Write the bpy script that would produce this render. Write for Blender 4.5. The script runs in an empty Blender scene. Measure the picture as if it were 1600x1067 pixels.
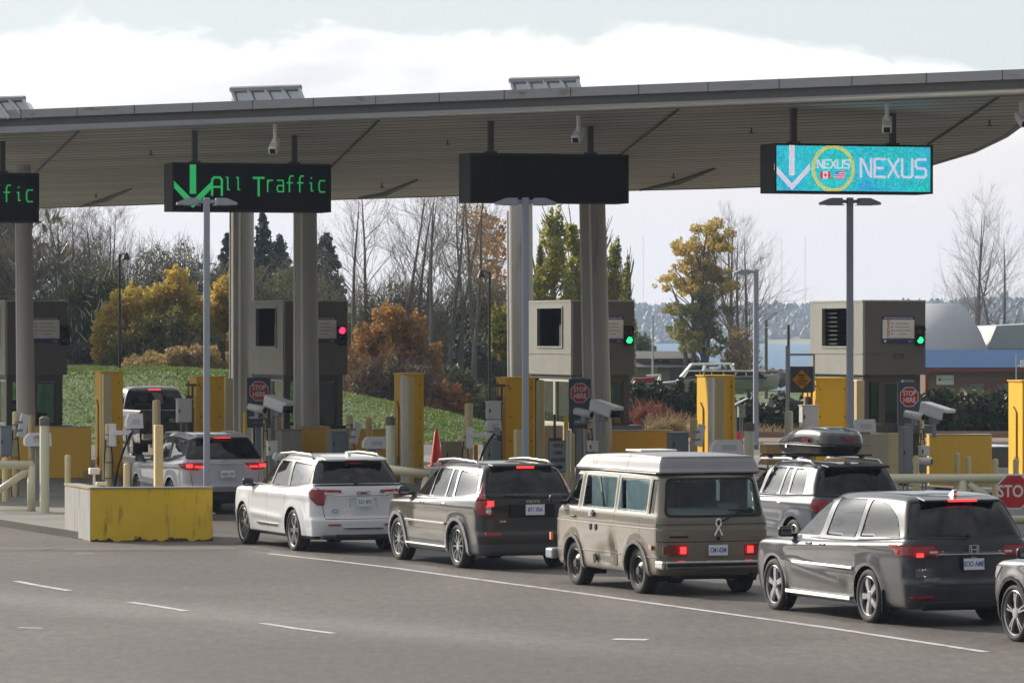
import bpy, bmesh, math, random
import numpy as np
from mathutils import Vector, Matrix
R = math.radians
S = bpy.context.scene
COL = S.collection
# ---------------------------------------------------------------- camera, light, exposure
FPX, HOR, CH = 7000.0, 520.0, 3.85
HAZE_D = .00018
cd = bpy.data.cameras.new("camera"); cam = bpy.data.objects.new("camera", cd); COL.objects.link(cam)
cd.sensor_width = 36; cd.lens = FPX/1600*36; cd.clip_start = 1; cd.clip_end = 20000
cam.location = (0, 0, CH); cam.rotation_euler = (math.pi/2-(533.5-HOR)/FPX, 0, 0)
S.camera = cam
SUN_AZ, SUN_EL = R(-44), R(25)
sd = Vector((math.sin(SUN_AZ)*math.cos(SUN_EL), math.cos(SUN_AZ)*math.cos(SUN_EL), math.sin(SUN_EL)))
ld = bpy.data.lights.new("sun", 'SUN'); sun = bpy.data.objects.new("sun", ld); COL.objects.link(sun)
ld.energy = 5.0; ld.angle = R(0.6); ld.color = (1, .90, .76)
sun.rotation_euler = sd.to_track_quat('Z', 'Y').to_euler(); sun.location = (-60, 60, 60)
W = bpy.data.worlds.new("World"); S.world = W; W.use_nodes = True
nt = W.node_tree; nt.nodes.clear()
def N(nt, t, **k):
    n = nt.nodes.new(t)
    for a, b in k.items():
        if a == 'ins':
            for i, v in b.items(): n.inputs[i].default_value = v
        else: setattr(n, a, b)
    return n
def L(nt, a, b): nt.links.new(a, b)
sky = N(nt, 'ShaderNodeTexSky', sky_type='NISHITA', sun_disc=False, sun_elevation=SUN_EL, sun_rotation=SUN_AZ)
sky.dust_density = 1.6; sky.ozone_density = 1.0
tc = N(nt, 'ShaderNodeTexCoord'); sx = N(nt, 'ShaderNodeSeparateXYZ'); L(nt, tc.outputs['Generated'], sx.inputs[0])
def M(op, a, b_=None, c=None):
    n = N(nt, 'ShaderNodeMath', operation=op)
    for i, v in enumerate((a, b_, c)):
        if v is None: continue
        if isinstance(v, (int, float)): n.inputs[i].default_value = v
        else: L(nt, v, n.inputs[i])
    return n.outputs[0]
def cloud_noise(scale, loc, det, rough, dist=.3):
    mp = N(nt, 'ShaderNodeMapping'); mp.inputs['Scale'].default_value = scale; mp.inputs['Location'].default_value = loc; L(nt, tc.outputs['Generated'], mp.inputs[0])
    n = N(nt, 'ShaderNodeTexNoise', ins={'Scale': 1.0, 'Detail': det, 'Roughness': rough, 'Distortion': dist}); L(nt, mp.outputs[0], n.inputs['Vector']); return n.outputs[0]
def ramp(v, a, b_, ca=(0, 0, 0, 1), cb=(1, 1, 1, 1)):
    r = N(nt, 'ShaderNodeValToRGB'); r.color_ramp.elements[0].position = a; r.color_ramp.elements[1].position = b_; r.color_ramp.elements[0].color = ca; r.color_ramp.elements[1].color = cb
    r.color_ramp.interpolation = 'EASE'; L(nt, v, r.inputs[0]); return r.outputs[0]
def mixc(f, a, b_):
    x = N(nt, 'ShaderNodeMix', data_type='RGBA')
    for i, v in ((0, f), (6, a), (7, b_)):
        if isinstance(v, (tuple, float)): x.inputs[i].default_value = v
        else: L(nt, v, x.inputs[i])
    return x.outputs[2]
n1 = cloud_noise((26, 26, 60), (3.1, .4, 1.7), 7, .58); n2 = cloud_noise((9, 9, 46), (7, 3, .35), 3, .5); n3 = cloud_noise((5, 5, 9), (1, 5, 2.2), 6, .55)
# bright cloud bank whose ragged top sinks towards the right; pale blue-grey veil above it
top = M('SUBTRACT', .0672, M('MULTIPLY', M('MAXIMUM', sx.outputs[0], 0), .06))
d = M('ADD', M('SUBTRACT', top, sx.outputs[2]), M('MULTIPLY', M('SUBTRACT', n1, .5), .028))
bank = ramp(M('MULTIPLY_ADD', d, 60, .5), .40, .68)
up = ramp(n3, .46, .60)                       # more broken cloud higher up
bankm = M('MAXIMUM', bank, M('MULTIPLY', up, ramp(M('MULTIPLY', sx.outputs[2], 4), .34, .62)))
low = ramp(M('MULTIPLY', sx.outputs[2], 10), .38, .56)   # cloud texture fades out towards the horizon
under = M('MULTIPLY', ramp(n2, .50, .64), low)
white = mixc(under, (10.8, 10.7, 10.6, 1), (8.3, 8.2, 8.25, 1))
white2 = mixc(low, (8.9, 8.4, 8.2, 1), white)
veil = mixc(.84, sky.outputs[0], (7.3, 7.85, 8.0, 1))
class _O: pass
sunh = M('ADD', M('MULTIPLY', sx.outputs[0], math.sin(SUN_AZ)*math.cos(SUN_EL)), M('ADD', M('MULTIPLY', sx.outputs[1], math.cos(SUN_AZ)*math.cos(SUN_EL)), M('MULTIPLY', sx.outputs[2], math.sin(SUN_EL))))
mrn = N(nt, 'ShaderNodeMapRange', interpolation_type='SMOOTHSTEP', ins={'From Min': -.75, 'From Max': .60, 'To Min': .36, 'To Max': 1.0}); L(nt, sunh, mrn.inputs[0])
glow = M('ADD', M('MULTIPLY', M('POWER', M('MAXIMUM', sunh, 0), 70), 7.0), M('MULTIPLY', M('POWER', M('MAXIMUM', sunh, 0), 8), .25))      # the sky brightens around the veiled sun, left of the frame
fac = M('ADD', mrn.outputs[0], glow)
vm = N(nt, 'ShaderNodeVectorMath', operation='SCALE'); L(nt, mixc(bankm, veil, white2), vm.inputs[0]); L(nt, fac, vm.inputs['Scale'])
mx = _O(); mx.outputs = {2: vm.outputs[0]}
bg = N(nt, 'ShaderNodeBackground', ins={'Strength': .1}); L(nt, mx.outputs[2], bg.inputs[0])
wo = N(nt, 'ShaderNodeOutputWorld'); L(nt, bg.outputs[0], wo.inputs[0])
S.view_settings.view_transform = 'Standard'; S.view_settings.look = 'None'; S.view_settings.exposure = .12; S.view_settings.gamma = 1
S.cycles.volume_bounces = 0
# ---------------------------------------------------------------- helpers
def P(px, py, D): return Vector(((px-800)/FPX*D, D, CH-(py-HOR)/FPX*D))
def Xat(px, D): return (px-800)/FPX*D
def Zat(py, D): return CH-(py-HOR)/FPX*D
def sst(a, b, x):
    t = min(1, max(0, (x-a)/(b-a))); return t*t*(3-2*t)
def gz(D): return .30*sst(96, 114, D)+.06*sst(118, 135, D)
PHI = R(17)
def tag(o, label=None, cat=None, group=None, kind=None):
    if label: o['label'] = label
    if cat: o['category'] = cat
    if group: o['group'] = group
    if kind: o['kind'] = kind
    return o
def empty(name, loc, rz=0, label=None, cat=None, group=None):
    o = bpy.data.objects.new(name, None); COL.objects.link(o); o.empty_display_size = .3
    o.location = loc; o.rotation_euler = (0, 0, rz); return tag(o, label, cat, group)
def link(name, me, parent=None, loc=None, rot=None):
    o = bpy.data.objects.new(name, me); COL.objects.link(o); o.parent = parent
    if loc is not None: o.location = loc
    if rot is not None: o.rotation_euler = rot
    return o
def mesh_obj(name, bm, mats, parent=None, smooth=False, loc=None, rot=None):
    me = bpy.data.meshes.new(name)
    if smooth:
        for f in bm.faces: f.smooth = True
    bmesh.ops.recalc_face_normals(bm, faces=bm.faces)
    bm.to_mesh(me); bm.free()
    for m in (mats if isinstance(mats, (list, tuple)) else [mats]): me.materials.append(m)
    return link(name, me, parent, loc, rot)
def np_mesh(name, verts, faces, mat, parent=None, smooth=False):
    """verts (n,3) float array, faces (m,k) int array"""
    me = bpy.data.meshes.new(name); k = faces.shape[1]
    me.vertices.add(len(verts)); me.vertices.foreach_set('co', verts.astype(np.float32).ravel())
    me.loops.add(faces.size); me.loops.foreach_set('vertex_index', faces.astype(np.int32).ravel())
    me.polygons.add(len(faces)); me.polygons.foreach_set('loop_start', np.arange(0, faces.size, k, dtype=np.int32))
    me.polygons.foreach_set('loop_total', np.full(len(faces), k, dtype=np.int32))
    if smooth: me.polygons.foreach_set('use_smooth', np.ones(len(faces), bool))
    me.update(calc_edges=True); me.materials.append(mat)
    return link(name, me, parent)
def bx(bm, c, s, rz=0, bev=0, mi=0, M=None):
    """box centred c with full size s"""
    r = bmesh.ops.create_cube(bm, size=1)['verts']
    bmesh.ops.scale(bm, vec=s, verts=r)
    if bev:
        es = list({e for v in r for e in v.link_edges})
        q = bmesh.ops.bevel(bm, geom=es, offset=bev, segments=2, affect='EDGES', profile=.5); r = list({v for f in q['faces'] for v in f.verts}|{v for v in r if v.is_valid})
    if rz: bmesh.ops.rotate(bm, cent=(0, 0, 0), matrix=Matrix.Rotation(rz, 3, 'Z'), verts=r)
    bmesh.ops.translate(bm, vec=c, verts=r)
    if M: bmesh.ops.transform(bm, matrix=M, verts=r)
    if mi:
        for f in {f for v in r for f in v.link_faces}: f.material_index = mi
    return r
def tube(bm, a, b, r1, r2=None, n=10, mi=0, cap=True):
    a, b = Vector(a), Vector(b); r2 = r1 if r2 is None else r2
    d = b-a; L_ = d.length; q = d.to_track_quat('Z', 'Y').to_matrix().to_4x4()
    v = bmesh.ops.create_cone(bm, cap_ends=cap, segments=n, radius1=r1, radius2=r2, depth=L_, matrix=Matrix.Translation((a+b)/2) @ q)['verts']
    if mi:
        for f in {f for x in v for f in x.link_faces}: f.material_index = mi
    return v
def sweep(bm, pts, r, n=8, mi=0):
    pts = [Vector(p) for p in pts]; rings = []
    for i, p in enumerate(pts):
        t = (pts[min(i+1, len(pts)-1)]-pts[max(i-1, 0)]).normalized(); q = t.to_track_quat('Z', 'Y')
        rr = r[i] if isinstance(r, (list, tuple)) else r
        rings.append([bm.verts.new(p+q @ Vector((rr*math.cos(2*math.pi*k/n), rr*math.sin(2*math.pi*k/n), 0))) for k in range(n)])
    for i in range(len(rings)-1):
        for k in range(n):
            f = bm.faces.new((rings[i][k], rings[i][(k+1) % n], rings[i+1][(k+1) % n], rings[i+1][k])); f.material_index = mi
    for rg in (rings[0], rings[-1]):
        f = bm.faces.new(rg); f.material_index = mi
def prism(bm, poly, h0, h1, plane='XY', mi=0):
    """extrude 2-D polygon between h0 and h1. plane XY -> z heights, XZ -> y, YZ -> x"""
    def mk(p, h):
        return {'XY': (p[0], p[1], h), 'XZ': (p[0], h, p[1]), 'YZ': (h, p[0], p[1])}[plane]
    a = [bm.verts.new(mk(p, h0)) for p in poly]; b = [bm.verts.new(mk(p, h1)) for p in poly]
    n = len(poly); fs = [bm.faces.new(a), bm.faces.new(b)]
    for i in range(n): fs.append(bm.faces.new((a[i], a[(i+1) % n], b[(i+1) % n], b[i])))
    for f in fs: f.material_index = mi
    return a+b
def lathe(bm, prof, n=32, axis='Y', mi=0, closed=False):
    """prof = list of (radius, axial). around Y axis"""
    rings = []
    for r, a in prof:
        rings.append([bm.verts.new((r*math.cos(2*math.pi*k/n), a, r*math.sin(2*math.pi*k/n)) if axis == 'Y' else (r*math.cos(2*math.pi*k/n), r*math.sin(2*math.pi*k/n), a)) for k in range(n)])
    m = len(rings)
    for i in range(m if closed else m-1):
        for k in range(n):
            f = bm.faces.new((rings[i][k], rings[i][(k+1) % n], rings[(i+1) % m][(k+1) % n], rings[(i+1) % m][k])); f.material_index = mi
    return rings
FONTS = {}
def text_mesh(s, size, ext=.002, sx=1.0, space=1.0, bold=0.0):
    cu = bpy.data.curves.new('txt', 'FONT'); cu.body = s; cu.size = size; cu.extrude = ext; cu.align_x = 'CENTER'; cu.align_y = 'CENTER'
    cu.space_character = space; cu.offset = bold; cu.resolution_u = 3; cu.space_line = .95
    o = bpy.data.objects.new('txt', cu); COL.objects.link(o)
    bpy.context.view_layer.update()
    me = bpy.data.meshes.new_from_object(o.evaluated_get(bpy.context.evaluated_depsgraph_get()))
    bpy.data.objects.remove(o); bpy.data.curves.remove(cu)
    if sx != 1: me.transform(Matrix.Diagonal((sx, 1, 1, 1)))
    return me
def text(name, s, size, mat, parent, loc, rz=0, tilt=0, **k):
    """upright text; faces -Y when rz=0"""
    me = text_mesh(s, size, **k); me.name = name; me.materials.clear(); me.materials.append(mat)
    o = link(name, me, parent, loc, (math.pi/2+tilt, 0, rz)); return o
# ---------------------------------------------------------------- materials
MATS = {}
def mat(name, col=(.5, .5, .5), rough=.6, metal=0, coat=0, coatr=.05, emit=None, es=0, noise=None, bump=None, spec=.5, alt=None, streak=None, trans=0):
    """noise=(scale, amount) mixes col with alt; bump=(scale, strength, dist)"""
    if name in MATS: return MATS[name]
    m = bpy.data.materials.new(name); m.use_nodes = True; nt = m.node_tree; b = nt.nodes['Principled BSDF']
    b.inputs['Base Color'].default_value = (*col, 1); b.inputs['Roughness'].default_value = rough; b.inputs['Metallic'].default_value = metal
    b.inputs['Coat Weight'].default_value = coat; b.inputs['Coat Roughness'].default_value = coatr; b.inputs['Specular IOR Level'].default_value = spec
    if emit: b.inputs['Emission Color'].default_value = (*emit, 1); b.inputs['Emission Strength'].default_value = es
    tcn = None
    if noise or bump or streak: tcn = N(nt, 'ShaderNodeTexCoord')
    last = None
    if noise:
        alt = alt or tuple(c*.6 for c in col)
        n = N(nt, 'ShaderNodeTexNoise', ins={'Scale': noise[0], 'Detail': 6, 'Roughness': .62}); L(nt, tcn.outputs['Object'], n.inputs['Vector'])
        r = N(nt, 'ShaderNodeValToRGB'); r.color_ramp.elements[0].position = .5-.22; r.color_ramp.elements[1].position = .5+.22
        x = N(nt, 'ShaderNodeMix', data_type='RGBA'); L(nt, n.outputs[0], r.inputs[0])
        mu = N(nt, 'ShaderNodeMath', operation='MULTIPLY'); L(nt, r.outputs[0], mu.inputs[0]); mu.inputs[1].default_value = noise[1]
        L(nt, mu.outputs[0], x.inputs[0]); x.inputs[6].default_value = (*col, 1); x.inputs[7].default_value = (*alt, 1); last = x.outputs[2]
        L(nt, last, b.inputs['Base Color'])
    if streak:   # streak=(xyz scale tuple, threshold, colour)
        mpn = N(nt, 'ShaderNodeMapping'); mpn.inputs['Scale'].default_value = streak[0]; L(nt, tcn.outputs['Object'], mpn.inputs[0])
        n = N(nt, 'ShaderNodeTexNoise', ins={'Scale': 1, 'Detail': 5, 'Roughness': .65}); L(nt, mpn.outputs[0], n.inputs['Vector'])
        r = N(nt, 'ShaderNodeValToRGB'); r.color_ramp.elements[0].position = streak[1]; r.color_ramp.elements[1].position = streak[1]+.16
        L(nt, n.outputs[0], r.inputs[0]); x = N(nt, 'ShaderNodeMix', data_type='RGBA'); L(nt, r.outputs[0], x.inputs[0])
        if last: L(nt, last, x.inputs[6])
        else: x.inputs[6].default_value = (*col, 1)
        x.inputs[7].default_value = (*streak[2], 1); last = x.outputs[2]; L(nt, last, b.inputs['Base Color'])
    if bump:
        n = N(nt, 'ShaderNodeTexNoise', ins={'Scale': bump[0], 'Detail': 4}); L(nt, tcn.outputs['Object'], n.inputs['Vector'])
        bu = N(nt, 'ShaderNodeBump', ins={'Strength': bump[1], 'Distance': bump[2]}); L(nt, n.outputs[0], bu.inputs['Height']); L(nt, bu.outputs[0], b.inputs['Normal'])
    MATS[name] = m; return m
def paint(name, col, metal=.0, rough=.35, dirt=.25):
    if name in MATS: return MATS[name]
    m = mat(name, col, max(rough, .42), metal*.6, coat=.75, coatr=.05, noise=(1.1, dirt), alt=tuple(c*.85+.006 for c in col), spec=.3)
    # road dust thrown up over the sills and bumpers
    nt = m.node_tree; b = nt.nodes['Principled BSDF']; src = b.inputs['Base Color'].links[0].from_socket; t = N(nt, 'ShaderNodeTexCoord'); s = N(nt, 'ShaderNodeSeparateXYZ'); L(nt, t.outputs['Object'], s.inputs[0])
    mr = N(nt, 'ShaderNodeMapRange', interpolation_type='SMOOTHSTEP', ins={'From Min': .22, 'From Max': .75, 'To Min': .38, 'To Max': 0}); L(nt, s.outputs[2], mr.inputs[0])
    n = N(nt, 'ShaderNodeTexNoise', ins={'Scale': 5, 'Detail': 6, 'Roughness': .7}); L(nt, t.outputs['Object'], n.inputs['Vector'])
    mu = N(nt, 'ShaderNodeMath', operation='MULTIPLY'); L(nt, mr.outputs[0], mu.inputs[0]); L(nt, n.outputs[0], mu.inputs[1])
    x = N(nt, 'ShaderNodeMix', data_type='RGBA'); L(nt, mu.outputs[0], x.inputs[0]); L(nt, src, x.inputs[6]); x.inputs[7].default_value = (.15, .13, .11, 1); L(nt, x.outputs[2], b.inputs['Base Color'])
    sb = N(nt, 'ShaderNodeMath', operation='SUBTRACT'); sb.inputs[0].default_value = .75; L(nt, mu.outputs[0], sb.inputs[1]); L(nt, sb.outputs[0], b.inputs['Coat Weight'])
    return m
def glass(name, t, tint=(1, 1, 1)):
    if name in MATS: return MATS[name]
    m = bpy.data.materials.new(name); m.use_nodes = True; nt = m.node_tree; nt.nodes.clear()
    fr = N(nt, 'ShaderNodeFresnel', ins={'IOR': 1.52}); tr = N(nt, 'ShaderNodeBsdfTransparent'); tr.inputs[0].default_value = (t*tint[0], t*tint[1], t*tint[2], 1)
    gl = N(nt, 'ShaderNodeBsdfGlossy', ins={'Roughness': .03}); gl.inputs[0].default_value = (1, 1, 1, 1)
    x = N(nt, 'ShaderNodeMixShader'); L(nt, fr.outputs[0], x.inputs[0]); L(nt, tr.outputs[0], x.inputs[1]); L(nt, gl.outputs[0], x.inputs[2])
    o = N(nt, 'ShaderNodeOutputMaterial'); L(nt, x.outputs[0], o.inputs[0]); MATS[name] = m; return m
def foliage(name, c1, c2, c3=None, scale=1.2, tr=.45):
    if name in MATS: return MATS[name]
    m = bpy.data.materials.new(name); m.use_nodes = True; nt = m.node_tree; b = nt.nodes['Principled BSDF']; b.inputs['Roughness'].default_value = .55
    b.inputs['Specular IOR Level'].default_value = .3
    tcn = N(nt, 'ShaderNodeTexCoord'); n = N(nt, 'ShaderNodeTexNoise', ins={'Scale': scale, 'Detail': 5, 'Roughness': .7}); L(nt, tcn.outputs['Object'], n.inputs['Vector'])
    r = N(nt, 'ShaderNodeValToRGB'); e = r.color_ramp.elements; e[0].position = .36; e[0].color = (*c1, 1); e[1].position = .62; e[1].color = (*(c3 or c2), 1)
    if c3: k = e.new(.5); k.color = (*c2, 1)
    L(nt, n.outputs[0], r.inputs[0]); L(nt, r.outputs[0], b.inputs['Base Color'])
    t = N(nt, 'ShaderNodeBsdfTranslucent'); L(nt, r.outputs[0], t.inputs[0])
    x = N(nt, 'ShaderNodeMixShader'); x.inputs[0].default_value = tr; o = nt.nodes['Material Output']
    L(nt, b.outputs[0], x.inputs[1]); L(nt, t.outputs[0], x.inputs[2]); L(nt, x.outputs[0], o.inputs[0]); MATS[name] = m; return m
BLACK = mat('black_plastic', (.010, .010, .011), .5, spec=.3)
RUBBER = mat('rubber', (.018, .018, .019), .8, noise=(9, .5), alt=(.05, .048, .045))
CHROME = mat('chrome', (.75, .76, .78), .12, 1)
ALLOY = mat('alloy', (.40, .40, .41), .32, .85)
DARKM = mat('dark_metal', (.05, .05, .055), .4, .6)
REDL = mat('red_lens', (.26, .006, .012), .12, coat=.6)
REDON = mat('red_lamp_lit', (.5, .01, .01), .2, emit=(1, .03, .03), es=2.6)
CLEARL = mat('clear_lens', (.7, .7, .72), .1, .3, coat=.8)
AMBER = mat('amber_lens', (.8, .2, .02), .15, coat=.5)
PLATE = mat('plate_white', (.72, .74, .78), .4)
PLBLUE = mat('plate_blue', (.05, .1, .42), .5)
PLGREEN = mat('plate_green', (.05, .3, .25), .5)
SEAT = mat('seat_cloth', (.03, .03, .032), .9)
WHITE = mat('white_painted', (.84, .84, .86), .4, noise=(6, .3), alt=(.6, .6, .58))
GREYM = mat('grey_metal', (.30, .32, .35), .5, .2, noise=(5, .4), alt=(.22, .24, .26))
CREAM = mat('cream_paint', (.74, .60, .32), .6, noise=(4, .55), alt=(.50, .43, .27), streak=((5, 5, .8), .66, (.34, .28, .18)))
PALE = mat('pale_paint', (.62, .60, .42), .6, noise=(3, .6), alt=(.58, .62, .50), streak=((7, 7, 1.0), .64, (.40, .30, .17)))
YEL = mat('yellow_paint', (.94, .56, .006), .5, noise=(2.5, .5), alt=(.82, .48, .01), streak=((8, 8, .7), .67, (.32, .17, .03)))
OCH = mat('ochre_wall', (.84, .50, .05), .75, noise=(3, .5), alt=(.74, .45, .07), streak=((4, 4, 1.0), .66, (.36, .23, .07)))
CONC = mat('concrete', (.46, .43, .38), .85, noise=(3, .7), alt=(.34, .32, .28), bump=(30, .25, .01), streak=((6, 6, .9), .6, (.22, .20, .17)))
# ---------------------------------------------------------------- car builder
def pchip(xs, ys, q):
    xs = np.array(xs, float); ys = np.array(ys, float); h = np.diff(xs); d = np.diff(ys)/h; m = np.zeros(len(xs))
    for i in range(1, len(xs)-1):
        if d[i-1]*d[i] > 0: m[i] = 2*d[i-1]*d[i]/(d[i-1]+d[i])
    m[0] = d[0]; m[-1] = d[-1]
    i = np.clip(np.searchsorted(xs, q)-1, 0, len(h)-1); t = (q-xs[i])/h[i]
    return (2*t**3-3*t**2+1)*ys[i]+(t**3-2*t**2+t)*h[i]*m[i]+(-2*t**3+3*t**2)*ys[i+1]+(t**3-t**2)*h[i]*m[i+1]
KEYS = ['zf', 'zm', 'zr', 'xf', 'xr', 'w', 'wf', 'wr', 'rfx', 'rfy', 'rrx', 'rry', 'bf', 'br']
DEF = dict(wf=.90, wr=.94, rfx=.35, rfy=.30, rrx=.16, rry=.20, bf=.12, br=.06)
def ring_pts(p, nside=56):
    wF = p['w']*p['wf']; wR = p['w']*p['wr']; o = []
    for i in range(7):
        s = i/6; o.append((p['xf']-p['bf']*s*s, s*(wF-p['rfy'])))
    cx, cy = p['xf']-p['bf']-p['rfx'], wF-p['rfy']
    for i in range(1, 7):
        a = math.pi/2*i/6; o.append((cx+p['rfx']*math.cos(a), cy+p['rfy']*math.sin(a)))
    x1 = p['xr']+p['br']+p['rrx']
    for i in range(1, nside):
        t = i/nside; x = cx+(x1-cx)*t
        y = p['w']-(p['w']-wF)*max(0, 1-t/.4)**2-(p['w']-wR)*max(0, (t-.55)/.45)**2; o.append((x, y))
    cy = wR-p['rry']
    for i in range(0, 8):
        a = math.pi/2*(1-i/7); o.append((x1-p['rrx']*math.cos(a), cy+p['rry']*math.sin(a)))
    for i in range(1, 9):
        s = 1-i/8; o.append((p['xr']+p['br']*s*s, s*cy))
    u = []
    for x, y in o:
        t = (x-p['xr'])/(p['xf']-p['xr'])
        z = p['zr']*(1-t)*(1-2*t)+4*p['zm']*t*(1-t)+p['zf']*t*(2*t-1)
        u.append((x, y, z))
    return u
def loft(rings, sub=5, disp=None):
    full = [{**DEF, **r} for r in rings]
    for r in full:
        if 'z' in r:
            r.setdefault('zf', r['z']); r.setdefault('zr', r['z']); r.setdefault('zm', (r['zf']+r['zr'])/2)
        r.setdefault('zm', (r['zf']+r['zr'])/2)
    s = [0]
    for a, b in zip(full, full[1:]):
        s.append(s[-1]+max(.01, math.sqrt((a['zr']-b['zr'])**2+(a['zm']-b['zm'])**2+(a['w']-b['w'])**2+.15*(a['xf']-b['xf'])**2+.3*(a['xr']-b['xr'])**2)))
    q = []
    for i in range(len(s)-1):
        k = max(1, min(sub*2, int(math.ceil((s[i+1]-s[i])/.055))))
        q += [s[i]+(s[i+1]-s[i])*j/k for j in range(k)]
    q.append(s[-1]); q = np.array(q)
    arr = {k: pchip(s, [r[k] for r in full], q) for k in KEYS}
    bm = bmesh.new(); RL, RR = [], []
    for i in range(len(q)):
        pts = ring_pts({k: arr[k][i] for k in KEYS}); l, r = [], []
        for x, y, z in pts:
            if disp: x, y, z = disp(x, y, z)
            vl = bm.verts.new((x, y, z)); l.append(vl); r.append(vl if abs(y) < 1e-6 else bm.verts.new((x, -y, z)))
        RL.append(l); RR.append(r)
    def quad(*v):
        u = []
        for a in v:
            if a not in u: u.append(a)
        if len(u) > 2:
            try: f = bm.faces.new(u); f.smooth = True
            except ValueError: pass
    n = len(RL[0])
    for i in range(len(RL)-1):
        for j in range(n-1):
            quad(RL[i][j], RL[i][j+1], RL[i+1][j+1], RL[i+1][j]); quad(RR[i][j], RR[i+1][j], RR[i+1][j+1], RR[i][j+1])
    for k in (0, -1):
        for j in range(n-1): quad(RL[k][j], RL[k][j+1], RR[k][j+1], RR[k][j])
    bmesh.ops.recalc_face_normals(bm, faces=bm.faces)
    return bm
def rpoly(pts, r=.05, n=3):
    """round the corners of a polygon"""
    o = []; m = len(pts)
    for i in range(m):
        p0, p, p1 = (Vector(pts[(i+k) % m]) for k in (-1, 0, 1))
        a = (p0-p); b = (p1-p); ra = min(r, a.length*.45); rb = min(r, b.length*.45)
        A = p+a.normalized()*ra; B = p+b.normalized()*rb
        for k in range(n+1):
            t = k/n; o.append(A*(1-t)**2+p*2*t*(1-t)+B*t*t)
    return o
def planes_of(poly, plane):
    """half-spaces (co, outward normal) of a convex polygon prism; plane 'XZ' (side view) or 'YZ' (rear view)"""
    c = sum((Vector(p) for p in poly), Vector((0, 0)))/len(poly); o = []
    for i in range(len(poly)):
        a, b = Vector(poly[i]), Vector(poly[(i+1) % len(poly)])
        if (b-a).length < 1e-5: continue
        n = Vector((b.y-a.y, -(b.x-a.x))).normalized()
        if n.dot(a-c) < 0: n = -n
        o.append((Vector((a.x, 0, a.y)), Vector((n.x, 0, n.y))) if plane == 'XZ' else (Vector((0, a.x, a.y)), Vector((0, n.x, n.y))))
    return o
def region(bm, planes, filt):
    fs = []
    for f in bm.faces:
        if not filt(f.calc_center_median(), f.normal): continue
        if any(all((v.co-c).dot(n) > 0 for v in f.verts) for c, n in planes): continue
        fs.append(f)
    for c, n in planes:
        fs = [f for f in fs if f.is_valid]
        if not fs: return []
        es = {e for f in fs for e in f.edges}; vs = {v for f in fs for v in f.verts}
        g = bmesh.ops.bisect_plane(bm, geom=fs+list(es)+list(vs), dist=1e-5, plane_co=c, plane_no=n)['geom']
        fs = [x for x in g if isinstance(x, bmesh.types.BMFace) and x.is_valid and (x.calc_center_median()-c).dot(n) < 1e-6]
    return fs
def take(bm, faces, name, mats, parent, d=0.0, delete=True, rim=True, mi=None):
    """lift faces off the body into a part of their own, displaced by d along the normals"""
    if not faces: return None
    nb = bmesh.new(); mp = {}
    for f in faces:
        f.normal_update()
    vn = {}
    for f in faces:
        for v in f.verts: vn.setdefault(v, Vector()); vn[v] = vn[v]+f.normal
    for v in vn: mp[v] = nb.verts.new(v.co+vn[v].normalized()*d)
    for f in faces:
        try: g = nb.faces.new([mp[v] for v in f.verts]); g.smooth = True
        except ValueError: pass
    if rim and d:
        fset = set(faces); low = {}
        for f in faces:
            for e in f.edges:
                if sum(1 for x in e.link_faces if x in fset) == 1:
                    a, b = e.verts
                    for v in (a, b):
                        if v not in low: low[v] = nb.verts.new(v.co-vn[v].normalized()*(.012 if d > 0 else -.002))
                    g = nb.faces.new((mp[a], mp[b], low[b], low[a])); g.smooth = False
    if delete: bmesh.ops.delete(bm, geom=faces, context='FACES')
    me = bpy.data.meshes.new(name); nb.to_mesh(me); nb.free()
    for m in (mats if isinstance(mats, (list, tuple)) else [mats]): me.materials.append(m)
    return link(name, me, parent)
def circ(cx, cz, r, n=26): return [(cx+r*math.cos(2*math.pi*k/n), cz+r*math.sin(2*math.pi*k/n)) for k in range(n)]
def side(s, y0=.4): return lambda c, n: c.y*s > y0 and n.y*s > .25
def sider(s, y0=.4): return lambda c, n: c.y*s > y0
def rear(c, n): return n.x < -.25
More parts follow.
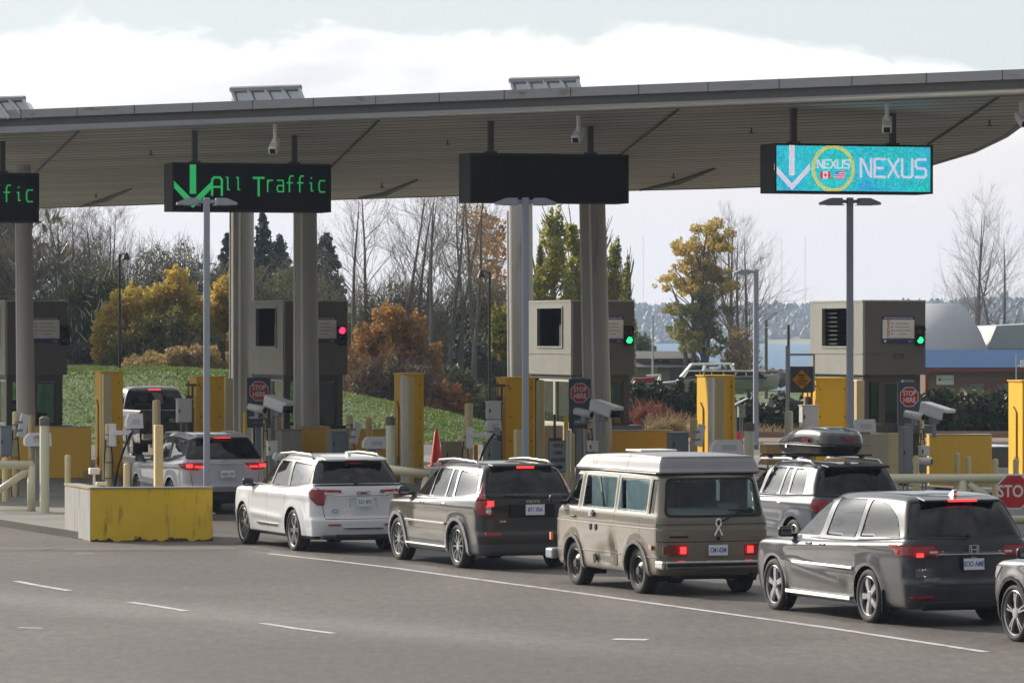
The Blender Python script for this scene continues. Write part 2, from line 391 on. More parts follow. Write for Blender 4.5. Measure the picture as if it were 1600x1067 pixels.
def wheel_meshes(key, r, wd, rimr, nsp, style, rimmat):
    bm = bmesh.new()   # tyre; outer face towards +Y
    h = wd/2
    lathe(bm, [(rimr, -h*.8), (rimr+.02, -h), (r-.04, -h), (r-.012, -h*.86), (r, -h*.6), (r, -.3*h), (r-.009, -.28*h), (r-.009, -.22*h), (r, -.2*h), (r, .2*h), (r-.009, .22*h), (r-.009, .28*h), (r, .3*h), (r, h*.6), (r-.012, h*.86), (r-.04, h), (rimr+.02, h), (rimr, h*.8)], 40, closed=True)
    for f in bm.faces: f.smooth = True
    tm = bpy.data.meshes.new('tyre'); bmesh.ops.recalc_face_normals(bm, faces=bm.faces); bm.to_mesh(tm); bm.free(); tm.materials.append(RUBBER)
    bm = bmesh.new()   # hub, brake disc and dark well
    lathe(bm, [(rimr-.005, h*.7), (rimr-.02, -h*.1), (rimr*.62, -h*.1), (rimr*.62, -.02), (.02, -.02)], 28)
    wm = bpy.data.meshes.new('wheel'); bmesh.ops.recalc_face_normals(bm, faces=bm.faces); bm.to_mesh(wm); bm.free(); wm.materials.append(mat('wheel_well_metal', (.06, .055, .05), .6, .4))
    bm = bmesh.new()   # rim
    lathe(bm, [(rimr+.008, h*.86), (rimr-.002, h*.90), (rimr-.014, h*.78), (rimr-.018, h*.4), (rimr-.01, h*.4)], 40)
    if style == 'steel':
        lathe(bm, [(rimr-.02, h*.55), (rimr*.80, h*.30), (rimr*.62, h*.45), (rimr*.38, h*.72), (rimr*.3, h*.72), (rimr*.28, h*.95), (.001, h*1.0)], 32)
        for k in range(14):
            a = 2*math.pi*k/14; bx(bm, (rimr*.72*math.cos(a), h*.42, rimr*.72*math.sin(a)), (.03, .012, .03), mi=1)
    else:
        for k in range(nsp):
            a0 = 2*math.pi*k/nsp+.3
            for da in ((-.13, .13) if style == 'double' else (0,)):
                wi, wo_ = (.026, .034) if style == 'double' else (.075, .115) if style == 'wide' else (.042, .062) if style != 'thin' else (.02, .024)
                a = a0
                ca, sa = math.cos(a), math.sin(a); tx, tz = -sa, ca; off = da*rimr*.9
                def pt(rr, t, y): return (rr*ca+tx*(t+off*(rr/rimr)), y, rr*sa+tz*(t+off*(rr/rimr)))
                v = []
                for rr, ww, y in ((rimr*.16, wi, h*.74), (rimr*.6, (wi+wo_)/2, h*.80), (rimr*.97, wo_, h*.72)):
                    v.append([bm.verts.new(pt(rr, t, yy)) for t, yy in ((-ww/2, y-.035), (-ww*.38, y), (ww*.38, y), (ww/2, y-.035))])
                for q in range(2):
                    for j in range(3): bm.faces.new((v[q][j], v[q][j+1], v[q+1][j+1], v[q+1][j]))
        lathe(bm, [(rimr*.28, h*.66), (rimr*.24, h*.80), (.03, h*.84), (.001, h*.84)], 20)
    rm = bpy.data.meshes.new('rim'); bmesh.ops.recalc_face_normals(bm, faces=bm.faces); bm.to_mesh(rm); bm.free(); rm.materials.append(rimmat); rm.materials.append(BLACK)
    return wm, tm, rm
def add_wheels(root, sp):
    ms = wheel_meshes(sp['key'], sp['wr'], sp.get('ww', .235), sp['rim'], sp.get('nsp', 5), sp.get('style', 'single'), sp.get('rimmat', ALLOY))
    yo = sp['w']-.02-sp.get('ww', .235)/2-sp.get('winset', .0)
    for k, (x, s) in enumerate(((sp['af'], 1), (sp['ar'], 1), (sp['af'], -1), (sp['ar'], -1))):
        w = link('wheel', ms[0], root, (x, s*yo, sp['wr']), (0, .35*k, 0 if s > 0 else math.pi))
        link('tyre', ms[1], w); link('rim', ms[2], w)
def seat_mesh():
    bm = bmesh.new(); bx(bm, (0, 0, .1), (.5, .5, .2), bev=.05)
    v = bx(bm, (0, 0, .3), (.14, .48, .62), bev=.05); bmesh.ops.rotate(bm, cent=(0, 0, 0), matrix=Matrix.Rotation(-.25, 3, 'Y'), verts=v); bmesh.ops.translate(bm, vec=(-.24, 0, .12), verts=v)
    bx(bm, (-.43, 0, .83), (.1, .26, .17), bev=.04)
    me = bpy.data.meshes.new('seat'); bm.to_mesh(me); bm.free(); me.materials.append(SEAT); return me
SEATME = seat_mesh()
def arch_liners(root, sp, arch):
    r = arch+.004; n = 20
    for x in (sp['af'], sp['ar']):
        for s in (1, -1):
            bm = bmesh.new()
            y0, y1 = (sp['w']-.06)*s, (sp['w']-.42)*s; a, b = [], []
            for k in range(n+1):
                t = math.pi*(k/n*1.24-.12); a.append(bm.verts.new((x+r*math.cos(t), y0, sp['wr']+r*math.sin(t)))); b.append(bm.verts.new((x+r*math.cos(t), y1, sp['wr']+r*math.sin(t))))
            for k in range(n): bm.faces.new((a[k], a[k+1], b[k+1], b[k]))
            bm.faces.new(b); mesh_obj('wheel_arch_liner', bm, BLACK, root)
def ovalring(bm, cx, cz, rx, rz_, t, x, th=.006, n=28):
    """flat elliptical ring standing in the YZ plane"""
    o = []
    for k in range(n):
        a = 2*math.pi*k/n; c, s = math.cos(a), math.sin(a)
        o.append([bm.verts.new((x-d, cx+c*(rx-i), cz+s*(rz_-i))) for d, i in ((0, 0), (th, 0), (th, t), (0, t))])
    for k in range(n):
        a, b = o[k], o[(k+1) % n]
        for j in range(4): bm.faces.new((a[j], a[(j+1) % 4], b[(j+1) % 4], b[j]))
def rail(root, pts, r, m, name='roof_rail', feet=True):
    for s in (1, -1):
        bm = bmesh.new(); sweep(bm, [(x, y*s, z) for x, y, z in pts], r, 8)
        for f in bm.faces: f.smooth = True
        mesh_obj(name, bm, m, root)
def plate(root, x, y, z, txt, col, tilt=0, frame=None, w=.305, h=.155, tsx=.8, foot=None):
    bm = bmesh.new(); bx(bm, (0, 0, 0), (.008, w, h), bev=.003)
    p = mesh_obj('number_plate', bm, PLATE, root, loc=(x, y, z), rot=(0, tilt, 0))
    text('plate_number', txt, .095, col, p, (-.0055, 0, -.002), rz=-math.pi/2, sx=tsx, ext=.001, bold=.002)
    if foot: text('plate_state', foot, .028, col, p, (-.0055, 0, -.063), rz=-math.pi/2, ext=.001)
    if frame:
        bm = bmesh.new()
        for c, s in (((0, 0, h/2+.008), (.014, w+.03, .022)), ((0, 0, -h/2-.006), (.014, w+.03, .016)), ((0, w/2+.007, 0), (.014, .016, h-.005)), ((0, -w/2-.007, 0), (.014, .016, h-.005))): bx(bm, c, s)
        mesh_obj('plate_frame', bm, BLACK, p)
        if isinstance(frame, str): text('frame_lettering', frame, .026, PLATE, p, (-.0085, 0, h/2+.009), rz=-math.pi/2, ext=.001)
    return p
def build_car(sp):
    """sp: dict of numbers; builds the thing at the place where its rear left tyre stands on pixel sp['at'] of the ground"""
    px, py = sp['at']; D = FPX*CH/(py-HOR) if 'D' not in sp else sp['D']
    hd = R(sp.get('hd', 21.2)); X = Xat(px, D)
    yo = sp['w']-.02; c, s = math.cos(math.pi/2+hd), math.sin(math.pi/2+hd)
    lx, ly = sp['ar'], yo
    loc = (X-(c*lx-s*ly), D-(s*lx+c*ly), gz(D))
    root = empty(sp['name'], loc, math.pi/2+hd, sp['label'], sp['cat'], sp.get('group', 'vehicles waiting at the booths'))
    fl = sp.get('flare', 0.0); arch = sp['arch']
    cre = sp.get('creases', [])
    def disp(x, y, z):
        if abs(y) > .55:
            for cx in (sp['af'], sp['ar']):
                rr = math.hypot(x-cx, z-sp['wr'])
                if rr < arch+.35: y += math.copysign(fl*math.exp(-max(0, rr-arch-.04)**2/.006), y)
            for (z0, sl, wd, amp, xa, xb) in cre:
                dz = z-(z0+sl*x); g = sst(xa-.15, xa+.15, x)*(1-sst(xb-.15, xb+.15, x))
                y += math.copysign(amp*math.exp(-(dz/wd)**2)*g, y)
        if 'disp' in sp: x, y, z = sp['disp'](x, y, z)
        return x, y, z
    bm = loft(sp['rings'], disp=disp)
    mats = [sp['paint'], sp.get('trim', BLACK), BLACK, CHROME]
    # wheel arches
    for cx in (sp['af'], sp['ar']):
        for s_ in (1, -1):
            bmesh.ops.delete(bm, geom=region(bm, planes_of(circ(cx, sp['wr'], arch), 'XZ'), sider(s_, sp['w']-.45)), context='FACES')
    if sp.get('archtrim'):
        for cx in (sp['af'], sp['ar']):
            for s_ in (1, -1):
                take(bm, region(bm, planes_of(circ(cx, sp['wr'], arch+sp['archtrim'][0]), 'XZ'), side(s_, sp['w']-.3)), 'wheel_arch_trim', sp['archtrim'][1], root, sp['archtrim'][2])
    # window glass
    for w_ in sp.get('trimpoly', []):
        for s_ in (1, -1):
            for f in region(bm, planes_of(rpoly(w_[0], w_[1]), 'XZ'), side(s_)): f.material_index = w_[2]
    for w_ in sp.get('rtrimpoly', []):
        for f in region(bm, planes_of(rpoly(w_[0], w_[1]), 'YZ'), rear): f.material_index = w_[2]
    for w_ in sp['swin']:
        for s_ in (1, -1):
            g = w_[1]
            if g == 'open': bmesh.ops.delete(bm, geom=region(bm, planes_of(rpoly(w_[0], .04), 'XZ'), side(s_)), context='FACES') if s_ > 0 else take(bm, region(bm, planes_of(rpoly(w_[0], .04), 'XZ'), side(s_)), 'side_window', glass('clear_auto_glass', .55, (.9, 1, .97)), root, -.008)
            else: take(bm, region(bm, planes_of(rpoly(w_[0], .04), 'XZ'), side(s_)), 'side_window', g, root, -.008)
    take(bm, region(bm, planes_of(rpoly(sp['rwin'][0], .07), 'YZ'), rear), 'rear_window', sp['rwin'][1], root, sp.get('rwd', -.006))
    if sp.get('fwin'): take(bm, region(bm, planes_of(rpoly(sp['fwin'], .08), 'YZ'), lambda c, n: n.x > .2 and c.z > sp['fwz']), 'windscreen', glass('clear_auto_glass', .55, (.9, 1, .97)), root, -.006)
    # lamps: (name, sidepoly, rearpoly, material, lift, both)
    for nm, spoly, rpolyy, m_, d_ in sp['lamps']:
        for s_ in (1, -1):
            pl = planes_of([(a*s_, b) for a, b in rpolyy], 'YZ')+(planes_of(spoly, 'XZ') if spoly else [])
            take(bm, region(bm, pl, (lambda c, n: n.x < -.15 or abs(n.y) > .5) if spoly else rear), nm, m_, root, d_)
    for nm, rp, m_, d_ in sp.get('rparts', []):
        take(bm, region(bm, planes_of(rp, 'YZ'), rear), nm, m_, root, d_)
    for nm, pp, m_, d_ in sp.get('sparts', []):
        for s_ in (1, -1): take(bm, region(bm, planes_of(pp, 'XZ'), side(s_)), nm, m_, root, d_)
    # shut lines
    def seam(a, b, plane, filt, wdt=.010):
        a, b = Vector(a), Vector(b); n = Vector((-(b-a).y, (b-a).x)).normalized()*wdt/2
        for f in region(bm, planes_of([a+n, b+n, b-n, a-n], plane), filt): f.material_index = 2
    for ln in sp.get('seams', []):
        for a, b in zip(ln, ln[1:]):
            seam(a, b, 'XZ', side(1, .5))
    for ln in sp.get('rseams', []):
        for s_ in (1, -1):
            for a, b in zip(ln, ln[1:]): seam((a[0]*s_, a[1]), (b[0]*s_, b[1]), 'YZ', rear, .012)
    if sp.get('lowtrim'):
        for f in bm.faces:
            if f.calc_center_median().z < sp['lowtrim'] and f.material_index == 0: f.material_index = 1
    me = bpy.data.meshes.new('body'); bm.to_mesh(me); bm.free()
    for m_ in mats: me.materials.append(m_)
    body = link('body', me, root)
    arch_liners(root, sp, arch); add_wheels(root, sp)
    # cabin floor and seats
    bm = bmesh.new(); zf_ = sp.get('floor', .55)
    bx(bm, ((sp['cab'][0]+sp['cab'][1])/2, 0, zf_), (sp['cab'][0]-sp['cab'][1], sp['w']*1.6, .06)); bx(bm, (sp['cab'][0]-.1, 0, zf_+.3), (.5, sp['w']*1.6, .5), bev=.08)
    tube(bm, (sp['cab'][0]-.42, .38, zf_+.5), (sp['cab'][0]-.46, .38, zf_+.51), .18, n=20)
    mesh_obj('dashboard', bm, SEAT, root)
    for rx in sp['seats']:
        for yy in (.38, -.38): link('seat', SEATME, root, (rx, yy, zf_+.06))
    # mirrors and handles
    if sp.get('mirror'):
        mx_, mz_ = sp['mirror']
        for s_ in (1, -1):
            bm = bmesh.new(); v = bx(bm, (0, 0, 0), (.11, .20, .145), bev=.045); bmesh.ops.translate(bm, vec=(mx_, s_*(sp['w']+.03), mz_), verts=v)
            bx(bm, (mx_+.02, s_*(sp['w']-.10), mz_-.05), (.09, .16, .05), bev=.015)
            for f in bm.faces: f.smooth = True
            o = mesh_obj('wing_mirror', bm, sp.get('mirmat', BLACK), root)
            bm = bmesh.new(); bx(bm, (mx_-.057, s_*(sp['w']+.03), mz_), (.006, .15, .09), bev=.002); mesh_obj('mirror_glass', bm, mat('mirror_silver', (.4, .42, .44), .08, 1), o)
    for hx, hz in sp.get('handles', []):
        for s_ in (1, -1):
            bm = bmesh.new(); bx(bm, (hx, s_*(sp['w']+sp.get('hy', -.005)), hz), (.19, .03, .032), bev=.012)
            for f in bm.faces: f.smooth = True
            mesh_obj('door_handle', bm, sp.get('hmat', sp['paint']), root)
    return root
# ---------------------------------------------------------------- the vehicles
PRIV = glass('privacy_glass', .07, (.9, .95, 1)); TINT = glass('tinted_glass', .30, (.9, 1, .97)); CLEARG = glass('clear_auto_glass', .55, (.9, 1, .97))
PALEG = glass('curtained_glass', .95, (.92, 1, 1))
SILVER = paint('silver_paint', (.44, .45, .49), .5, .3); WHITEP = paint('white_paint', (.70, .71, .75), .0, .3, .15)
CHAR = paint('charcoal_paint', (.017, .016, .016), .35, .33); TAN = paint('tan_paint', (.185, .158, .125), .0, .42, .6)
STEEL = paint('steel_grey_paint', (.022, .026, .036), .35, .3); BLUEG = paint('blue_grey_paint', (.07, .085, .115), .3, .28); GUN = paint('gunmetal_paint', (.10, .105, .11), .55, .3)
TRP = paint('truck_dark_paint', (.03, .03, .032), .6, .25); POPW = mat('pop_top_fibreglass', (.29, .285, .31), .5, noise=(3, .5), alt=(.22, .215, .225)); DTRIM = mat('grey_cladding', (.06, .06, .065), .5)
def suv_rings(H, w, xf, xr, hood=.98, cowl=(1.15, 1.12), belt=(1.02, 1.14), rf=.35, rr=None, rb=None, wr_=.66, zbot=.24, cap=.07, drop=.045, glassy=.86, bum=.05, bfr=.14, brr=.06, rrx=.16):
    """two-box body: hood height, cowl (x, z), belt (front, rear), roof front x, roof rear x, rear glass foot x, roof half width, greenhouse base half width"""
    xc, zc = cowl; gb = glassy
    lo = dict(bf=bfr, br=brr, rrx=rrx, wf=.95, rfx=.30, rfy=.26)
    return [
        dict(z=zbot+.02, xf=xf-.30, xr=xr+.30, w=w-.20, **lo), dict(z=zbot, xf=xf-.14, xr=xr+.12, w=w-.09, **lo),
        dict(z=zbot+.06, xf=xf-.05, xr=xr+.02, w=w-.04, **lo), dict(z=.50, xf=xf-.01, xr=xr, w=w-.012, **lo),
        dict(z=.585, xf=xf, xr=xr+.005, w=w-.003, **lo), dict(z=.63, xf=xf, xr=xr+bum, w=w, **lo), dict(z=.80, zf=.76, xf=xf-.015, xr=xr+bum+.01, w=w, **lo),
        dict(zf=hood-.06, zm=belt[0]-.09, zr=belt[1]-.13, xf=xf-.06, xr=xr+bum+.03, w=w-.01, **lo),
        dict(zf=hood-.01, zm=belt[0]-.03, zr=belt[1]-.05, xf=xf-.16, xr=xr+bum+.05, w=w-.035, **lo),
        dict(zf=hood+.03, zm=belt[0]-.01, zr=belt[1]-.02, xf=xf-.34, xr=xr+bum+.06, w=w-.06, rfx=.3, rfy=.4, br=brr, rrx=rrx, bf=.2),
        dict(zf=(hood+zc)/2+.03, zm=belt[0]+.005, zr=belt[1], xf=(xf+xc)/2-.05, xr=xr+bum+.07, w=w*.93, rfx=.3, rfy=.4, br=brr, rrx=rrx, bf=.24),
        dict(zf=zc, zm=belt[0]+.02, zr=belt[1]+.02, xf=xc, xr=rb, w=w*gb+.045, rfx=.2, rfy=.22, br=brr, bf=.26, wf=.9, wr=.93, rrx=rrx),
        dict(zf=zc+.06, zm=belt[0]+.06, zr=belt[1]+.06, xf=xc-.11, xr=rb+.02, w=w*gb+.03, rfx=.2, rfy=.2, br=brr, bf=.25, wf=.9, wr=.93, rrx=rrx),
        dict(zf=H-cap-.015-drop, zm=H-cap-.01, zr=H-cap-.04, xf=rf+.06, xr=rr-.03, w=wr_+.02, rfx=.2, rfy=.2, br=.07, bf=.16, wf=.93, wr=.94, rrx=rrx*.9),
        dict(zf=H-cap+.03-drop, zm=H-cap+.02, zr=H-cap, xf=rf-.06, xr=rr+.01, w=wr_-.02, rfx=.2, rfy=.2, br=.07, bf=.14, wf=.93, wr=.94, rrx=rrx*.8),
        dict(zf=H+.01-drop, zm=H-.015, zr=H-.045, xf=rf-.18, xr=rr+.10, w=wr_-.12, rfx=.2, rfy=.2, bf=.12, wf=.95, wr=.96),
        dict(zf=H+.027-drop, zm=H-.004, zr=H-.03, xf=rf-.35, xr=rr+.30, w=wr_*.5, rfx=.1, rfy=.1, rrx=.1, rry=.1, wf=.95, wr=.96),
        dict(zf=H+.03-drop, zm=H, zr=H-.025, xf=rf-.45, xr=rr+.4, w=wr_*.2, rfx=.05, rfy=.05, rrx=.05, rry=.05, wf=.95, wr=.96)]
def wiper(root, x0, y0, z0, x1, y1, z1):
    bm = bmesh.new(); tube(bm, (x0, y0, z0), (x1, y1, z1), .014, .008, 6); bx(bm, (x0, y0, z0), (.04, .05, .05), bev=.01)
    mesh_obj('rear_wiper', bm, BLACK, root)
def strip(root, name, c, s, m, bev=.006, rz=0, rot=None):
    bm = bmesh.new(); bx(bm, (0, 0, 0), s, bev=min(bev, min(s)*.45))
    return mesh_obj(name, bm, m, root, loc=c, rot=rot or (0, 0, rz))
def lamp_on(root, c, s, parent_name='brake_light'):
    return strip(root, parent_name, c, s, REDON, .004)
# ---- dark grey minivan
MV = build_car(dict(key='mv', name='minivan', label='dark grey minivan with silver sill strips and chrome bar across its tailgate, nearest vehicle', cat='minivan', at=(1355, 974),
    w=.995, af=1.62, ar=-1.38, wr=.365, rim=.262, nsp=5, style='wide', arch=.405, paint=STEEL, flare=.012,
    rings=suv_rings(1.735, .995, 2.58, -2.58, hood=.98, cowl=(1.55, 1.10), belt=(1.06, 1.16), rf=.55, rr=-2.16, rb=-2.44, wr_=.73, glassy=.895, cap=.085, drop=.10),
    creases=[(.98, -.045, .045, .014, -2.3, 1.2), (.56, .10, .07, -.03, -.7, 1.0), (.66, .05, .04, .012, -1.0, 1.2)],
    trimpoly=[([(1.12, 1.055), (.34, 1.60), (-1.05, 1.635), (-1.9, 1.56), (-2.28, 1.15), (-1.2, 1.10)], .05, 0)],
    swin=[([(1.20, 1.085), (1.08, 1.19), (.42, 1.555), (.12, 1.60), (.22, 1.11)], CLEARG), ([(.03, 1.12), (-.07, 1.62), (-.98, 1.635), (-.90, 1.12)], PRIV), ([(-1.03, 1.14), (-1.11, 1.635), (-1.60, 1.60), (-1.95, 1.42), (-2.15, 1.17)], PRIV)],
    rwin=([(-.84, 1.17), (-.67, 1.625), (.67, 1.625), (.84, 1.17)], PRIV), fwin=[(-.72, 1.12), (-.58, 1.60), (.58, 1.60), (.72, 1.12)], fwz=1.1,
    rtrimpoly=[([(-.92, 1.15), (-.72, 1.65), (.72, 1.65), (.92, 1.15)], .06, 2)],
    lamps=[('tail_light', [(-3, .90), (-2.2, .94), (-1.98, 1.075), (-3, 1.07)], [(.42, .98), (.60, .88), (1.3, .88), (1.3, 1.12), (.5, 1.065)], REDL, .012)],
    rparts=[('tailgate_trim', [(-.66, .945), (-.62, .99), (.62, .99), (.66, .945)], CHROME, .03)],
    seams=[[(1.13, 1.05), (1.2, .8), (1.12, .35)], [(.16, 1.10), (.12, .34)], [(-1.0, 1.1), (-1.0, .86), (-1.1, .6), (-.98, .34)], [(-.9, 1.02), (-2.2, .98)]],
    rseams=[[(.93, 1.1), (.86, .98)], [(.70, .86), (.62, .56)], [(.62, .56), (0, .56)]],
    cab=(1.4, -2.3), seats=(.35, -.65, -1.5), mirror=(1.12, 1.12), handles=[(.42, .99), (-.02, .99)], hmat=STEEL))
for s_ in (1, -1):
    strip(MV, 'lamp_insert', (-2.475, s_*.50, .985), (.03, .20, .03), CLEARL); strip(MV, 'sill_trim', (.12, s_*.985, .31), (2.05, .05, .05), CHROME); strip(MV, 'door_moulding', (-.02, s_*1.0, .72), (1.9, .03, .035), CHROME)
    strip(MV, 'reflector', (-2.50, s_*.72, .40), (.08, .30, .035), REDL, rz=-s_*.15)
    strip(MV, 'mud_flap', (1.17, s_*.90, .33), (.02, .16, .3), BLACK); strip(MV, 'mud_flap', (-1.83, s_*.90, .33), (.02, .16, .3), BLACK)
    lamp_on(MV, (-2.49, s_*.745, .95), (.02, .10, .05), 'tail_lamp_bulb')
strip(MV, 'rear_spoiler', (-2.10, 0, 1.664), (.26, 1.10, .03), STEEL, .014, rot=(0, -.16, 0)); lamp_on(MV, (-2.235, 0, 1.648), (.02, .42, .03))
strip(MV, 'rear_valance', (-2.50, 0, .30), (.14, 1.5, .14), BLACK, .04)
bm = bmesh.new(); prism(bm, [(-1.86, 1.70), (-2.02, 1.70), (-2.03, 1.775), (-1.99, 1.785)], -.025, .025, 'XZ'); mesh_obj('roof_antenna', bm, CHROME, MV)
plate(MV, -2.565, 0, .83, 'SOO AME', PLBLUE, tilt=.06, frame='Europa', tsx=.72)
bm = bmesh.new()   # emblem: outlined letter in a rounded frame
for s_ in (1, -1):
    prism(bm, [(s_*.030, -.045), (s_*.046, -.045), (s_*.056, .045), (s_*.036, .045)], -.012, 0, 'YZ')
bx(bm, (-.006, 0, -.002), (.012, .062, .014)); bx(bm, (-.004, 0, -.056), (.008, .10, .010)); bx(bm, (-.004, 0, .056), (.008, .13, .010))
for s_ in (1, -1): bx(bm, (-.004, s_*.068, 0), (.008, .010, .115))
mesh_obj('emblem', bm, CHROME, MV, loc=(-2.565, 0, 1.02))
text('model_lettering', 'ODYSSEY', .06, CHROME, MV, (-2.555, .60, .63), rz=-math.pi/2, bold=.002)
wiper(MV, -2.50, .05, 1.19, -2.47, .5, 1.21)
# ---- tan camper van
def vwdisp(x, y, z): return x, y, z
def vwdisp(x, y, z):
    if y > .6:
        a = math.exp(-((x+.50)/.10)**2-((z-.62)/.22)**2)*.055; b2 = math.exp(-((x+.20)/.30)**2-((z-.55)/.13)**2)*.035; y -= a+b2
    return x, y, z
lo = dict(rfx=.28, rfy=.30, rrx=.15, rry=.18, wf=.93, wr=.955, bf=.08, br=.05)
vr = [dict(z=.32, xf=1.95, xr=-1.95, w=.75, **lo), dict(z=.30, xf=2.10, xr=-2.12, w=.86, **lo), dict(z=.36, xf=2.16, xr=-2.20, w=.905, **lo), dict(z=.50, xf=2.19, xr=-2.23, w=.92, **lo),
      dict(z=.80, xf=2.19, xr=-2.235, w=.93, **lo), dict(z=.985, xf=2.17, xr=-2.235, w=.93, **lo), dict(z=1.0, xf=2.165, xr=-2.232, w=.922, **lo), dict(z=1.015, xf=2.16, xr=-2.23, w=.93, **lo), dict(z=1.15, xf=2.12, xr=-2.22, w=.92, **lo),
      dict(z=1.21, xf=2.02, xr=-2.20, w=.90, **lo), dict(z=1.50, xf=1.72, xr=-2.12, w=.855, **lo), dict(z=1.72, xf=1.52, xr=-2.05, w=.82, **lo), dict(z=1.775, xf=1.44, xr=-2.01, w=.80, **lo), dict(z=1.80, xf=1.36, xr=-1.96, w=.76, **lo),
      dict(z=1.81, xf=1.2, xr=-1.8, w=.6, **lo), dict(z=1.815, xf=.9, xr=-1.4, w=.3, rfx=.1, rfy=.1, rrx=.1, rry=.1)]
VW = build_car(dict(key='vw', name='camper_van', label='tan camper van with pale pop-up roof, dented side and white ribbon on its hatch', cat='camper van', at=(993, 928),
    w=.93, af=1.12, ar=-1.35, wr=.345, ww=.22, rim=.215, style='steel', rimmat=mat('black_steel_rim', (.06, .058, .055), .4, .5), arch=.40, paint=TAN, flare=.012, winset=.03, disp=vwdisp, trim=mat('sunlit_edge_trim', (.48, .45, .39), .5),  # pale window surrounds imitate sunlit edges of the body-colour frames
    rings=vr, archtrim=(.065, mat('grey_arch_trim', (.16, .15, .14), .6), .022),
    swin=[([(1.80, 1.215), (1.34, 1.70), (.98, 1.70), (.98, 1.215)], CLEARG), ([(.78, 1.22), (.78, 1.70), (-.48, 1.70), (-.48, 1.22)], PALEG), ([(-.62, 1.22), (-.62, 1.70), (-1.66, 1.70), (-1.66, 1.22)], PALEG)],
    trimpoly=[([(1.90, 1.185), (1.36, 1.73), (.955, 1.73), (.955, 1.185)], .05, 1), ([(.815, 1.19), (.815, 1.73), (-.515, 1.73), (-.515, 1.19)], .05, 1), ([(-.585, 1.19), (-.585, 1.73), (-1.695, 1.73), (-1.695, 1.19)], .05, 1)], sparts=[('body_moulding', [(-2.05, .982), (-2.05, 1.0), (2.0, 1.0), (2.0, .982)], mat('highlight_strip', (.55, .50, .44), .3, .5), .008), ('body_moulding', [(-.80, .565), (-.80, .583), (.80, .583), (.80, .565)], mat('highlight_strip'), .008), ('body_moulding', [(-2.1, .565), (-2.1, .583), (-1.69, .583), (-1.69, .565)], mat('highlight_strip'), .008), ('air_intake', [(-1.76, 1.20), (-1.76, 1.70), (-1.90, 1.70), (-1.92, 1.20)], BLACK, -.012)],  # bright strips along the side stand in for highlight lines on the bodywork
    rtrimpoly=[([(-.79, 1.15), (-.70, 1.73), (.70, 1.73), (.79, 1.15)], .1, 2)],
    rwin=([(-.745, 1.19), (-.665, 1.70), (.665, 1.70), (.745, 1.19)], glass('van_rear_glass', .88, (.9, 1, 1))), fwin=[(-.74, 1.25), (-.64, 1.70), (.64, 1.70), (.74, 1.25)], fwz=1.2, rwd=-.004,
    lamps=[('tail_light', [(-3, .60), (-2.18, .60), (-2.18, .76), (-3, .76)], [(.46, .60), (.87, .60), (.87, .755), (.46, .755)], mat('dull_red_lens', (.20, .015, .012), .2, coat=.5), .015)],
    seams=[[(1.0, 1.74), (.98, 1.15), (.93, .9), (.86, .40)], [(-.55, 1.2), (-.55, .98), (-.57, .42)], [(2.1, .57), (1.66, .57)], [(.8, .57), (-.82, .57)], [(-1.68, .57), (-2.15, .57)], [(-1.5, 1.14), (-1.5, .8)]],
    rseams=[[(.80, 1.77), (.885, 1.15)], [(.885, 1.15), (.885, .80)], [(.885, .80), (0, .80)], [(.88, 1.05), (0, 1.05)]],
    cab=(1.6, -2.0), seats=(.85,), floor=.5, mirror=(1.72, 1.30), handles=[(1.08, 1.06)], hmat=BLACK))
# pop-up roof shell: side panels and a tapered lid, wider than the body below
bm = bmesh.new(); pr = dict(rfx=.14, rfy=.12, rrx=.035, rry=.045, wf=.97, wr=.99, bf=.04, br=.01)
bm.free(); bm = loft([dict(z=1.79, xf=1.36, xr=-1.99, w=.78, **pr), dict(z=1.795, xf=1.42, xr=-2.03, w=.818, **pr), dict(z=1.82, xf=1.41, xr=-2.03, w=.818, **pr), dict(z=1.832, xf=1.39, xr=-2.015, w=.81, **pr), dict(zf=1.955, zr=1.985, xf=1.24, xr=-1.955, w=.765, **pr), dict(zf=1.975, zr=2.005, xf=1.20, xr=-1.94, w=.75, **pr), dict(zf=1.99, zm=2.04, zr=2.032, xf=1.16, xr=-1.94, w=.74, **pr), dict(zf=1.99, zm=2.06, zr=2.05, xf=1.0, xr=-1.8, w=.5, **pr), dict(zf=2.0, zm=2.065, zr=2.055, xf=.8, xr=-1.6, w=.2, rfx=.05, rfy=.05, rrx=.05, rry=.05)])
for a, b in (((.60, 1.80), (.60, 2.02)), ((-.75, 1.80), (-.75, 2.04)), ((.48, 1.80), (.48, 2.02))):
    pl = planes_of([(a[0], a[1]), (b[0], b[1]), (b[0]-.035, b[1]), (a[0]-.035, a[1])], 'XZ')
    for f in region(bm, pl, lambda c, n: abs(n.y) > .3): f.material_index = 1
me = bpy.data.meshes.new('pop_up_roof'); bm.to_mesh(me); bm.free(); me.materials.append(POPW); me.materials.append(mat('roof_seam', (.2, .2, .2), .7)); link('pop_up_roof', me, VW)
bm = bmesh.new(); sweep(bm, [(1.2, .78, 1.79), (.0, .81, 1.79), (-1.9, .805, 1.79), (-2.0, .74, 1.79), (-2.02, 0, 1.79), (-2.0, -.74, 1.79), (-1.9, -.805, 1.79), (0, -.81, 1.79), (1.2, -.78, 1.79)], .016, 6); mesh_obj('roof_seal', bm, BLACK, VW)
strip(VW, 'roof_hatch', (.2, 0, 2.075), (.6, .6, .03), WHITE, .012)
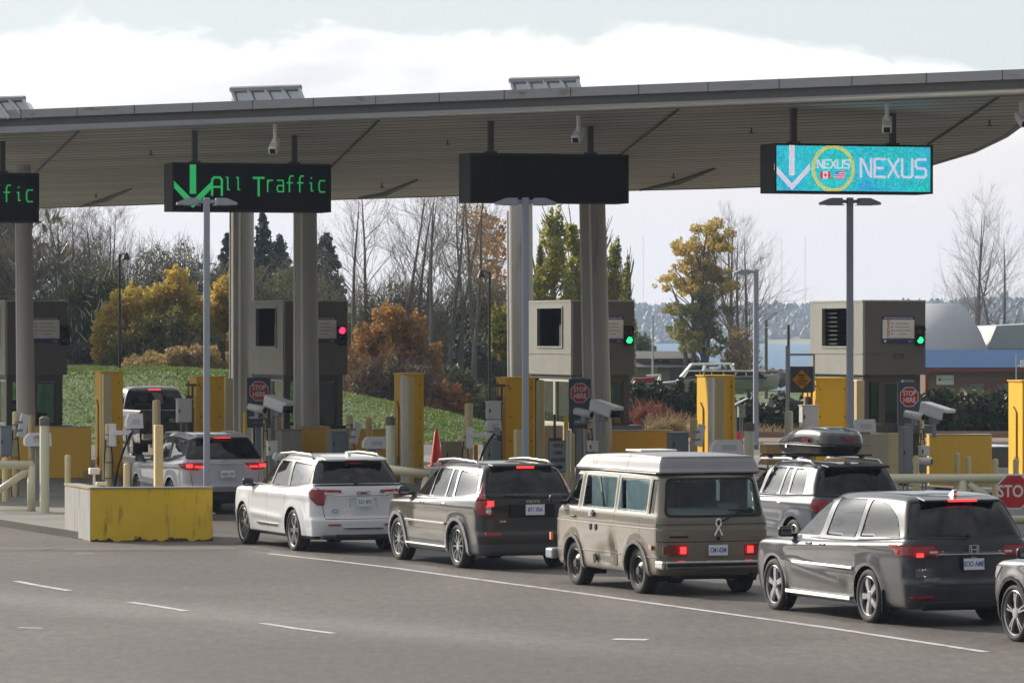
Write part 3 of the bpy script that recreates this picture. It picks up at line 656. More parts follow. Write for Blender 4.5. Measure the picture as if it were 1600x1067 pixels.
for s_ in (1, -1):
    strip(VW, 'window_divider', (.10, s_*.842, 1.46), (.05, .02, .47), TAN, .004, rot=(-s_*.15, 0, 0))
    bm = bmesh.new(); bx(bm, (.1, s_*.76, 1.45), (1.2, .01, .5)); bx(bm, (-1.15, s_*.76, 1.45), (1.0, .01, .5)); mesh_obj('curtain', bm, mat('pale_blue_curtain', (.72, .84, .86), .8, noise=(7, .8), alt=(.50, .62, .64), trans=.5), VW)
    lamp_on(VW, (-2.258, s_*.535, .68), (.02, .09, .10), 'tail_lamp_bulb'); strip(VW, 'indicator_lens', (-2.255, s_*.80, .68), (.02, .12, .12), mat('dull_amber_lens', (.16, .055, .015), .2, coat=.5))
    strip(VW, 'marker_light', (2.03, s_*.90, .72), (.06, .04, .12), AMBER); strip(VW, 'marker_light', (-1.93, s_*.915, .71), (.12, .03, .07), REDL)
    strip(VW, 'badge_reflector', (-2.25, s_*.60, .875) if s_ > 0 else (-2.25, -.66, .875), (.012, .30 if s_ > 0 else .22, .028), BLACK if s_ > 0 else TAN)
for x_, y_, z_, s2 in ((.35, .945, .93, .10), (.14, .945, .93, .10), (.16, .95, .47, .16)):   # torn stickers and door pull on the side
    bm = bmesh.new(); n_ = 9; prism(bm, [(x_+s2/2*math.cos(6.283*k/n_)*(1 if k % 2 else .62), z_+s2/2*math.sin(6.283*k/n_)*(1 if k % 2 else .66)) for k in range(n_)], y_-.02, y_, 'XZ'); mesh_obj('flower_sticker', bm, BLACK, VW)
strip(VW, 'fuel_flap', (.36, .93, 1.14), (.15, .02, .11), mat('pale_cap', (.5, .5, .5), .4), .01); strip(VW, 'door_handle', (.25, .94, 1.13), (.12, .03, .05), BLACK)
bm = bmesh.new(); prism(bm, [(-.50, .47), (-.60, .62), (-.66, .60), (-.66, .40), (-.52, .38)], .86, .918, 'XZ'); mesh_obj('rust_patch', bm, mat('rusty_dent', (.16, .10, .07), .8, noise=(14, .9), alt=(.06, .045, .035)), VW)
bm = bmesh.new(); bx(bm, (-2.34, 0, .47), (.10, 1.72, .13), bev=.03)
for s_ in (1, -1): bx(bm, (-2.22, s_*.865, .47), (.30, .10, .13), bev=.03)
b_ = mesh_obj('rear_bumper', bm, mat('bumper_chrome', (.5, .5, .5), .25, 1, noise=(8, .5), alt=(.3, .28, .25)), VW); bm = bmesh.new(); bx(bm, (-2.395, 0, .47), (.015, 1.7, .045), bev=.005); mesh_obj('bumper_strip', bm, BLACK, b_)
bm = bmesh.new(); bx(bm, (2.25, 0, .45), (.12, 1.74, .16), bev=.03); bx(bm, (2.1, .87, .45), (.3, .1, .16), bev=.03); bx(bm, (2.1, -.87, .45), (.3, .1, .16), bev=.03); mesh_obj('front_bumper', bm, GREYM, VW)
bm = bmesh.new(); bx(bm, (-1.7, 0, .34), (.7, .9, .2), bev=.05); tube(bm, (-1.9, -.6, .33), (-2.3, -.6, .30), .03); mesh_obj('engine_sump', bm, DARKM, VW)
plate(VW, -2.262, -.02, .675, 'CM1-02M', PLBLUE, tsx=.66)
bm = bmesh.new()   # ribbon decal: loop with crossed tails
o = [(0.055*math.sin(t), .075+.055*math.cos(t)) for t in [math.pi*(.2+1.6*k/12)+math.pi for k in range(13)]]
sweep(bm, [(-2.252, -.06, -.10)]+[(-2.252, a*.8, b) for a, b in [(-.012, 0)]+[(.05*math.sin(q), .085+.055*-math.cos(q)) for q in [6.283*k/12 for k in range(1, 12)]]+[(.012, 0)]]+[(-2.252, .06, -.10)], .014, 6)
mesh_obj('ribbon_sticker', bm, mat('white_sticker', (.8, .8, .8), .5), VW, loc=(0, -.03, .99))
strip(VW, 'hatch_lock', (-2.245, -.03, .845), (.02, .05, .05), BLACK); wiper(VW, -2.24, -.02, 1.06, -2.20, -.42, 1.245)
tag_ = strip(VW, 'wiper_blade', (-2.185, -.42, 1.25), (.02, .42, .02), BLACK, rot=(.03, 0, 0))
bm = bmesh.new(); bx(bm, (-1.5, .15, 1.16), (.9, 1.1, .22), bev=.08); bx(bm, (-1.3, -.5, 1.2), (.6, .4, .3), bev=.08); mesh_obj('bedding', bm, mat('bedding', (.45, .5, .55), .9, noise=(6, .6), alt=(.3, .32, .36)), VW)
bm = bmesh.new(); bx(bm, (.1, -.45, 1.0), (.5, .35, 1.2), bev=.06); mesh_obj('cabinet', bm, mat('cabinet_brown', (.12, .09, .06), .7), VW)
# ---- charcoal SUV with tall tail lights
XC = build_car(dict(key='xc', name='sport_utility_vehicle', label='charcoal SUV with tall red lamps up its rear pillars', cat='SUV', at=(713, 888),
    w=.95, af=1.49, ar=-1.37, wr=.37, rim=.262, nsp=10, style='thin', arch=.415, paint=CHAR, flare=.02, archtrim=(.075, mat('arch_grey', (.20, .20, .21), .45), .018), trim=DTRIM, lowtrim=.44,
    rings=suv_rings(1.74, .95, 2.40, -2.40, hood=1.03, cowl=(1.30, 1.17), belt=(1.13, 1.22), rf=.45, rr=-2.02, rb=-2.24, wr_=.68, glassy=.89, cap=.09),
    creases=[(1.0, .0, .05, .016, -2.2, 1.9)],
    swin=[([(1.02, 1.17), (.26, 1.60), (.06, 1.60), (.06, 1.15)], TINT), ([(-.02, 1.16), (-.02, 1.61), (-.70, 1.61), (-.70, 1.16)], PRIV), ([(-.76, 1.16), (-.76, 1.61), (-.98, 1.61), (-1.06, 1.16)], PRIV), ([(-1.14, 1.17), (-1.08, 1.60), (-1.86, 1.55), (-2.02, 1.24)], PRIV)],
    trimpoly=[([(1.18, 1.12), (.28, 1.65), (-1.9, 1.60), (-2.1, 1.20), (-1.1, 1.12)], .05, 3)],
    rwin=([(-.72, 1.19), (-.60, 1.62), (.60, 1.62), (.72, 1.19)], PRIV), fwin=[(-.68, 1.2), (-.55, 1.60), (.55, 1.60), (.68, 1.2)], fwz=1.15,
    rtrimpoly=[([(-.74, 1.16), (-.62, 1.65), (.62, 1.65), (.74, 1.16)], .05, 2)],
    lamps=[('tail_light', [(-3, .88), (-2.20, .88), (-2.12, 1.15), (-3, 1.15)], [(.60, .88), (1.2, .88), (1.2, 1.14), (.72, 1.14)], REDL, .012),
           ('pillar_lamp', [(-3, 1.15), (-2.12, 1.15), (-1.96, 1.62), (-3, 1.62)], [(.755, 1.15), (1.2, 1.15), (1.2, 1.64), (.64, 1.64)], REDL, .01)],
    seams=[[(1.05, 1.14), (1.08, .8), (1.02, .4)], [(.02, 1.12), (.02, .38)], [(-.98, 1.12), (-.98, .92), (-.86, .6), (-.80, .40)]],
    rseams=[[(.68, 1.18), (.60, .88)], [(.60, .88), (.60, .60)], [(.60, .60), (0, .60)]],
    cab=(1.2, -2.1), seats=(.2, -.75), mirror=(1.02, 1.20), handles=[(.22, 1.04), (-.78, 1.04)], hmat=mat('handle_silver', (.4, .4, .4), .25, .8)))
rail(XC, [(.34, .63, 1.66), (.22, .63, 1.735), (-.5, .63, 1.77), (-1.5, .63, 1.745), (-1.68, .63, 1.66)], .021, ALLOY)
for s_ in (1, -1):
    strip(XC, 'door_moulding', (.05, s_*.965, .72), (1.9, .03, .035), mat('handle_silver')); strip(XC, 'sill_trim', (.05, s_*.935, .34), (1.95, .05, .03), CHROME)
    for q, zz in enumerate((1.03, .96)):
        bm = bmesh.new(); lathe(bm, [(.045, 0), (.045, .02), (.02, .028), (.001, .028)], 18); mesh_obj('lamp_lens', bm, CLEARL if q else mat('pink_lens', (.7, .3, .3), .1, coat=.5), XC, loc=(-2.33, s_*.735, zz), rot=(0, 0, math.pi/2+.12*s_))
    strip(XC, 'reflector', (-2.395, s_*.68, .60), (.03, .26, .07), REDL)
    lamp_on(XC, (-2.345, s_*.70, 1.09), (.03, .10, .09), 'tail_lamp_bulb')
lamp_on(XC, (-2.03, -.02, 1.665), (.03, .30, .03)); strip(XC, 'rear_spoiler', (-1.93, 0, 1.695), (.22, 1.1, .035), CHAR, .015, rot=(0, -.1, 0))
plate(XC, -2.375, -.06, .985, '871 7RA', PLBLUE, w=.33, h=.17, tsx=.75); strip(XC, 'plate_recess', (-2.352, -.02, .97), (.02, .78, .21), BLACK)
text('maker_lettering', 'VOLVO', .06, CHROME, XC, (-2.35, -.03, 1.115), rz=-math.pi/2, bold=.003, space=1.3); text('model_lettering', 'XC90', .045, CHROME, XC, (-2.37, .50, .80), rz=-math.pi/2, bold=.002)
wiper(XC, -2.29, .05, 1.20, -2.27, .45, 1.21)
# ---- white SUV
WS = build_car(dict(key='ws', name='sport_utility_vehicle', label='white SUV with dark rear glass and hooked red tail lights', cat='SUV', at=(457, 861),
    w=.955, af=1.49, ar=-1.37, wr=.375, rim=.285, nsp=6, style='double', arch=.42, paint=WHITEP, flare=.022, trim=BLACK, lowtrim=.29,
    rings=suv_rings(1.70, .955, 2.44, -2.46, hood=1.05, cowl=(1.30, 1.15), belt=(1.11, 1.20), rf=.42, rr=-2.00, rb=-2.26, wr_=.66, glassy=.88, cap=.09, bum=.07),
    creases=[(.98, .0, .05, .02, -2.3, 1.0), (.58, .03, .06, -.025, -.8, 1.0)],
    swin=[([(1.06, 1.14), (.26, 1.57), (.06, 1.57), (.06, 1.13)], TINT), ([(-.02, 1.14), (-.02, 1.57), (-.70, 1.57), (-.92, 1.15)], PRIV), ([(-1.05, 1.15), (-.86, 1.57), (-1.90, 1.52), (-1.96, 1.22)], PRIV)],
    trimpoly=[([(1.24, 1.09), (.30, 1.615), (-1.0, 1.62), (-1.95, 1.56), (-2.12, 1.19), (-1.1, 1.10)], .05, 2)],
    rwin=([(-.82, 1.19), (-.66, 1.59), (.66, 1.59), (.82, 1.19)], PRIV), fwin=[(-.68, 1.18), (-.55, 1.57), (.55, 1.57), (.68, 1.18)], fwz=1.12,
    rtrimpoly=[([(-.88, 1.17), (-.70, 1.61), (.70, 1.61), (.88, 1.17)], .05, 2)],
    lamps=[('tail_light', [(-3, .84), (-2.30, .84), (-2.16, 1.05), (-2.2, 1.11), (-3, 1.11)], [(.67, .84), (1.3, .84), (1.3, 1.12), (.60, 1.12)], REDL, .014), ('tail_lamp_bar', None, [(.36, 1.055), (.36, 1.10), (.70, 1.11), (.70, 1.05)], REDL, .014)],
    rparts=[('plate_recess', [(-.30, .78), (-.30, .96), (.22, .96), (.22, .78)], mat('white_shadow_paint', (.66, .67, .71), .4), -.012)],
    seams=[[(1.1, 1.1), (1.12, .8), (1.05, .36)], [(.02, 1.10), (.02, .34)], [(-.98, 1.12), (-.98, .94), (-.88, .6), (-.84, .34)]],
    rseams=[[(.80, 1.16), (.74, 1.11)], [(.70, .84), (.66, .60)], [(.66, .60), (0, .60)]],
    cab=(1.2, -2.1), seats=(.2, -.75), mirror=(1.04, 1.15), handles=[(.22, 1.0), (-.74, 1.0)], hmat=WHITEP))
rail(WS, [(.34, .615, 1.62), (.22, .615, 1.685), (-.5, .615, 1.72), (-1.45, .615, 1.70), (-1.62, .615, 1.63)], .022, ALLOY)
for s_ in (1, -1):
    strip(WS, 'lamp_insert', (-2.405, s_*.56, 1.045), (.03, .26, .035), CLEARL, rz=-.0); strip(WS, 'sill_trim', (.03, s_*.945, .44), (1.15, .03, .035), CHROME)
    strip(WS, 'reflector', (-2.465, s_*.52, .50), (.02, .24, .032), REDL); strip(WS, 'exhaust_tip', (-2.40, s_*.62, .285), (.16, .26, .075), DARKM, .03)
strip(WS, 'bumper_trim', (-2.475, 0, .44), (.02, .75, .035), CHROME); strip(WS, 'chrome_strip', (-2.43, 0, 1.01), (.02, 1.0, .022), CHROME)
strip(WS, 'bumper_cutout', (-2.43, 0, .28), (.12, 1.0, .10), BLACK, .03)
plate(WS, -2.44, -.05, .895, '531 4PX', PLGREEN, tsx=.75); text('maker_lettering', 'GMC', .085, REDL, WS, (-2.43, -.02, 1.045), rz=-math.pi/2, bold=.003, ext=.004, sx=1.35)
bm = bmesh.new(); ovalring(bm, 0, 0, .06, .032, .012, 0); mesh_obj('oval_sticker', bm, PLBLUE, WS, loc=(-2.42, .50, .74))
lamp_on(WS, (-2.03, 0, 1.60), (.03, .24, .022)); strip(WS, 'rear_spoiler', (-1.98, 0, 1.635), (.30, 1.16, .04), WHITEP, .018, rot=(0, -.12, 0)); strip(WS, 'spoiler_cheek', (-2.10, 0, 1.60), (.06, .44, .05), BLACK, .01)
wiper(WS, -2.33, .1, 1.21, -2.27, -.1, 1.26)
bm = bmesh.new(); prism(bm, [(-1.5, 1.67), (-1.72, 1.67), (-1.72, 1.74), (-1.66, 1.745)], -.03, .03, 'XZ'); mesh_obj('roof_antenna', bm, WHITEP, WS)
# ---- silver SUV
HS = build_car(dict(key='hs', name='sport_utility_vehicle', label='silver SUV with lit brake lights turning in behind the yellow barrier wall', cat='SUV', at=(266, 802), hd=19.5,
    w=.96, af=1.47, ar=-1.32, wr=.37, rim=.27, nsp=6, style='double', arch=.415, paint=SILVER, flare=.022, trim=BLACK, lowtrim=.50,
    rings=suv_rings(1.72, .96, 2.44, -2.44, hood=1.02, cowl=(1.32, 1.13), belt=(1.10, 1.24), rf=.42, rr=-2.02, rb=-2.28, wr_=.66, glassy=.885, cap=.09, bum=.08),
    creases=[(1.0, -.02, .05, .02, -2.3, 1.3), (.60, .03, .06, -.02, -.8, 1.0)],
    swin=[([(1.08, 1.13), (.28, 1.58), (.06, 1.58), (.06, 1.12)], CLEARG), ([(-.02, 1.14), (-.02, 1.58), (-.72, 1.58), (-.92, 1.17)], PRIV), ([(-1.05, 1.18), (-.88, 1.58), (-1.80, 1.54), (-2.0, 1.28)], PRIV)],
    trimpoly=[([(1.24, 1.08), (.30, 1.62), (-1.0, 1.63), (-1.9, 1.58), (-2.1, 1.24), (-1.1, 1.10)], .05, 2)],
    rwin=([(-.80, 1.20), (-.64, 1.58), (.64, 1.58), (.80, 1.20)], PRIV), fwin=[(-.68, 1.17), (-.55, 1.57), (.55, 1.57), (.68, 1.17)], fwz=1.12,
    rtrimpoly=[([(-.86, 1.17), (-.68, 1.61), (.68, 1.61), (.86, 1.17)], .08, 2)],
    lamps=[('tail_light', [(-3, .96), (-2.30, .94), (-1.92, 1.07), (-3, 1.16)], [(.42, 1.09), (.62, .93), (1.3, .93), (1.3, 1.13), (.7, 1.12)], REDL, .014)],
    seams=[[(1.1, 1.1), (1.12, .8), (1.05, .36)], [(.02, 1.10), (.02, .34)], [(-.98, 1.12), (-.98, .94), (-.88, .6), (-.84, .34)]],
    rseams=[[(.80, 1.16), (.80, 1.10)], [(.76, .92), (.70, .55)], [(.70, .55), (0, .52)]],
    cab=(1.2, -2.1), seats=(.2, -.75), mirror=(1.04, 1.13), handles=[(.22, 1.0), (-.74, 1.02)], hmat=SILVER))
rail(HS, [(.34, .61, 1.64), (.22, .61, 1.69), (-.6, .61, 1.725), (-1.45, .61, 1.70), (-1.62, .61, 1.64)], .02, ALLOY)
for s_ in (1, -1): lamp_on(HS, (-2.36, s_*.80, 1.04), (.05, .13, .07), 'brake_light'); lamp_on(HS, (-2.395, s_*.60, 1.02), (.02, .18, .03), 'tail_lamp_bulb')
lamp_on(HS, (-2.06, 0, 1.63), (.03, .36, .025)); strip(HS, 'rear_spoiler', (-1.98, 0, 1.665), (.30, 1.16, .04), SILVER, .018, rot=(0, -.12, 0))
strip(HS, 'chrome_strip', (-2.405, 0, 1.085), (.02, .72, .025), CHROME); strip(HS, 'bumper_step', (-2.47, 0, .60), (.06, 1.35, .07), SILVER, .025)
for s_ in (1, -1): strip(HS, 'exhaust_tip', (-2.36, s_*.55, .32), (.2, .09, .07), CHROME, .03)
bm = bmesh.new(); ovalring(bm, 0, 0, .10, .068, .010, 0); ovalring(bm, 0, 0, .034, .064, .009, -.002); ovalring(bm, 0, .028, .064, .028, .009, -.004); mesh_obj('emblem', bm, CHROME, HS, loc=(-2.405, 0, 1.10))
plate(HS, -2.43, -.02, .86, 'AXK1 FD', PLBLUE, foot='WASHINGTON', tsx=.7)
# ---- blue-grey SUV with the roof box
GL = build_car(dict(key='gl', name='sport_utility_vehicle', label='blue-grey boxy SUV with roof rails and crossbars behind the dark minivan', cat='SUV', at=(1238, 877),
    w=.92, af=1.42, ar=-1.34, wr=.36, rim=.26, nsp=6, style='double', arch=.405, paint=BLUEG, flare=.02, trim=BLACK, lowtrim=.4,
    rings=suv_rings(1.67, .92, 2.27, -2.26, hood=1.02, cowl=(1.25, 1.12), belt=(1.08, 1.13), rf=.42, rr=-1.92, rb=-2.12, wr_=.66, glassy=.90, cap=.08),
    creases=[(.98, .0, .05, .018, -2.2, 1.2), (.60, .05, .06, -.02, -.8, 1.0)],
    swin=[([(1.02, 1.11), (.30, 1.56), (.10, 1.56), (.10, 1.11)], CLEARG), ([(.0, 1.12), (-.10, 1.57), (-.72, 1.57), (-.66, 1.12)], TINT), ([(-.74, 1.12), (-.78, 1.57), (-.98, 1.57), (-1.02, 1.12)], TINT), ([(-1.10, 1.14), (-1.08, 1.57), (-1.52, 1.55), (-1.60, 1.14)], TINT)],
    rwin=([(-.74, 1.13), (-.62, 1.56), (.62, 1.56), (.74, 1.13)], PRIV), fwin=[(-.68, 1.17), (-.55, 1.55), (.55, 1.55), (.68, 1.17)], fwz=1.12,
    rtrimpoly=[([(-.80, 1.10), (-.67, 1.60), (.67, 1.60), (.80, 1.10)], .05, 2)], trimpoly=[([(1.12, 1.07), (.30, 1.60), (-1.0, 1.61), (-1.04, 1.08)], .05, 0)],
    lamps=[('tail_light', [(-3, .85), (-2.05, .85), (-1.98, 1.06), (-3, 1.07)], [(.58, .85), (1.3, .85), (1.3, 1.07), (.58, 1.07)], REDL, .014)],
    seams=[[(1.1, 1.08), (1.12, .8), (1.05, .36)], [(.05, 1.08), (.05, .34)], [(-1.02, 1.08), (-.98, .94), (-.88, .6), (-.84, .34)]],
    rseams=[[(.70, 1.1), (.66, .60)], [(.66, .60), (0, .60)]],
    cab=(1.2, -2.0), seats=(.2, -.75), mirror=(1.04, 1.13), handles=[(.24, .98), (-.80, .98)], hmat=CHROME))
rail(GL, [(.62, .63, 1.60), (.50, .63, 1.685), (-.5, .63, 1.715), (-1.5, .63, 1.69), (-1.68, .63, 1.60)], .026, ALLOY)
for x_ in (.15, -.85):
    bm = bmesh.new(); bx(bm, (x_, 0, 1.765), (.07, 1.62, .028), bev=.01); bx(bm, (x_, .63, 1.74), (.09, .09, .06), bev=.02); bx(bm, (x_, -.63, 1.74), (.09, .09, .06), bev=.02); mesh_obj('roof_crossbar', bm, BLACK, GL)
strip(GL, 'rear_spoiler', (-1.92, 0, 1.615), (.30, 1.14, .04), BLACK, .018, rot=(0, -.1, 0)); strip(GL, 'chrome_strip', (-2.2, 0, .98), (.02, .7, .03), CHROME); plate(GL, -2.215, 0, .84, 'HK4 27L', PLBLUE)
lg = dict(rfx=.5, rfy=.3, rrx=.2, rry=.2, wf=.8, wr=.92, bf=.1, br=.05)
bm = loft([dict(z=1.79, xf=.78, xr=-1.28, w=.28, **lg), dict(z=1.80, xf=.88, xr=-1.34, w=.38, **lg), dict(z=1.91, xf=.97, xr=-1.42, w=.425, **lg), dict(z=1.93, xf=.99, xr=-1.44, w=.435, **lg)])
rb = empty('roof_box', GL.matrix_basis @ Vector((-.12, 0, 0)), GL.rotation_euler.z, 'glossy black roof cargo box strapped on the blue-grey SUV', 'roof box')
me = bpy.data.meshes.new('tray'); bm.to_mesh(me); bm.free(); me.materials.append(BLACK); link('tray', me, rb)
bm = loft([dict(z=1.932, xf=.99, xr=-1.44, w=.43, **lg), dict(z=1.955, xf=1.0, xr=-1.445, w=.438, **lg), dict(zf=2.01, zm=2.10, zr=2.10, xf=.82, xr=-1.42, w=.425, **lg), dict(zf=2.06, zm=2.21, zr=2.17, xf=.55, xr=-1.36, w=.36, **lg), dict(zf=2.09, zm=2.235, zr=2.19, xf=.3, xr=-1.25, w=.22, **lg), dict(zf=2.10, zm=2.235, zr=2.19, xf=.1, xr=-1.0, w=.08, rfx=.03, rfy=.03, rrx=.03, rry=.03)])
me = bpy.data.meshes.new('lid'); bm.to_mesh(me); bm.free(); me.materials.append(mat('box_gloss_black', (.02, .02, .022), .22, coat=1)); lid = link('lid', me, rb)
text('lid_lettering', 'THULE', .08, REDL, rb, (-1.45, -.05, 2.06), rz=-math.pi/2, tilt=-.1, bold=.006, ext=.01); text('lid_lettering', 'THULE', .08, REDL, rb, (-.75, .44, 2.02), rz=math.pi, tilt=-.15, bold=.004, ext=.01)
bm = bmesh.new(); tube(bm, (.0, .425, 1.915), (.0, .46, 1.915), .035, n=14); mesh_obj('lock', bm, CHROME, rb)
bm = bmesh.new(); bx(bm, (-.22, 0, 1.941), (2.36, .905, .012), bev=.004); mesh_obj('seam_band', bm, mat('band_grey', (.10, .10, .105), .4), rb)
# ---- car cut off by the right edge of the picture
RE = build_car(dict(key='re', name='sport_utility_vehicle', label='gunmetal SUV at the right edge, only its front wheel and wing in view', cat='SUV', at=(1755, 1027),
    w=.94, af=1.42, ar=-1.38, wr=.365, rim=.28, nsp=5, style='double', arch=.41, paint=GUN, flare=.022, trim=BLACK, lowtrim=.33, archtrim=(.05, BLACK, .015),
    rings=suv_rings(1.68, .94, 2.32, -2.30, hood=1.0, cowl=(1.28, 1.12), belt=(1.08, 1.18), rf=.42, rr=-1.95, rb=-2.15, wr_=.66, glassy=.885, cap=.09),
    creases=[(.98, .0, .05, .02, -2.2, 1.2)],
    swin=[([(1.04, 1.12), (.30, 1.56), (.06, 1.56), (.06, 1.11)], TINT), ([(-.02, 1.13), (-.02, 1.56), (-.80, 1.56), (-.95, 1.15)], PRIV)],
    rwin=([(-.72, 1.18), (-.62, 1.56), (.62, 1.56), (.72, 1.18)], PRIV), fwin=[(-.68, 1.17), (-.55, 1.55), (.55, 1.55), (.68, 1.17)], fwz=1.12,
    lamps=[('head_light', [(3, .74), (1.92, .78), (1.78, .93), (3, .92)], [(.5, .76), (1.3, .76), (1.3, .94), (.5, .92)], CLEARL, .01)],
    seams=[[(1.1, 1.08), (1.12, .8), (1.05, .36)], [(.02, 1.08), (.02, .34)]], cab=(1.2, -2.0), seats=(.2, -.75), mirror=(1.04, 1.13), handles=[(.22, .98)], hmat=GUN))
# ---- pickup truck between the yellow scanner panels
tl = dict(rfx=.35, rfy=.3, rrx=.06, rry=.08, wf=.93, wr=.985, bf=.1, br=.02)
def tdisp(x, y, z): return x, y, z
TR = build_car(dict(key='tr', name='pickup_truck', label='dark pickup truck with glinting side waiting beside the first booth', cat='pickup truck', at=(203, 716), D=124, hd=18.5,
    w=1.02, af=1.85, ar=-1.85, wr=.42, ww=.28, rim=.26, nsp=6, style='wide', arch=.49, paint=TRP, flare=.02, trim=BLACK, lowtrim=.52,
    rings=[dict(z=.50, xf=2.6, xr=-2.6, w=.8, **tl), dict(z=.48, xf=2.75, xr=-2.85, w=.94, **tl), dict(z=.55, xf=2.84, xr=-2.95, w=.98, **tl), dict(z=.85, xf=2.90, xr=-2.98, w=1.01, **tl), dict(z=1.1, xf=2.88, xr=-2.98, w=1.02, **tl),
           dict(zf=1.28, zm=1.34, zr=1.36, xf=2.82, xr=-2.97, w=1.0, **tl), dict(zf=1.33, zm=1.39, zr=1.41, xf=2.70, xr=-2.95, w=.97, **tl), dict(zf=1.36, zm=1.40, zr=1.415, xf=2.5, xr=-2.92, w=.90, **tl),
           dict(zf=1.42, zm=1.405, zr=1.10, xf=1.7, xr=-2.90, w=.86, **tl), dict(zf=1.44, zm=1.41, zr=1.0, xf=1.5, xr=-2.8, w=.7, **tl), dict(zf=1.44, zm=1.41, zr=1.0, xf=1.3, xr=-2.6, w=.3, rfx=.1, rfy=.1, rrx=.1, rry=.1)],
    swin=[], rwin=([(-.2, .6), (-.2, .61), (.2, .61), (.2, .6)], PRIV),
    lamps=[('tail_light', [(-3.2, .98), (-2.83, .98), (-2.83, 1.36), (-3.2, 1.36)], [(.84, .98), (1.2, .98), (1.2, 1.36), (.84, 1.36)], REDL, .015)],
    rparts=[('tailgate', [(-.82, .82), (-.82, 1.37), (.82, 1.37), (.82, .82)], mat('tailgate_black', (.015, .015, .016), .25, coat=.7), .01)],
    cab=(1.3, -.6), seats=(.5, -.4), floor=.8, mirror=(1.35, 1.52), mirmat=CHROME))
cr_ = dict(rfx=.2, rfy=.2, rrx=.1, rry=.16, wf=.92, wr=.95, bf=.2, br=.03)
bm = loft([dict(z=1.36, xf=1.75, xr=-.75, w=.96, **cr_), dict(z=1.46, xf=1.55, xr=-.76, w=.94, **cr_), dict(z=1.90, xf=.85, xr=-.66, w=.80, **cr_), dict(z=1.97, xf=.72, xr=-.60, w=.74, **cr_), dict(z=2.03, xf=.5, xr=-.45, w=.5, **cr_), dict(z=2.04, xf=.3, xr=-.3, w=.2, rfx=.05, rfy=.05, rrx=.05, rry=.05)])
take(bm, region(bm, planes_of(rpoly([(-.82, 1.46), (-.68, 1.90), (.68, 1.90), (.82, 1.46)], .08), 'YZ'), rear), 'rear_window', PRIV, TR, -.006)
for s_ in (1, -1):
    for pp in ([(1.25, 1.48), (.70, 1.86), (.35, 1.86), (.35, 1.46)], [(.25, 1.46), (.25, 1.86), (-.52, 1.86), (-.6, 1.46)]): take(bm, region(bm, planes_of(rpoly(pp, .05), 'XZ'), side(s_)), 'side_window', TINT, TR, -.006)
take(bm, region(bm, planes_of(rpoly([(-.78, 1.5), (-.64, 1.9), (.64, 1.9), (.78, 1.5)], .06), 'YZ'), lambda c, n: n.x > .3), 'windscreen', CLEARG, TR, -.006)
me = bpy.data.meshes.new('cab'); bm.to_mesh(me); bm.free(); me.materials.append(TRP); link('cab', me, TR)
lamp_on(TR, (-.63, 0, 1.945), (.03, .34, .03)); strip(TR, 'rear_bumper', (-3.02, 0, .68), (.16, 1.9, .18), CHROME, .04); plate(TR, -3.11, 0, .70, '8E4 19P', PLBLUE)
text('tailgate_lettering', 'FORD', .13, CHROME, TR, (-3.0, 0, 1.12), rz=-math.pi/2, bold=.004)
# ---------------------------------------------------------------- ground, road, water, far shore
def terr(X, D):
    z = gz(D); q = X/max(D, 1)
    m = float(np.interp(q, [-.13, -.075, -.055, -.037, -.015, -.004, .01], [2.15, 2.15, 1.95, 1.25, .60, .15, 0]))
    z += m*sst(138, 162, D)-.36*sst(140, 158, D)*sst(-.006, .01, q)
    z -= .4*sst(260, 330, D); z -= 3.2*sst(332, 345, D)
    return z
def sheet(name, xs, ds, zf, m, off=0, kind='structure', cond=None):
    bm = bmesh.new(); V = [[bm.verts.new((x, d, zf(x, d)+off)) for x in xs] for d in ds]
    for i in range(len(ds)-1):
        for j in range(len(xs)-1):
            if cond and not cond((xs[j]+xs[j+1])/2, (ds[i]+ds[i+1])/2): continue
            f = bm.faces.new((V[i][j], V[i][j+1], V[i+1][j+1], V[i+1][j])); f.smooth = True
    bmesh.ops.delete(bm, geom=[v for v in bm.verts if not v.link_faces], context='VERTS')
    me = bpy.data.meshes.new(name); bm.to_mesh(me); bm.free(); me.materials.append(m); o = link(name, me); o['kind'] = kind; return o
xs = [-600, -400, -250, -160, -110, -85]+list(np.arange(-70, 90.1, 2.0))+[110, 150, 220, 350, 600]; ds = [-400, -200, -100, -50]+list(np.arange(-20, 372.1, 2.0))
GRASSG = mat('meadow_ground', (.055, .10, .014), .9, noise=(.35, .8), alt=(.09, .12, .03), bump=(9, .8, .08))
sheet('ground', xs, ds, terr, GRASSG)
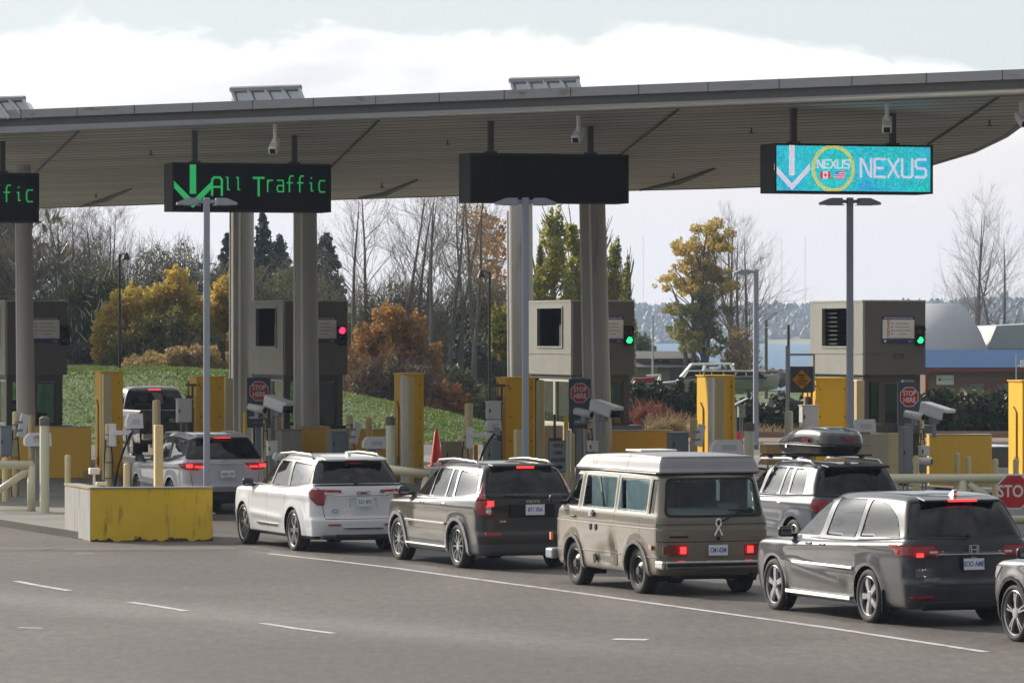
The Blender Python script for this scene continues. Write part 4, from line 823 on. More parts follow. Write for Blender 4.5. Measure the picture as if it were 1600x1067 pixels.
# asphalt with fine aggregate, broad worn patches and dull wet-looking bands
def asphalt(name, c0, c1, c2):
    m = mat(name, c0, .62); nt = m.node_tree; b = nt.nodes['Principled BSDF']; t = N(nt, 'ShaderNodeTexCoord')
    n1 = N(nt, 'ShaderNodeTexNoise', ins={'Scale': .11, 'Detail': 5, 'Roughness': .6, 'Distortion': .6}); n2 = N(nt, 'ShaderNodeTexNoise', ins={'Scale': 7, 'Detail': 6, 'Roughness': .8}); n3 = N(nt, 'ShaderNodeTexNoise', ins={'Scale': .9, 'Detail': 5})
    mpn = N(nt, 'ShaderNodeMapping'); mpn.inputs['Scale'].default_value = (1, .25, 1); L(nt, t.outputs['Object'], mpn.inputs[0])
    L(nt, t.outputs['Object'], n1.inputs['Vector']); L(nt, mpn.outputs[0], n2.inputs['Vector']); L(nt, t.outputs['Object'], n3.inputs['Vector'])
    r1 = N(nt, 'ShaderNodeValToRGB'); r1.color_ramp.elements[0].position = .42; r1.color_ramp.elements[1].position = .62; L(nt, n1.outputs[0], r1.inputs[0])
    x1 = N(nt, 'ShaderNodeMix', data_type='RGBA'); L(nt, r1.outputs[0], x1.inputs[0]); x1.inputs[6].default_value = (*c0, 1); x1.inputs[7].default_value = (*c1, 1)
    r2 = N(nt, 'ShaderNodeValToRGB'); r2.color_ramp.elements[0].position = .35; r2.color_ramp.elements[1].position = .7; r2.color_ramp.elements[0].color = (.62, .62, .62, 1); r2.color_ramp.elements[1].color = (1.3, 1.3, 1.3, 1); L(nt, n2.outputs[0], r2.inputs[0])
    x2 = N(nt, 'ShaderNodeMix', data_type='RGBA', blend_type='MULTIPLY'); x2.inputs[0].default_value = 1; L(nt, x1.outputs[2], x2.inputs[6]); L(nt, r2.outputs[0], x2.inputs[7])
    r3 = N(nt, 'ShaderNodeValToRGB'); r3.color_ramp.elements[0].position = .6; r3.color_ramp.elements[1].position = .75; L(nt, n3.outputs[0], r3.inputs[0])
    x3 = N(nt, 'ShaderNodeMix', data_type='RGBA'); mm = N(nt, 'ShaderNodeMath', operation='MULTIPLY'); mm.inputs[1].default_value = .5; L(nt, r3.outputs[0], mm.inputs[0]); L(nt, mm.outputs[0], x3.inputs[0]); L(nt, x2.outputs[2], x3.inputs[6]); x3.inputs[7].default_value = (*c2, 1)
    # a paler band across the near lanes, broken up by noise
    sp_ = N(nt, 'ShaderNodeSeparateXYZ'); L(nt, t.outputs['Object'], sp_.inputs[0])
    def mm_(op, a, b2=None):
        q = N(nt, 'ShaderNodeMath', operation=op)
        for i, v in enumerate((a, b2)):
            if v is None: continue
            if isinstance(v, (int, float)): q.inputs[i].default_value = v
            else: L(nt, v, q.inputs[i])
        return q.outputs[0]
    dl = mm_('MULTIPLY', mm_('SUBTRACT', sp_.outputs[1], mm_('SUBTRACT', 56.2, mm_('MULTIPLY', sp_.outputs[0], 1.17))), .65)
    bell = mm_('POWER', 2.718, mm_('MULTIPLY', mm_('MULTIPLY', dl, dl), -.7)); ms_ = N(nt, 'ShaderNodeMapRange', interpolation_type='SMOOTHSTEP', ins={'From Min': -2, 'From Max': 5, 'To Min': 1, 'To Max': 0}); L(nt, sp_.outputs[0], ms_.inputs[0]); bell = mm_('MULTIPLY', bell, ms_.outputs[0]); bell = mm_('MULTIPLY', bell, n2.outputs[0])
    x4 = N(nt, 'ShaderNodeMix', data_type='RGBA'); L(nt, bell, x4.inputs[0]); L(nt, x3.outputs[2], x4.inputs[6]); x4.inputs[7].default_value = (.20, .185, .178, 1)
    # two darker wheel tracks worn along the queue
    du = mm_('ADD', mm_('MULTIPLY', sp_.outputs[0], .933), mm_('MULTIPLY', sp_.outputs[1], .359)); tr_ = mm_('ABSOLUTE', mm_('SUBTRACT', mm_('ABSOLUTE', mm_('SUBTRACT', du, 26.6)), .8))
    tk = mm_('MULTIPLY', mm_('POWER', 2.718, mm_('MULTIPLY', mm_('MULTIPLY', tr_, tr_), -9)), mm_('MULTIPLY', n3.outputs[0], .75))
    x5 = N(nt, 'ShaderNodeMix', data_type='RGBA'); L(nt, tk, x5.inputs[0]); L(nt, x4.outputs[2], x5.inputs[6]); x5.inputs[7].default_value = (.045, .042, .04, 1)
    L(nt, x5.outputs[2], b.inputs['Base Color'])
    mr = N(nt, 'ShaderNodeMapRange', ins={'To Min': .5, 'To Max': .8}); L(nt, n1.outputs[0], mr.inputs[0]); L(nt, mr.outputs[0], b.inputs['Roughness'])
    bu = N(nt, 'ShaderNodeBump', ins={'Strength': .5, 'Distance': .012}); n4 = N(nt, 'ShaderNodeTexNoise', ins={'Scale': 30, 'Detail': 3}); L(nt, t.outputs['Object'], n4.inputs['Vector']); L(nt, n4.outputs[0], bu.inputs['Height']); L(nt, bu.outputs[0], b.inputs['Normal'])
    return m
ASPH = asphalt('asphalt_worn', (.084, .070, .063), (.114, .098, .090), (.062, .052, .047))
ROADX = [x for x in xs if -120 <= x <= 155]
sheet('road', ROADX, [d for d in ds if -210 < d <= 140], lambda x, d: gz(d), ASPH, .012)
def flat(name, pts, m, off=.02, kind='structure', z=None):
    """painted or laid sheet from ground pixels (px, py) or world points"""
    bm = bmesh.new(); bm.faces.new([bm.verts.new((x, d, (gz(d) if z is None else z)+off)) for x, d in pts])
    me = bpy.data.meshes.new(name); bm.to_mesh(me); bm.free(); me.materials.append(m); o = link(name, me); o['kind'] = kind; return o
def G(px, py):
    D = FPX*CH/(py-HOR); return (Xat(px, D), D)
LINE = mat('worn_white_marking', (.50, .50, .50), .7, streak=((3, 3, 3), .52, (.2, .19, .185)))
def mark(pp, w=.12, off=.017, m=None, name='road_marking'):
    pts = [Vector(G(*p)) for p in pp]; l, r = [], []
    for i, p in enumerate(pts):
        t = (pts[min(i+1, len(pts)-1)]-pts[max(i-1, 0)]).normalized(); n = Vector((-t.y, t.x))*w/2; l.append(p+n); r.append(p-n)
    bm = bmesh.new()
    for i in range(len(pts)-1): bm.faces.new([bm.verts.new((v.x, v.y, off)) for v in (l[i], l[i+1], r[i+1], r[i])])
    bmesh.ops.remove_doubles(bm, verts=bm.verts, dist=1e-4)
    me = bpy.data.meshes.new(name); bm.to_mesh(me); bm.free(); me.materials.append(m or LINE); o = link(name, me); o['kind'] = 'structure'; return o
mark([(420, 866), (520, 877), (620, 889), (700, 900), (900, 927), (1100, 955), (1300, 983), (1540, 1020)], .13)
mark([(25, 909), (55, 915), (108, 924)], .13); mark([(203, 942), (250, 949), (291, 956)], .13); mark([(410, 975), (460, 983), (522, 991)], .13); mark([(28, 982), (66, 983)], .12)
mark([(958, 1000), (1012, 1001)], .25); mark([(118, 866), (145, 866)], .1)
APR = mat('concrete_apron', (.105, .095, .088), .75, noise=(.8, .8), alt=(.08, .072, .066), bump=(30, .3, .01))
mark([(-60, 858), (120, 858), (250, 858), (340, 857), (400, 856)], 1.0, .0145, APR, 'pavement')
JO = mat('joint_tar', (.035, .033, .032), .8)
mark([(-60, 863), (200, 862), (360, 861), (420, 862)], .05, .0175, JO, 'pavement_joint'); mark([(260, 835), (300, 845), (420, 862), (470, 858)], .04, .0175, JO, 'pavement_joint'); mark([(100, 857), (64, 861)], .05, .0175, JO, 'pavement_joint')
# water and the wooded far shore
wm = bpy.data.materials.new('bay_water'); wm.use_nodes = True; nt = wm.node_tree; b = nt.nodes['Principled BSDF']
b.inputs['Base Color'].default_value = (.05, .14, .24, 1); b.inputs['Roughness'].default_value = .38; b.inputs['Specular IOR Level'].default_value = .35; b.inputs['IOR'].default_value = 1.33
t = N(nt, 'ShaderNodeTexCoord'); m1 = N(nt, 'ShaderNodeMapping'); m1.inputs['Scale'].default_value = (.35, .16, 1); L(nt, t.outputs['Object'], m1.inputs[0])
n = N(nt, 'ShaderNodeTexNoise', ins={'Scale': 1.2, 'Detail': 6, 'Roughness': .7}); L(nt, m1.outputs[0], n.inputs['Vector']); bu = N(nt, 'ShaderNodeBump', ins={'Strength': .9, 'Distance': .8}); L(nt, n.outputs[0], bu.inputs['Height']); L(nt, bu.outputs[0], b.inputs['Normal'])
bm = bmesh.new(); bm.faces.new([bm.verts.new(v) for v in ((-500, 336, -2.1), (1100, 336, -2.1), (1100, 2900, -2.1), (-500, 2900, -2.1))]); mesh_obj('water', bm, wm)['kind'] = 'structure'
def hillz(x, d): return -2.6+ (19+3*math.sin(x*.006)+2*math.sin(x*.017+2))*sst(2430, 2800, d)
sheet('far_shore', list(np.arange(-300, 1000, 25)), list(np.arange(2425, 2900, 25)), hillz, mat('far_field', (.16, .2, .06), .9, noise=(.02, .9), alt=(.25, .22, .10)))
rng = np.random.default_rng(5)
def cones(name, pos, hs, rs, m, parent=None, sides=6, lumpy=False):
    V, F = [], []; k = 0
    for p, h, r in zip(pos, hs, rs):
        a0 = rng.uniform(0, 6.28)
        if rng.random() < .6:
            prof = [(0, .55), (.22, 1), (.55, .85), (.85, .4), (1, .02)]
        else: prof = [(0, .8), (.1, 1), (.45, .55), (.75, .25), (1, .02)]
        for t_, q in prof:
            for s in range(sides):
                a = a0+6.283*s/sides; rr = r*q*rng.uniform(.75, 1.2); V.append((p[0]+rr*math.cos(a), p[1]+rr*math.sin(a), p[2]+h*t_))
        for i in range(len(prof)-1):
            for s in range(sides): F.append((k+i*sides+s, k+i*sides+(s+1) % sides, k+(i+1)*sides+(s+1) % sides, k+(i+1)*sides+s))
        k += sides*len(prof)
    return np_mesh(name, np.array(V), np.array(F), m, parent)
n = 5200; X = rng.uniform(0, 860, n); Dd = rng.uniform(2440, 2850, n); field = (X > 140) & (X < 182) & (Dd < 2520); X = X[~field]; Dd = Dd[~field]; n = len(X)
fw = cones('far_wood', [(x, d, hillz(x, d)-.5) for x, d in zip(X, Dd)], rng.uniform(4, 6.8, n)*np.where(rng.random(n) > .97, 1.5, 1), rng.uniform(2.2, 4.5, n), foliage('far_trees', (.012, .026, .026), (.022, .036, .030), (.085, .050, .026), .018, 0), lumpy=False)
tag(fw, 'distant mixed autumn wood along the far shore of the bay', 'wood', kind='stuff')
# rocks along the near shore, railway
n = 420; v = []; bm = bmesh.new()
for i in range(n):
    x = rng.uniform(8, 34); d = rng.uniform(322, 334); s = rng.uniform(.4, 1.1)
    q = bmesh.ops.create_icosphere(bm, subdivisions=1, radius=s*.6)['verts']; bmesh.ops.scale(bm, vec=(1, 1, .7), verts=q)
    for w_ in q: w_.co += Vector(rng.uniform(-.12, .12, 3))
    bmesh.ops.translate(bm, vec=(x, d, terr(x, d)+.5+rng.uniform(0, .9)), verts=q)
tag(mesh_obj('shore_rocks', bm, mat('dark_rock', (.10, .09, .085), .9, noise=(1.5, .8), alt=(.2, .18, .16))), 'dark riprap boulders heaped along the waterfront', 'rocks', kind='stuff')
BAL = mat('ballast', (.26, .21, .17), .95, noise=(3, .8), alt=(.14, .11, .09), bump=(20, .8, .05))
xa = list(np.arange(4, 44.1, 2.0)); sheet('railway_bed', xa, [136, 137, 139, 141, 142], lambda x, d: .30+.30*(1-abs(d-139)/3), BAL, .0)
for d_ in (138.0, 139.5):
    bm = bmesh.new(); bx(bm, (24, d_, .72), (40, .08, .14)); bx(bm, (24, d_, .64), (40, .2, .03)); tag(mesh_obj('rail', bm, mat('rusty_rail', (.30, .20, .14), .5, .5)), 'rusty rail nearer the road beyond the islands' if d_ < 139 else 'rusty rail farther from the road along the hedge', 'rail', 'railway track')
# grass tufts on the mound
n = 62000; q = rng.uniform(-.125, .004, n); Dd = rng.uniform(139, 175, n); X = q*Dd; Z = np.array([terr(x, d) for x, d in zip(X, Dd)])
a = rng.uniform(0, 6.28, n); h = rng.uniform(.02, .07, n)*np.where(rng.random(n) > .9, 1.5, 1); wv = rng.uniform(.02, .055, n); lx = rng.uniform(-.06, .06, n)
c0 = np.stack([X-np.cos(a)*wv, Dd-np.sin(a)*wv, Z-.02], 1); c1 = np.stack([X+np.cos(a)*wv, Dd+np.sin(a)*wv, Z-.02], 1); c2 = np.stack([X+lx, Dd+lx, Z+h], 1)
V = np.stack([c0, c1, c2], 1).reshape(-1, 3); F = np.arange(3*n).reshape(-1, 3)
tag(np_mesh('grass', V, F, foliage('grass_blades', (.050, .095, .014), (.085, .135, .022), (.14, .165, .04), .3, .5)), 'sunlit green grass covering the bank behind the booths', 'grass', kind='stuff')
# ---------------------------------------------------------------- canopy over the lanes
A0 = Vector((Xat(0, 99.7), 99.7)); A1 = Vector((Xat(1600, 84.0), 84.0)); U = (A1-A0).normalized(); Vv = Vector((-U.y, U.x))
if Vv.y < 0: Vv = -Vv
ZF = 8.3; KS = .045
def ray_soffit(px, py):
    rx, rz = (px-800)/FPX, -(py-HOR)/FPX   # point = (rx*D, D, CH+rz*D); z = ZF-KS*v, v = Vv.(p-A0)
    # CH + rz D = ZF - KS*(Vv.x*rx*D+Vv.y*D - Vv.A0)
    D = (ZF-CH+KS*Vv.dot(A0))/(rz+KS*(Vv.x*rx+Vv.y)); p = Vector((rx*D, D)); return p
def zs(p): return ZF-KS*Vv.dot(p-A0)
back = [ray_soffit(*p) for p in ((60, 325), (255, 318.6), (517, 312), (721, 305.6), (982, 297.5), (1110, 294.6), (1197, 291.5), (1290, 284), (1380, 272), (1457, 257), (1520, 238), (1570, 214), (1600, 192))]
ev = back[-1]
right = [ev+Vector((.12, -2.0)), ev+Vector((.05, -4.5)), ev+Vector((-.25, -7.5))]
Lx = A0-U*16; bl = back[0]+(back[0]-back[2]).normalized()*14
ve = Vv.dot(right[-1]-A0); Re = right[-1]-Vv*ve
outline = [Lx]+[Re]+right[::-1][0:]+back[::-1]+[bl]
canopy = empty('canopy', (A0.x, A0.y, 0), 0, 'long tilted metal canopy roof spanning all the inspection lanes', 'canopy roof')
co = Vector((A0.x, A0.y))
SOF = bpy.data.materials.new('soffit_slats'); SOF.use_nodes = True; nt = SOF.node_tree; b = nt.nodes['Principled BSDF']; b.inputs['Roughness'].default_value = .5; b.inputs['Metallic'].default_value = .15
t = N(nt, 'ShaderNodeTexCoord'); mpn = N(nt, 'ShaderNodeMapping'); mpn.inputs['Rotation'].default_value = (0, 0, -math.atan2(U.y, U.x)); L(nt, t.outputs['Object'], mpn.inputs[0])
wv_ = N(nt, 'ShaderNodeTexWave', wave_type='BANDS', bands_direction='Y', ins={'Scale': .42, 'Distortion': 0}); L(nt, mpn.outputs[0], wv_.inputs['Vector'])
n1 = N(nt, 'ShaderNodeTexNoise', ins={'Scale': .5, 'Detail': 5}); m2 = N(nt, 'ShaderNodeMapping'); m2.inputs['Scale'].default_value = (.15, 1.6, 1); L(nt, mpn.outputs[0], m2.inputs[0]); L(nt, m2.outputs[0], n1.inputs['Vector'])
r = N(nt, 'ShaderNodeValToRGB'); r.color_ramp.elements[0].position = .35; r.color_ramp.elements[1].position = .68; r.color_ramp.elements[0].color = (.53, .51, .455, 1); r.color_ramp.elements[1].color = (.76, .74, .68, 1); L(nt, n1.outputs[0], r.inputs[0]); L(nt, r.outputs[0], b.inputs['Base Color'])
SOFB = b
bm = bmesh.new()   # soffit: real slats, each a shallow step
vmax = max(Vv.dot(p-A0) for p in back); pl_out = outline
sv = [bm.verts.new((p.x-co.x, p.y-co.y, zs(p))) for p in pl_out]; f0 = bm.faces.new(sv)
step = .62; k = step
while k < vmax:
    for off in (0, .09):
        q0 = A0+Vv*(k+off)-co; bmesh.ops.bisect_plane(bm, geom=list(bm.faces)+list(bm.edges)+list(bm.verts), plane_co=(q0.x, q0.y, 0), plane_no=(Vv.x, Vv.y, 0))
    k += step
for f in bm.faces:
    c = f.calc_center_median(); vv = Vv.dot(Vector((c.x, c.y))+co-A0)
    if vv > step*.9 and (vv % step) < .09: f.material_index = 1
mesh_obj('soffit', bm, [SOF, mat('soffit_groove', (.10, .095, .08), .7)], canopy)
FAS = mat('fascia_metal', (.25, .25, .275), .45, .2, noise=(.8, .4), alt=(.19, .195, .20), streak=((1.5, 1.5, 5), .58, (.13, .125, .085)))
FASD = mat('fascia_recess', (.085, .082, .08), .5, .2)
def strip_along(name, pts, z0, z1, d0, d1, m, zfun=None):
    """fascia strip following plan points, between heights z0..z1 above the soffit, from d0 outward to d1"""
    bm = bmesh.new(); R_ = []
    cen = sum(outline, Vector((0, 0)))/len(outline)
    for i, p in enumerate(pts):
        t_ = (pts[min(i+1, len(pts)-1)]-pts[max(i-1, 0)]).normalized(); n_ = Vector((t_.y, -t_.x))
        if n_.dot(p-cen) < 0: n_ = -n_
        zb = zs(p)
        R_.append([bm.verts.new((q.x-co.x, q.y-co.y, zb+h)) for q, h in ((p+n_*d0, z0), (p+n_*d1, z0), (p+n_*d1, z1), (p+n_*d0, z1))])
    for a, b2 in zip(R_, R_[1:]):
        for j in range(4): bm.faces.new((a[j], a[(j+1) % 4], b2[(j+1) % 4], b2[j]))
    bm.faces.new(R_[0]); bm.faces.new(R_[-1])
    return mesh_obj(name, bm, m, canopy)
front = [Lx+(Re-Lx)*i/12 for i in range(13)]
edge = front+right[::-1]+back[::-1]+[bl]
strip_along('fascia_lower_strip', front, -.02, .125, -.10, .03, FAS); strip_along('fascia_recess', front, .125, .30, -.22, -.05, FASD); strip_along('fascia_upper_strip', front, .30, .485, -.15, .09, FAS)
for i in range(1, 26):
    p = Lx+(Re-Lx)*i/26-co; bm = bmesh.new(); q = Vector((U.y, -U.x)); q = q if q.dot(Vv) < 0 else -q
    bx(bm, (0, 0, 0), (.014, .02, .19)); bmesh.ops.rotate(bm, cent=(0, 0, 0), matrix=Matrix.Rotation(math.atan2(U.y, U.x), 3, 'Z'), verts=bm.verts); bmesh.ops.translate(bm, vec=(p.x+q.x*.088, p.y+q.y*.088, ZF+.393), verts=bm.verts); mesh_obj('fascia_joint', bm, mat('joint_dark', (.07, .065, .06), .6), canopy)
strip_along('edge_trim', right[::-1]+back[::-1]+[bl], -.02, .14, -.06, .05, FAS)
bm = bmesh.new(); dko = [p+(Vv*.34 if i in (0, 1) else Vector((-.12, 0)) if i in (2, 3, 4) else Vector((0, 0))) for i, p in enumerate(outline)]; a = [bm.verts.new((p.x-co.x, p.y-co.y, zs(p)+.47)) for p in dko]; bm.faces.new(a)
bt = [bm.verts.new((p.x-co.x, p.y-co.y, zs(p)+.05)) for p in dko]
for i in range(len(a)): bm.faces.new((a[i], a[(i+1) % len(a)], bt[(i+1) % len(a)], bt[i]))
bmesh.ops.translate(bm, vec=(Vv.x*.12, Vv.y*.12, 0), verts=[]); mesh_obj('roof_deck', bm, FAS, canopy)
for i, (x0, y0, x1, y1) in enumerate(((122, 205, 56, 269), (592, 187, 509, 268), (1060, 170, 960, 248), (1560, 151, 1450, 225))):
    p, q = ray_soffit(x0, y0), ray_soffit(x1, y1); bm = bmesh.new(); tube(bm, (p.x-co.x, p.y-co.y, zs(p)-.02), (q.x-co.x, q.y-co.y, zs(q)-.02), .025, n=6); mesh_obj('soffit_joint', bm, mat('joint_dark', (.07, .065, .06), .6), canopy)
for pp in (((125, 322), (165, 310), (205, 294)), ((560, 308), (600, 302), (652, 280)), ((1000, 296), (1060, 283), (1117, 262))):
    ps = [ray_soffit(*p) for p in pp]; bm = bmesh.new(); sweep(bm, [(p.x-co.x, p.y-co.y, zs(p)-.03) for p in ps], [.02, .07, .02], 6); mesh_obj('drain_channel', bm, mat('joint_dark'), canopy)
for px_, py_ in ((236, 235), (150, 302), (699, 218), (597, 286), (1174, 200), (1052, 271), (1546, 188)):
    p = ray_soffit(px_, py_); bm = bmesh.new(); tube(bm, (p.x-co.x, p.y-co.y, zs(p)), (p.x-co.x, p.y-co.y, zs(p)-.12), .018, n=6); tube(bm, (p.x-co.x, p.y-co.y, zs(p)-.10), (p.x-co.x, p.y-co.y, zs(p)-.12), .06, n=8); mesh_obj('sprinkler', bm, mat('joint_dark'), canopy)
# roof skylights
for i, (x0, x1, yt, n_) in enumerate(((-70, 58, 160, 5), (362, 485, 143, 4), (798, 915, 129, 4))):
    p = ray_soffit((x0+x1)/2, 200)+Vv*2.2; D = p.y; xa, xb = Xat(x0, D), Xat(x1, D); zt = Zat(yt, D); zb = 8.62
    bm = bmesh.new(); w_ = (xb-xa); ub = Vector((U.x, U.y)); o = Vector((xa, D))
    prof = [(0, zb), (0, zt), (.25, zt+.02), (2.0, zb-.1)]
    def at_(s, t_, z): q = Vector((xa+s*w_, D))+Vector((0, 1))*(t_); return (q.x, q.y+U.y*s*w_*.9, z)
    A = [bm.verts.new(at_(0, 0, zb)), bm.verts.new(at_(0, .02, zt)), bm.verts.new(at_(.88, .02, zt)), bm.verts.new(at_(1, 0, zb))]
    B = [bm.verts.new(at_(0, 2, zb)), bm.verts.new(at_(0, 1.6, zt)), bm.verts.new(at_(.88, 1.6, zt)), bm.verts.new(at_(1, 2, zb))]
    bm.faces.new(A); bm.faces.new(B)
    for j in range(4): bm.faces.new((A[j], A[(j+1) % 4], B[(j+1) % 4], B[j]))
    sk = mesh_obj('roof_skylight', bm, mat('skylight_panel', (.42, .45, .5), .3, .4), None); tag(sk, ['ribbed metal roof monitor at the left picture edge above the canopy', 'ribbed metal roof monitor above the green traffic sign', 'ribbed metal roof monitor above the blank dark sign'][i], 'roof monitor', 'roof monitors on the canopy')
    bm = bmesh.new()
    for j in range(n_+1):
        s = j/n_; a_, b_ = at_(s*.88, -.03, zt+.02), at_(min(1, s+.10)*1.0, -.03, zb-.02); tube(bm, a_, b_, .045, n=4)
    mesh_obj('rib', bm, mat('rib_white', (.6, .6, .62), .4), sk)['kind'] = 'stuff'
    bm = bmesh.new(); tube(bm, at_(-.01, 0, zt+.03), at_(.9, 0, zt+.03), .07, n=6); mesh_obj('ridge_cap', bm, FAS, sk)
# ---------------------------------------------------------------- oriented box helper for the islands
def fr(px0, px1, D, phi):
    """front-left corner and front width of a block whose face spans px0..px1"""
    X0 = Xat(px0, D); q = (px1-800)/FPX; c, s = math.cos(phi), math.sin(phi); return X0, (q*D-X0)/(c-q*s)
class Blk:
    """thing-space frame: x along the front face, y into depth, origin at front-left ground corner"""
    def __init__(s, name, px0, px1, D, label, cat, group=None, phi=PHI, zg=None):
        X0, s.w = fr(px0, px1, D, phi); s.D = D; s.zg = gz(D) if zg is None else zg
        s.o = empty(name, (X0, D, s.zg), phi, label, cat, group); s.phi = phi
    def z(s, py, dx=0): return Zat(py, s.D+dx*math.sin(s.phi))-s.zg
    def part(s, name, bm, m, smooth=False): return mesh_obj(name, bm, m, s.o, smooth)
def poly_text_strokes(glyph, strokes): pass
# ---------------------------------------------------------------- inspection booths
BMET = mat('booth_panel_light', (.33, .325, .305), .45, .2, noise=(1.8, .6), alt=(.25, .245, .22), streak=((1.5, 1.5, 1.5), .62, (.38, .37, .33)))
BGRY = mat('booth_panel_grey', (.122, .120, .118), .6, .1, noise=(1.2, .5), alt=(.11, .10, .095))
BDRK = mat('booth_frame_dark', (.075, .07, .065), .55); LOUV = mat('louvre_dark', (.035, .035, .035), .5)
WFRM = mat('window_frame_pale', (.62, .60, .54), .5); BGLASS = glass('booth_glass', .72, (.72, .92, .82)); NAVY = mat('navy_sign', (.025, .03, .13), .5)
SGNW = mat('sign_white', (.72, .72, .72), .5); SGNT = mat('sign_grey_text', (.12, .12, .14), .6); SGNR = mat('sign_red', (.50, .02, .02), .45)
PERS_SK = mat('skin', (.35, .2, .14), .6); CLOTH = mat('dark_uniform', (.015, .017, .025), .85)
def frame_rect(bm, x0, x1, z0, z1, y, t, d=.05, mi=0):
    """rectangular frame in the XZ plane"""
    bx(bm, ((x0+x1)/2, y, z1-t/2), (x1-x0, d, t), mi=mi); bx(bm, ((x0+x1)/2, y, z0+t/2), (x1-x0, d, t), mi=mi)
    bx(bm, (x0+t/2, y, (z0+z1)/2), (t, d, z1-z0-2*t), mi=mi); bx(bm, (x1-t/2, y, (z0+z1)/2), (t, d, z1-z0-2*t), mi=mi)
def booth(k, c0, c1, lamp, label, counter_txt):
    B = Blk('inspection_booth', c0, c1, 116.0, label, 'booth', 'inspection booths', phi=R(16.5)); w = B.w; dp = 3.9; zb, zt = 2.46, 4.36
    # upper box: hollow shell, the left side carries a deep louvred opening
    th = .06; oy0, oy1, oz0, oz1 = .75, 2.95, zb+.74, zt-.17     # opening in the left wall (y from front)
    bm = bmesh.new(); bx(bm, (th/2, oy0/2, (zb+zt)/2), (th, oy0, zt-zb)); bx(bm, (th/2, (oy1+dp)/2, (zb+zt)/2), (th, dp-oy1, zt-zb)); bx(bm, (th/2, (oy0+oy1)/2, (zb+oz0)/2), (th, oy1-oy0, oz0-zb)); bx(bm, (th/2, (oy0+oy1)/2, (oz1+zt)/2), (th, oy1-oy0, zt-oz1))
    bx(bm, (-.006, dp/2, zb+.55), (.02, dp, .02)); up = B.part('side_panel', bm, BMET)
    bm = bmesh.new(); frame_rect(bm, oy0-.05, oy1+.05, oz0-.05, oz1+.05, 0, .05, .05)
    bmesh.ops.rotate(bm, cent=(0, 0, 0), matrix=Matrix.Rotation(math.pi/2, 3, 'Z'), verts=bm.verts); mesh_obj('opening_trim', bm, BMET, up)
    bm = bmesh.new(); bx(bm, (th+(w-th)/2, .03, (zb+zt)/2), (w-th, .06, zt-zb)); bx(bm, (th+(w-th)/2, -.004, zb+.56), (w-th-.1, .012, .015)); B.part('front_panel', bm, BGRY)
    bm = bmesh.new(); bx(bm, (w-.03, dp/2+.03, (zb+zt)/2), (.06, dp-.06, zt-zb)); bx(bm, (w/2, dp-.03, (zb+zt)/2), (w-.12-.003, .06, zt-zb)); B.part('back_panel', bm, BGRY)
    bm = bmesh.new(); bx(bm, (w/2, dp/2, zt+.02), (w+.03, dp+.03, .04)); B.part('roof', bm, mat('booth_roof', (.4, .39, .36), .5))
    bm = bmesh.new(); bx(bm, (w/2, dp/2, zb+.03), (w-.13, dp-.13, .06)); bx(bm, (.55, (oy0+oy1)/2, zb+1.0), (.05, 2.6, 1.6)); bx(bm, (.30, oy0+.35, zb+.95), (.4, .5, .7)); B.part('plenum', bm, LOUV)
    lo = bmesh.new()
    for j in range(9): z_ = oz0+.06+j*.115; bx(lo, (.25, oy1-.40, z_), (.30, .8, .03))
    B.part('louvre', lo, LOUV) if k == 3 else lo.free()
    # cabin
    ins = .12; zs_ = 1.16; zt2 = zb
    bm = bmesh.new()
    for x_, y_ in ((.14, .20), (w-.18, .20), (.14, dp-.2), (w-.18, dp-.2)): bx(bm, (x_, y_, zt2/2), (.16, .16, zt2))
    bx(bm, (w/2-.02, .20, zt2-.09), (w-.5, .14, .18)); bx(bm, (w-.18, dp/2, zt2-.09), (.14, dp-.6, .18)); bx(bm, (w/2-.02, dp-.2, zt2-.09), (w-.5, .14, .18)); bx(bm, (.14, dp/2, zt2-.05), (.14, dp-.6, .10))
    bx(bm, (.14+.42, .20, (zs_+zt2-.1)/2), (.12, .10, zt2-.18-zs_)); B.part('cabin_frame', bm, BDRK)
    bm = bmesh.new(); bx(bm, (w/2-.02, .19, zs_/2), (w-.50, .12, zs_-.003)); bx(bm, (w-.18, dp/2, zs_/2), (.12, dp-.6, zs_)); bx(bm, (w/2-.02, dp-.19, zs_/2), (w-.5, .12, zs_)); B.part('lower_wall', bm, BDRK)
    bm = bmesh.new(); bx(bm, (.13, 1.75, zs_/2), (.12, 2.9, zs_)); B.part('side_wall', bm, mat('booth_side_pale', (.52, .49, .42), .6, noise=(2, .5), alt=(.40, .37, .31), streak=((3, 3, .6), .6, (.30, .28, .24))))
    bm = bmesh.new()
    for a, b_ in ((.32, 1.70), (1.74, 3.10)):
        n0 = len(bm.verts); frame_rect(bm, a, b_, zs_+.004, zt2-.12, 0, .06, .07)
    bmesh.ops.rotate(bm, cent=(0, 0, 0), matrix=Matrix.Rotation(math.pi/2, 3, 'Z'), verts=bm.verts); bmesh.ops.translate(bm, vec=(.11, 0, 0), verts=bm.verts)
    wf = B.part('side_window', bm, WFRM); bm = bmesh.new(); bx(bm, (.13, 1.7, (zs_+zt2-.12)/2), (.01, 2.7, zt2-zs_-.2)); mesh_obj('pane', bm, BGLASS, wf)
    bm = bmesh.new(); frame_rect(bm, .63, w-.27, zs_+.004, zt2-.19, .19, .05, .06); wf = B.part('front_window', bm, BDRK)
    bm = bmesh.new(); bx(bm, ((.63+w-.27)/2, .19, (zs_+zt2-.19)/2), (w-.98, .012, zt2-.27-zs_)); mesh_obj('pane', bm, BGLASS, wf)
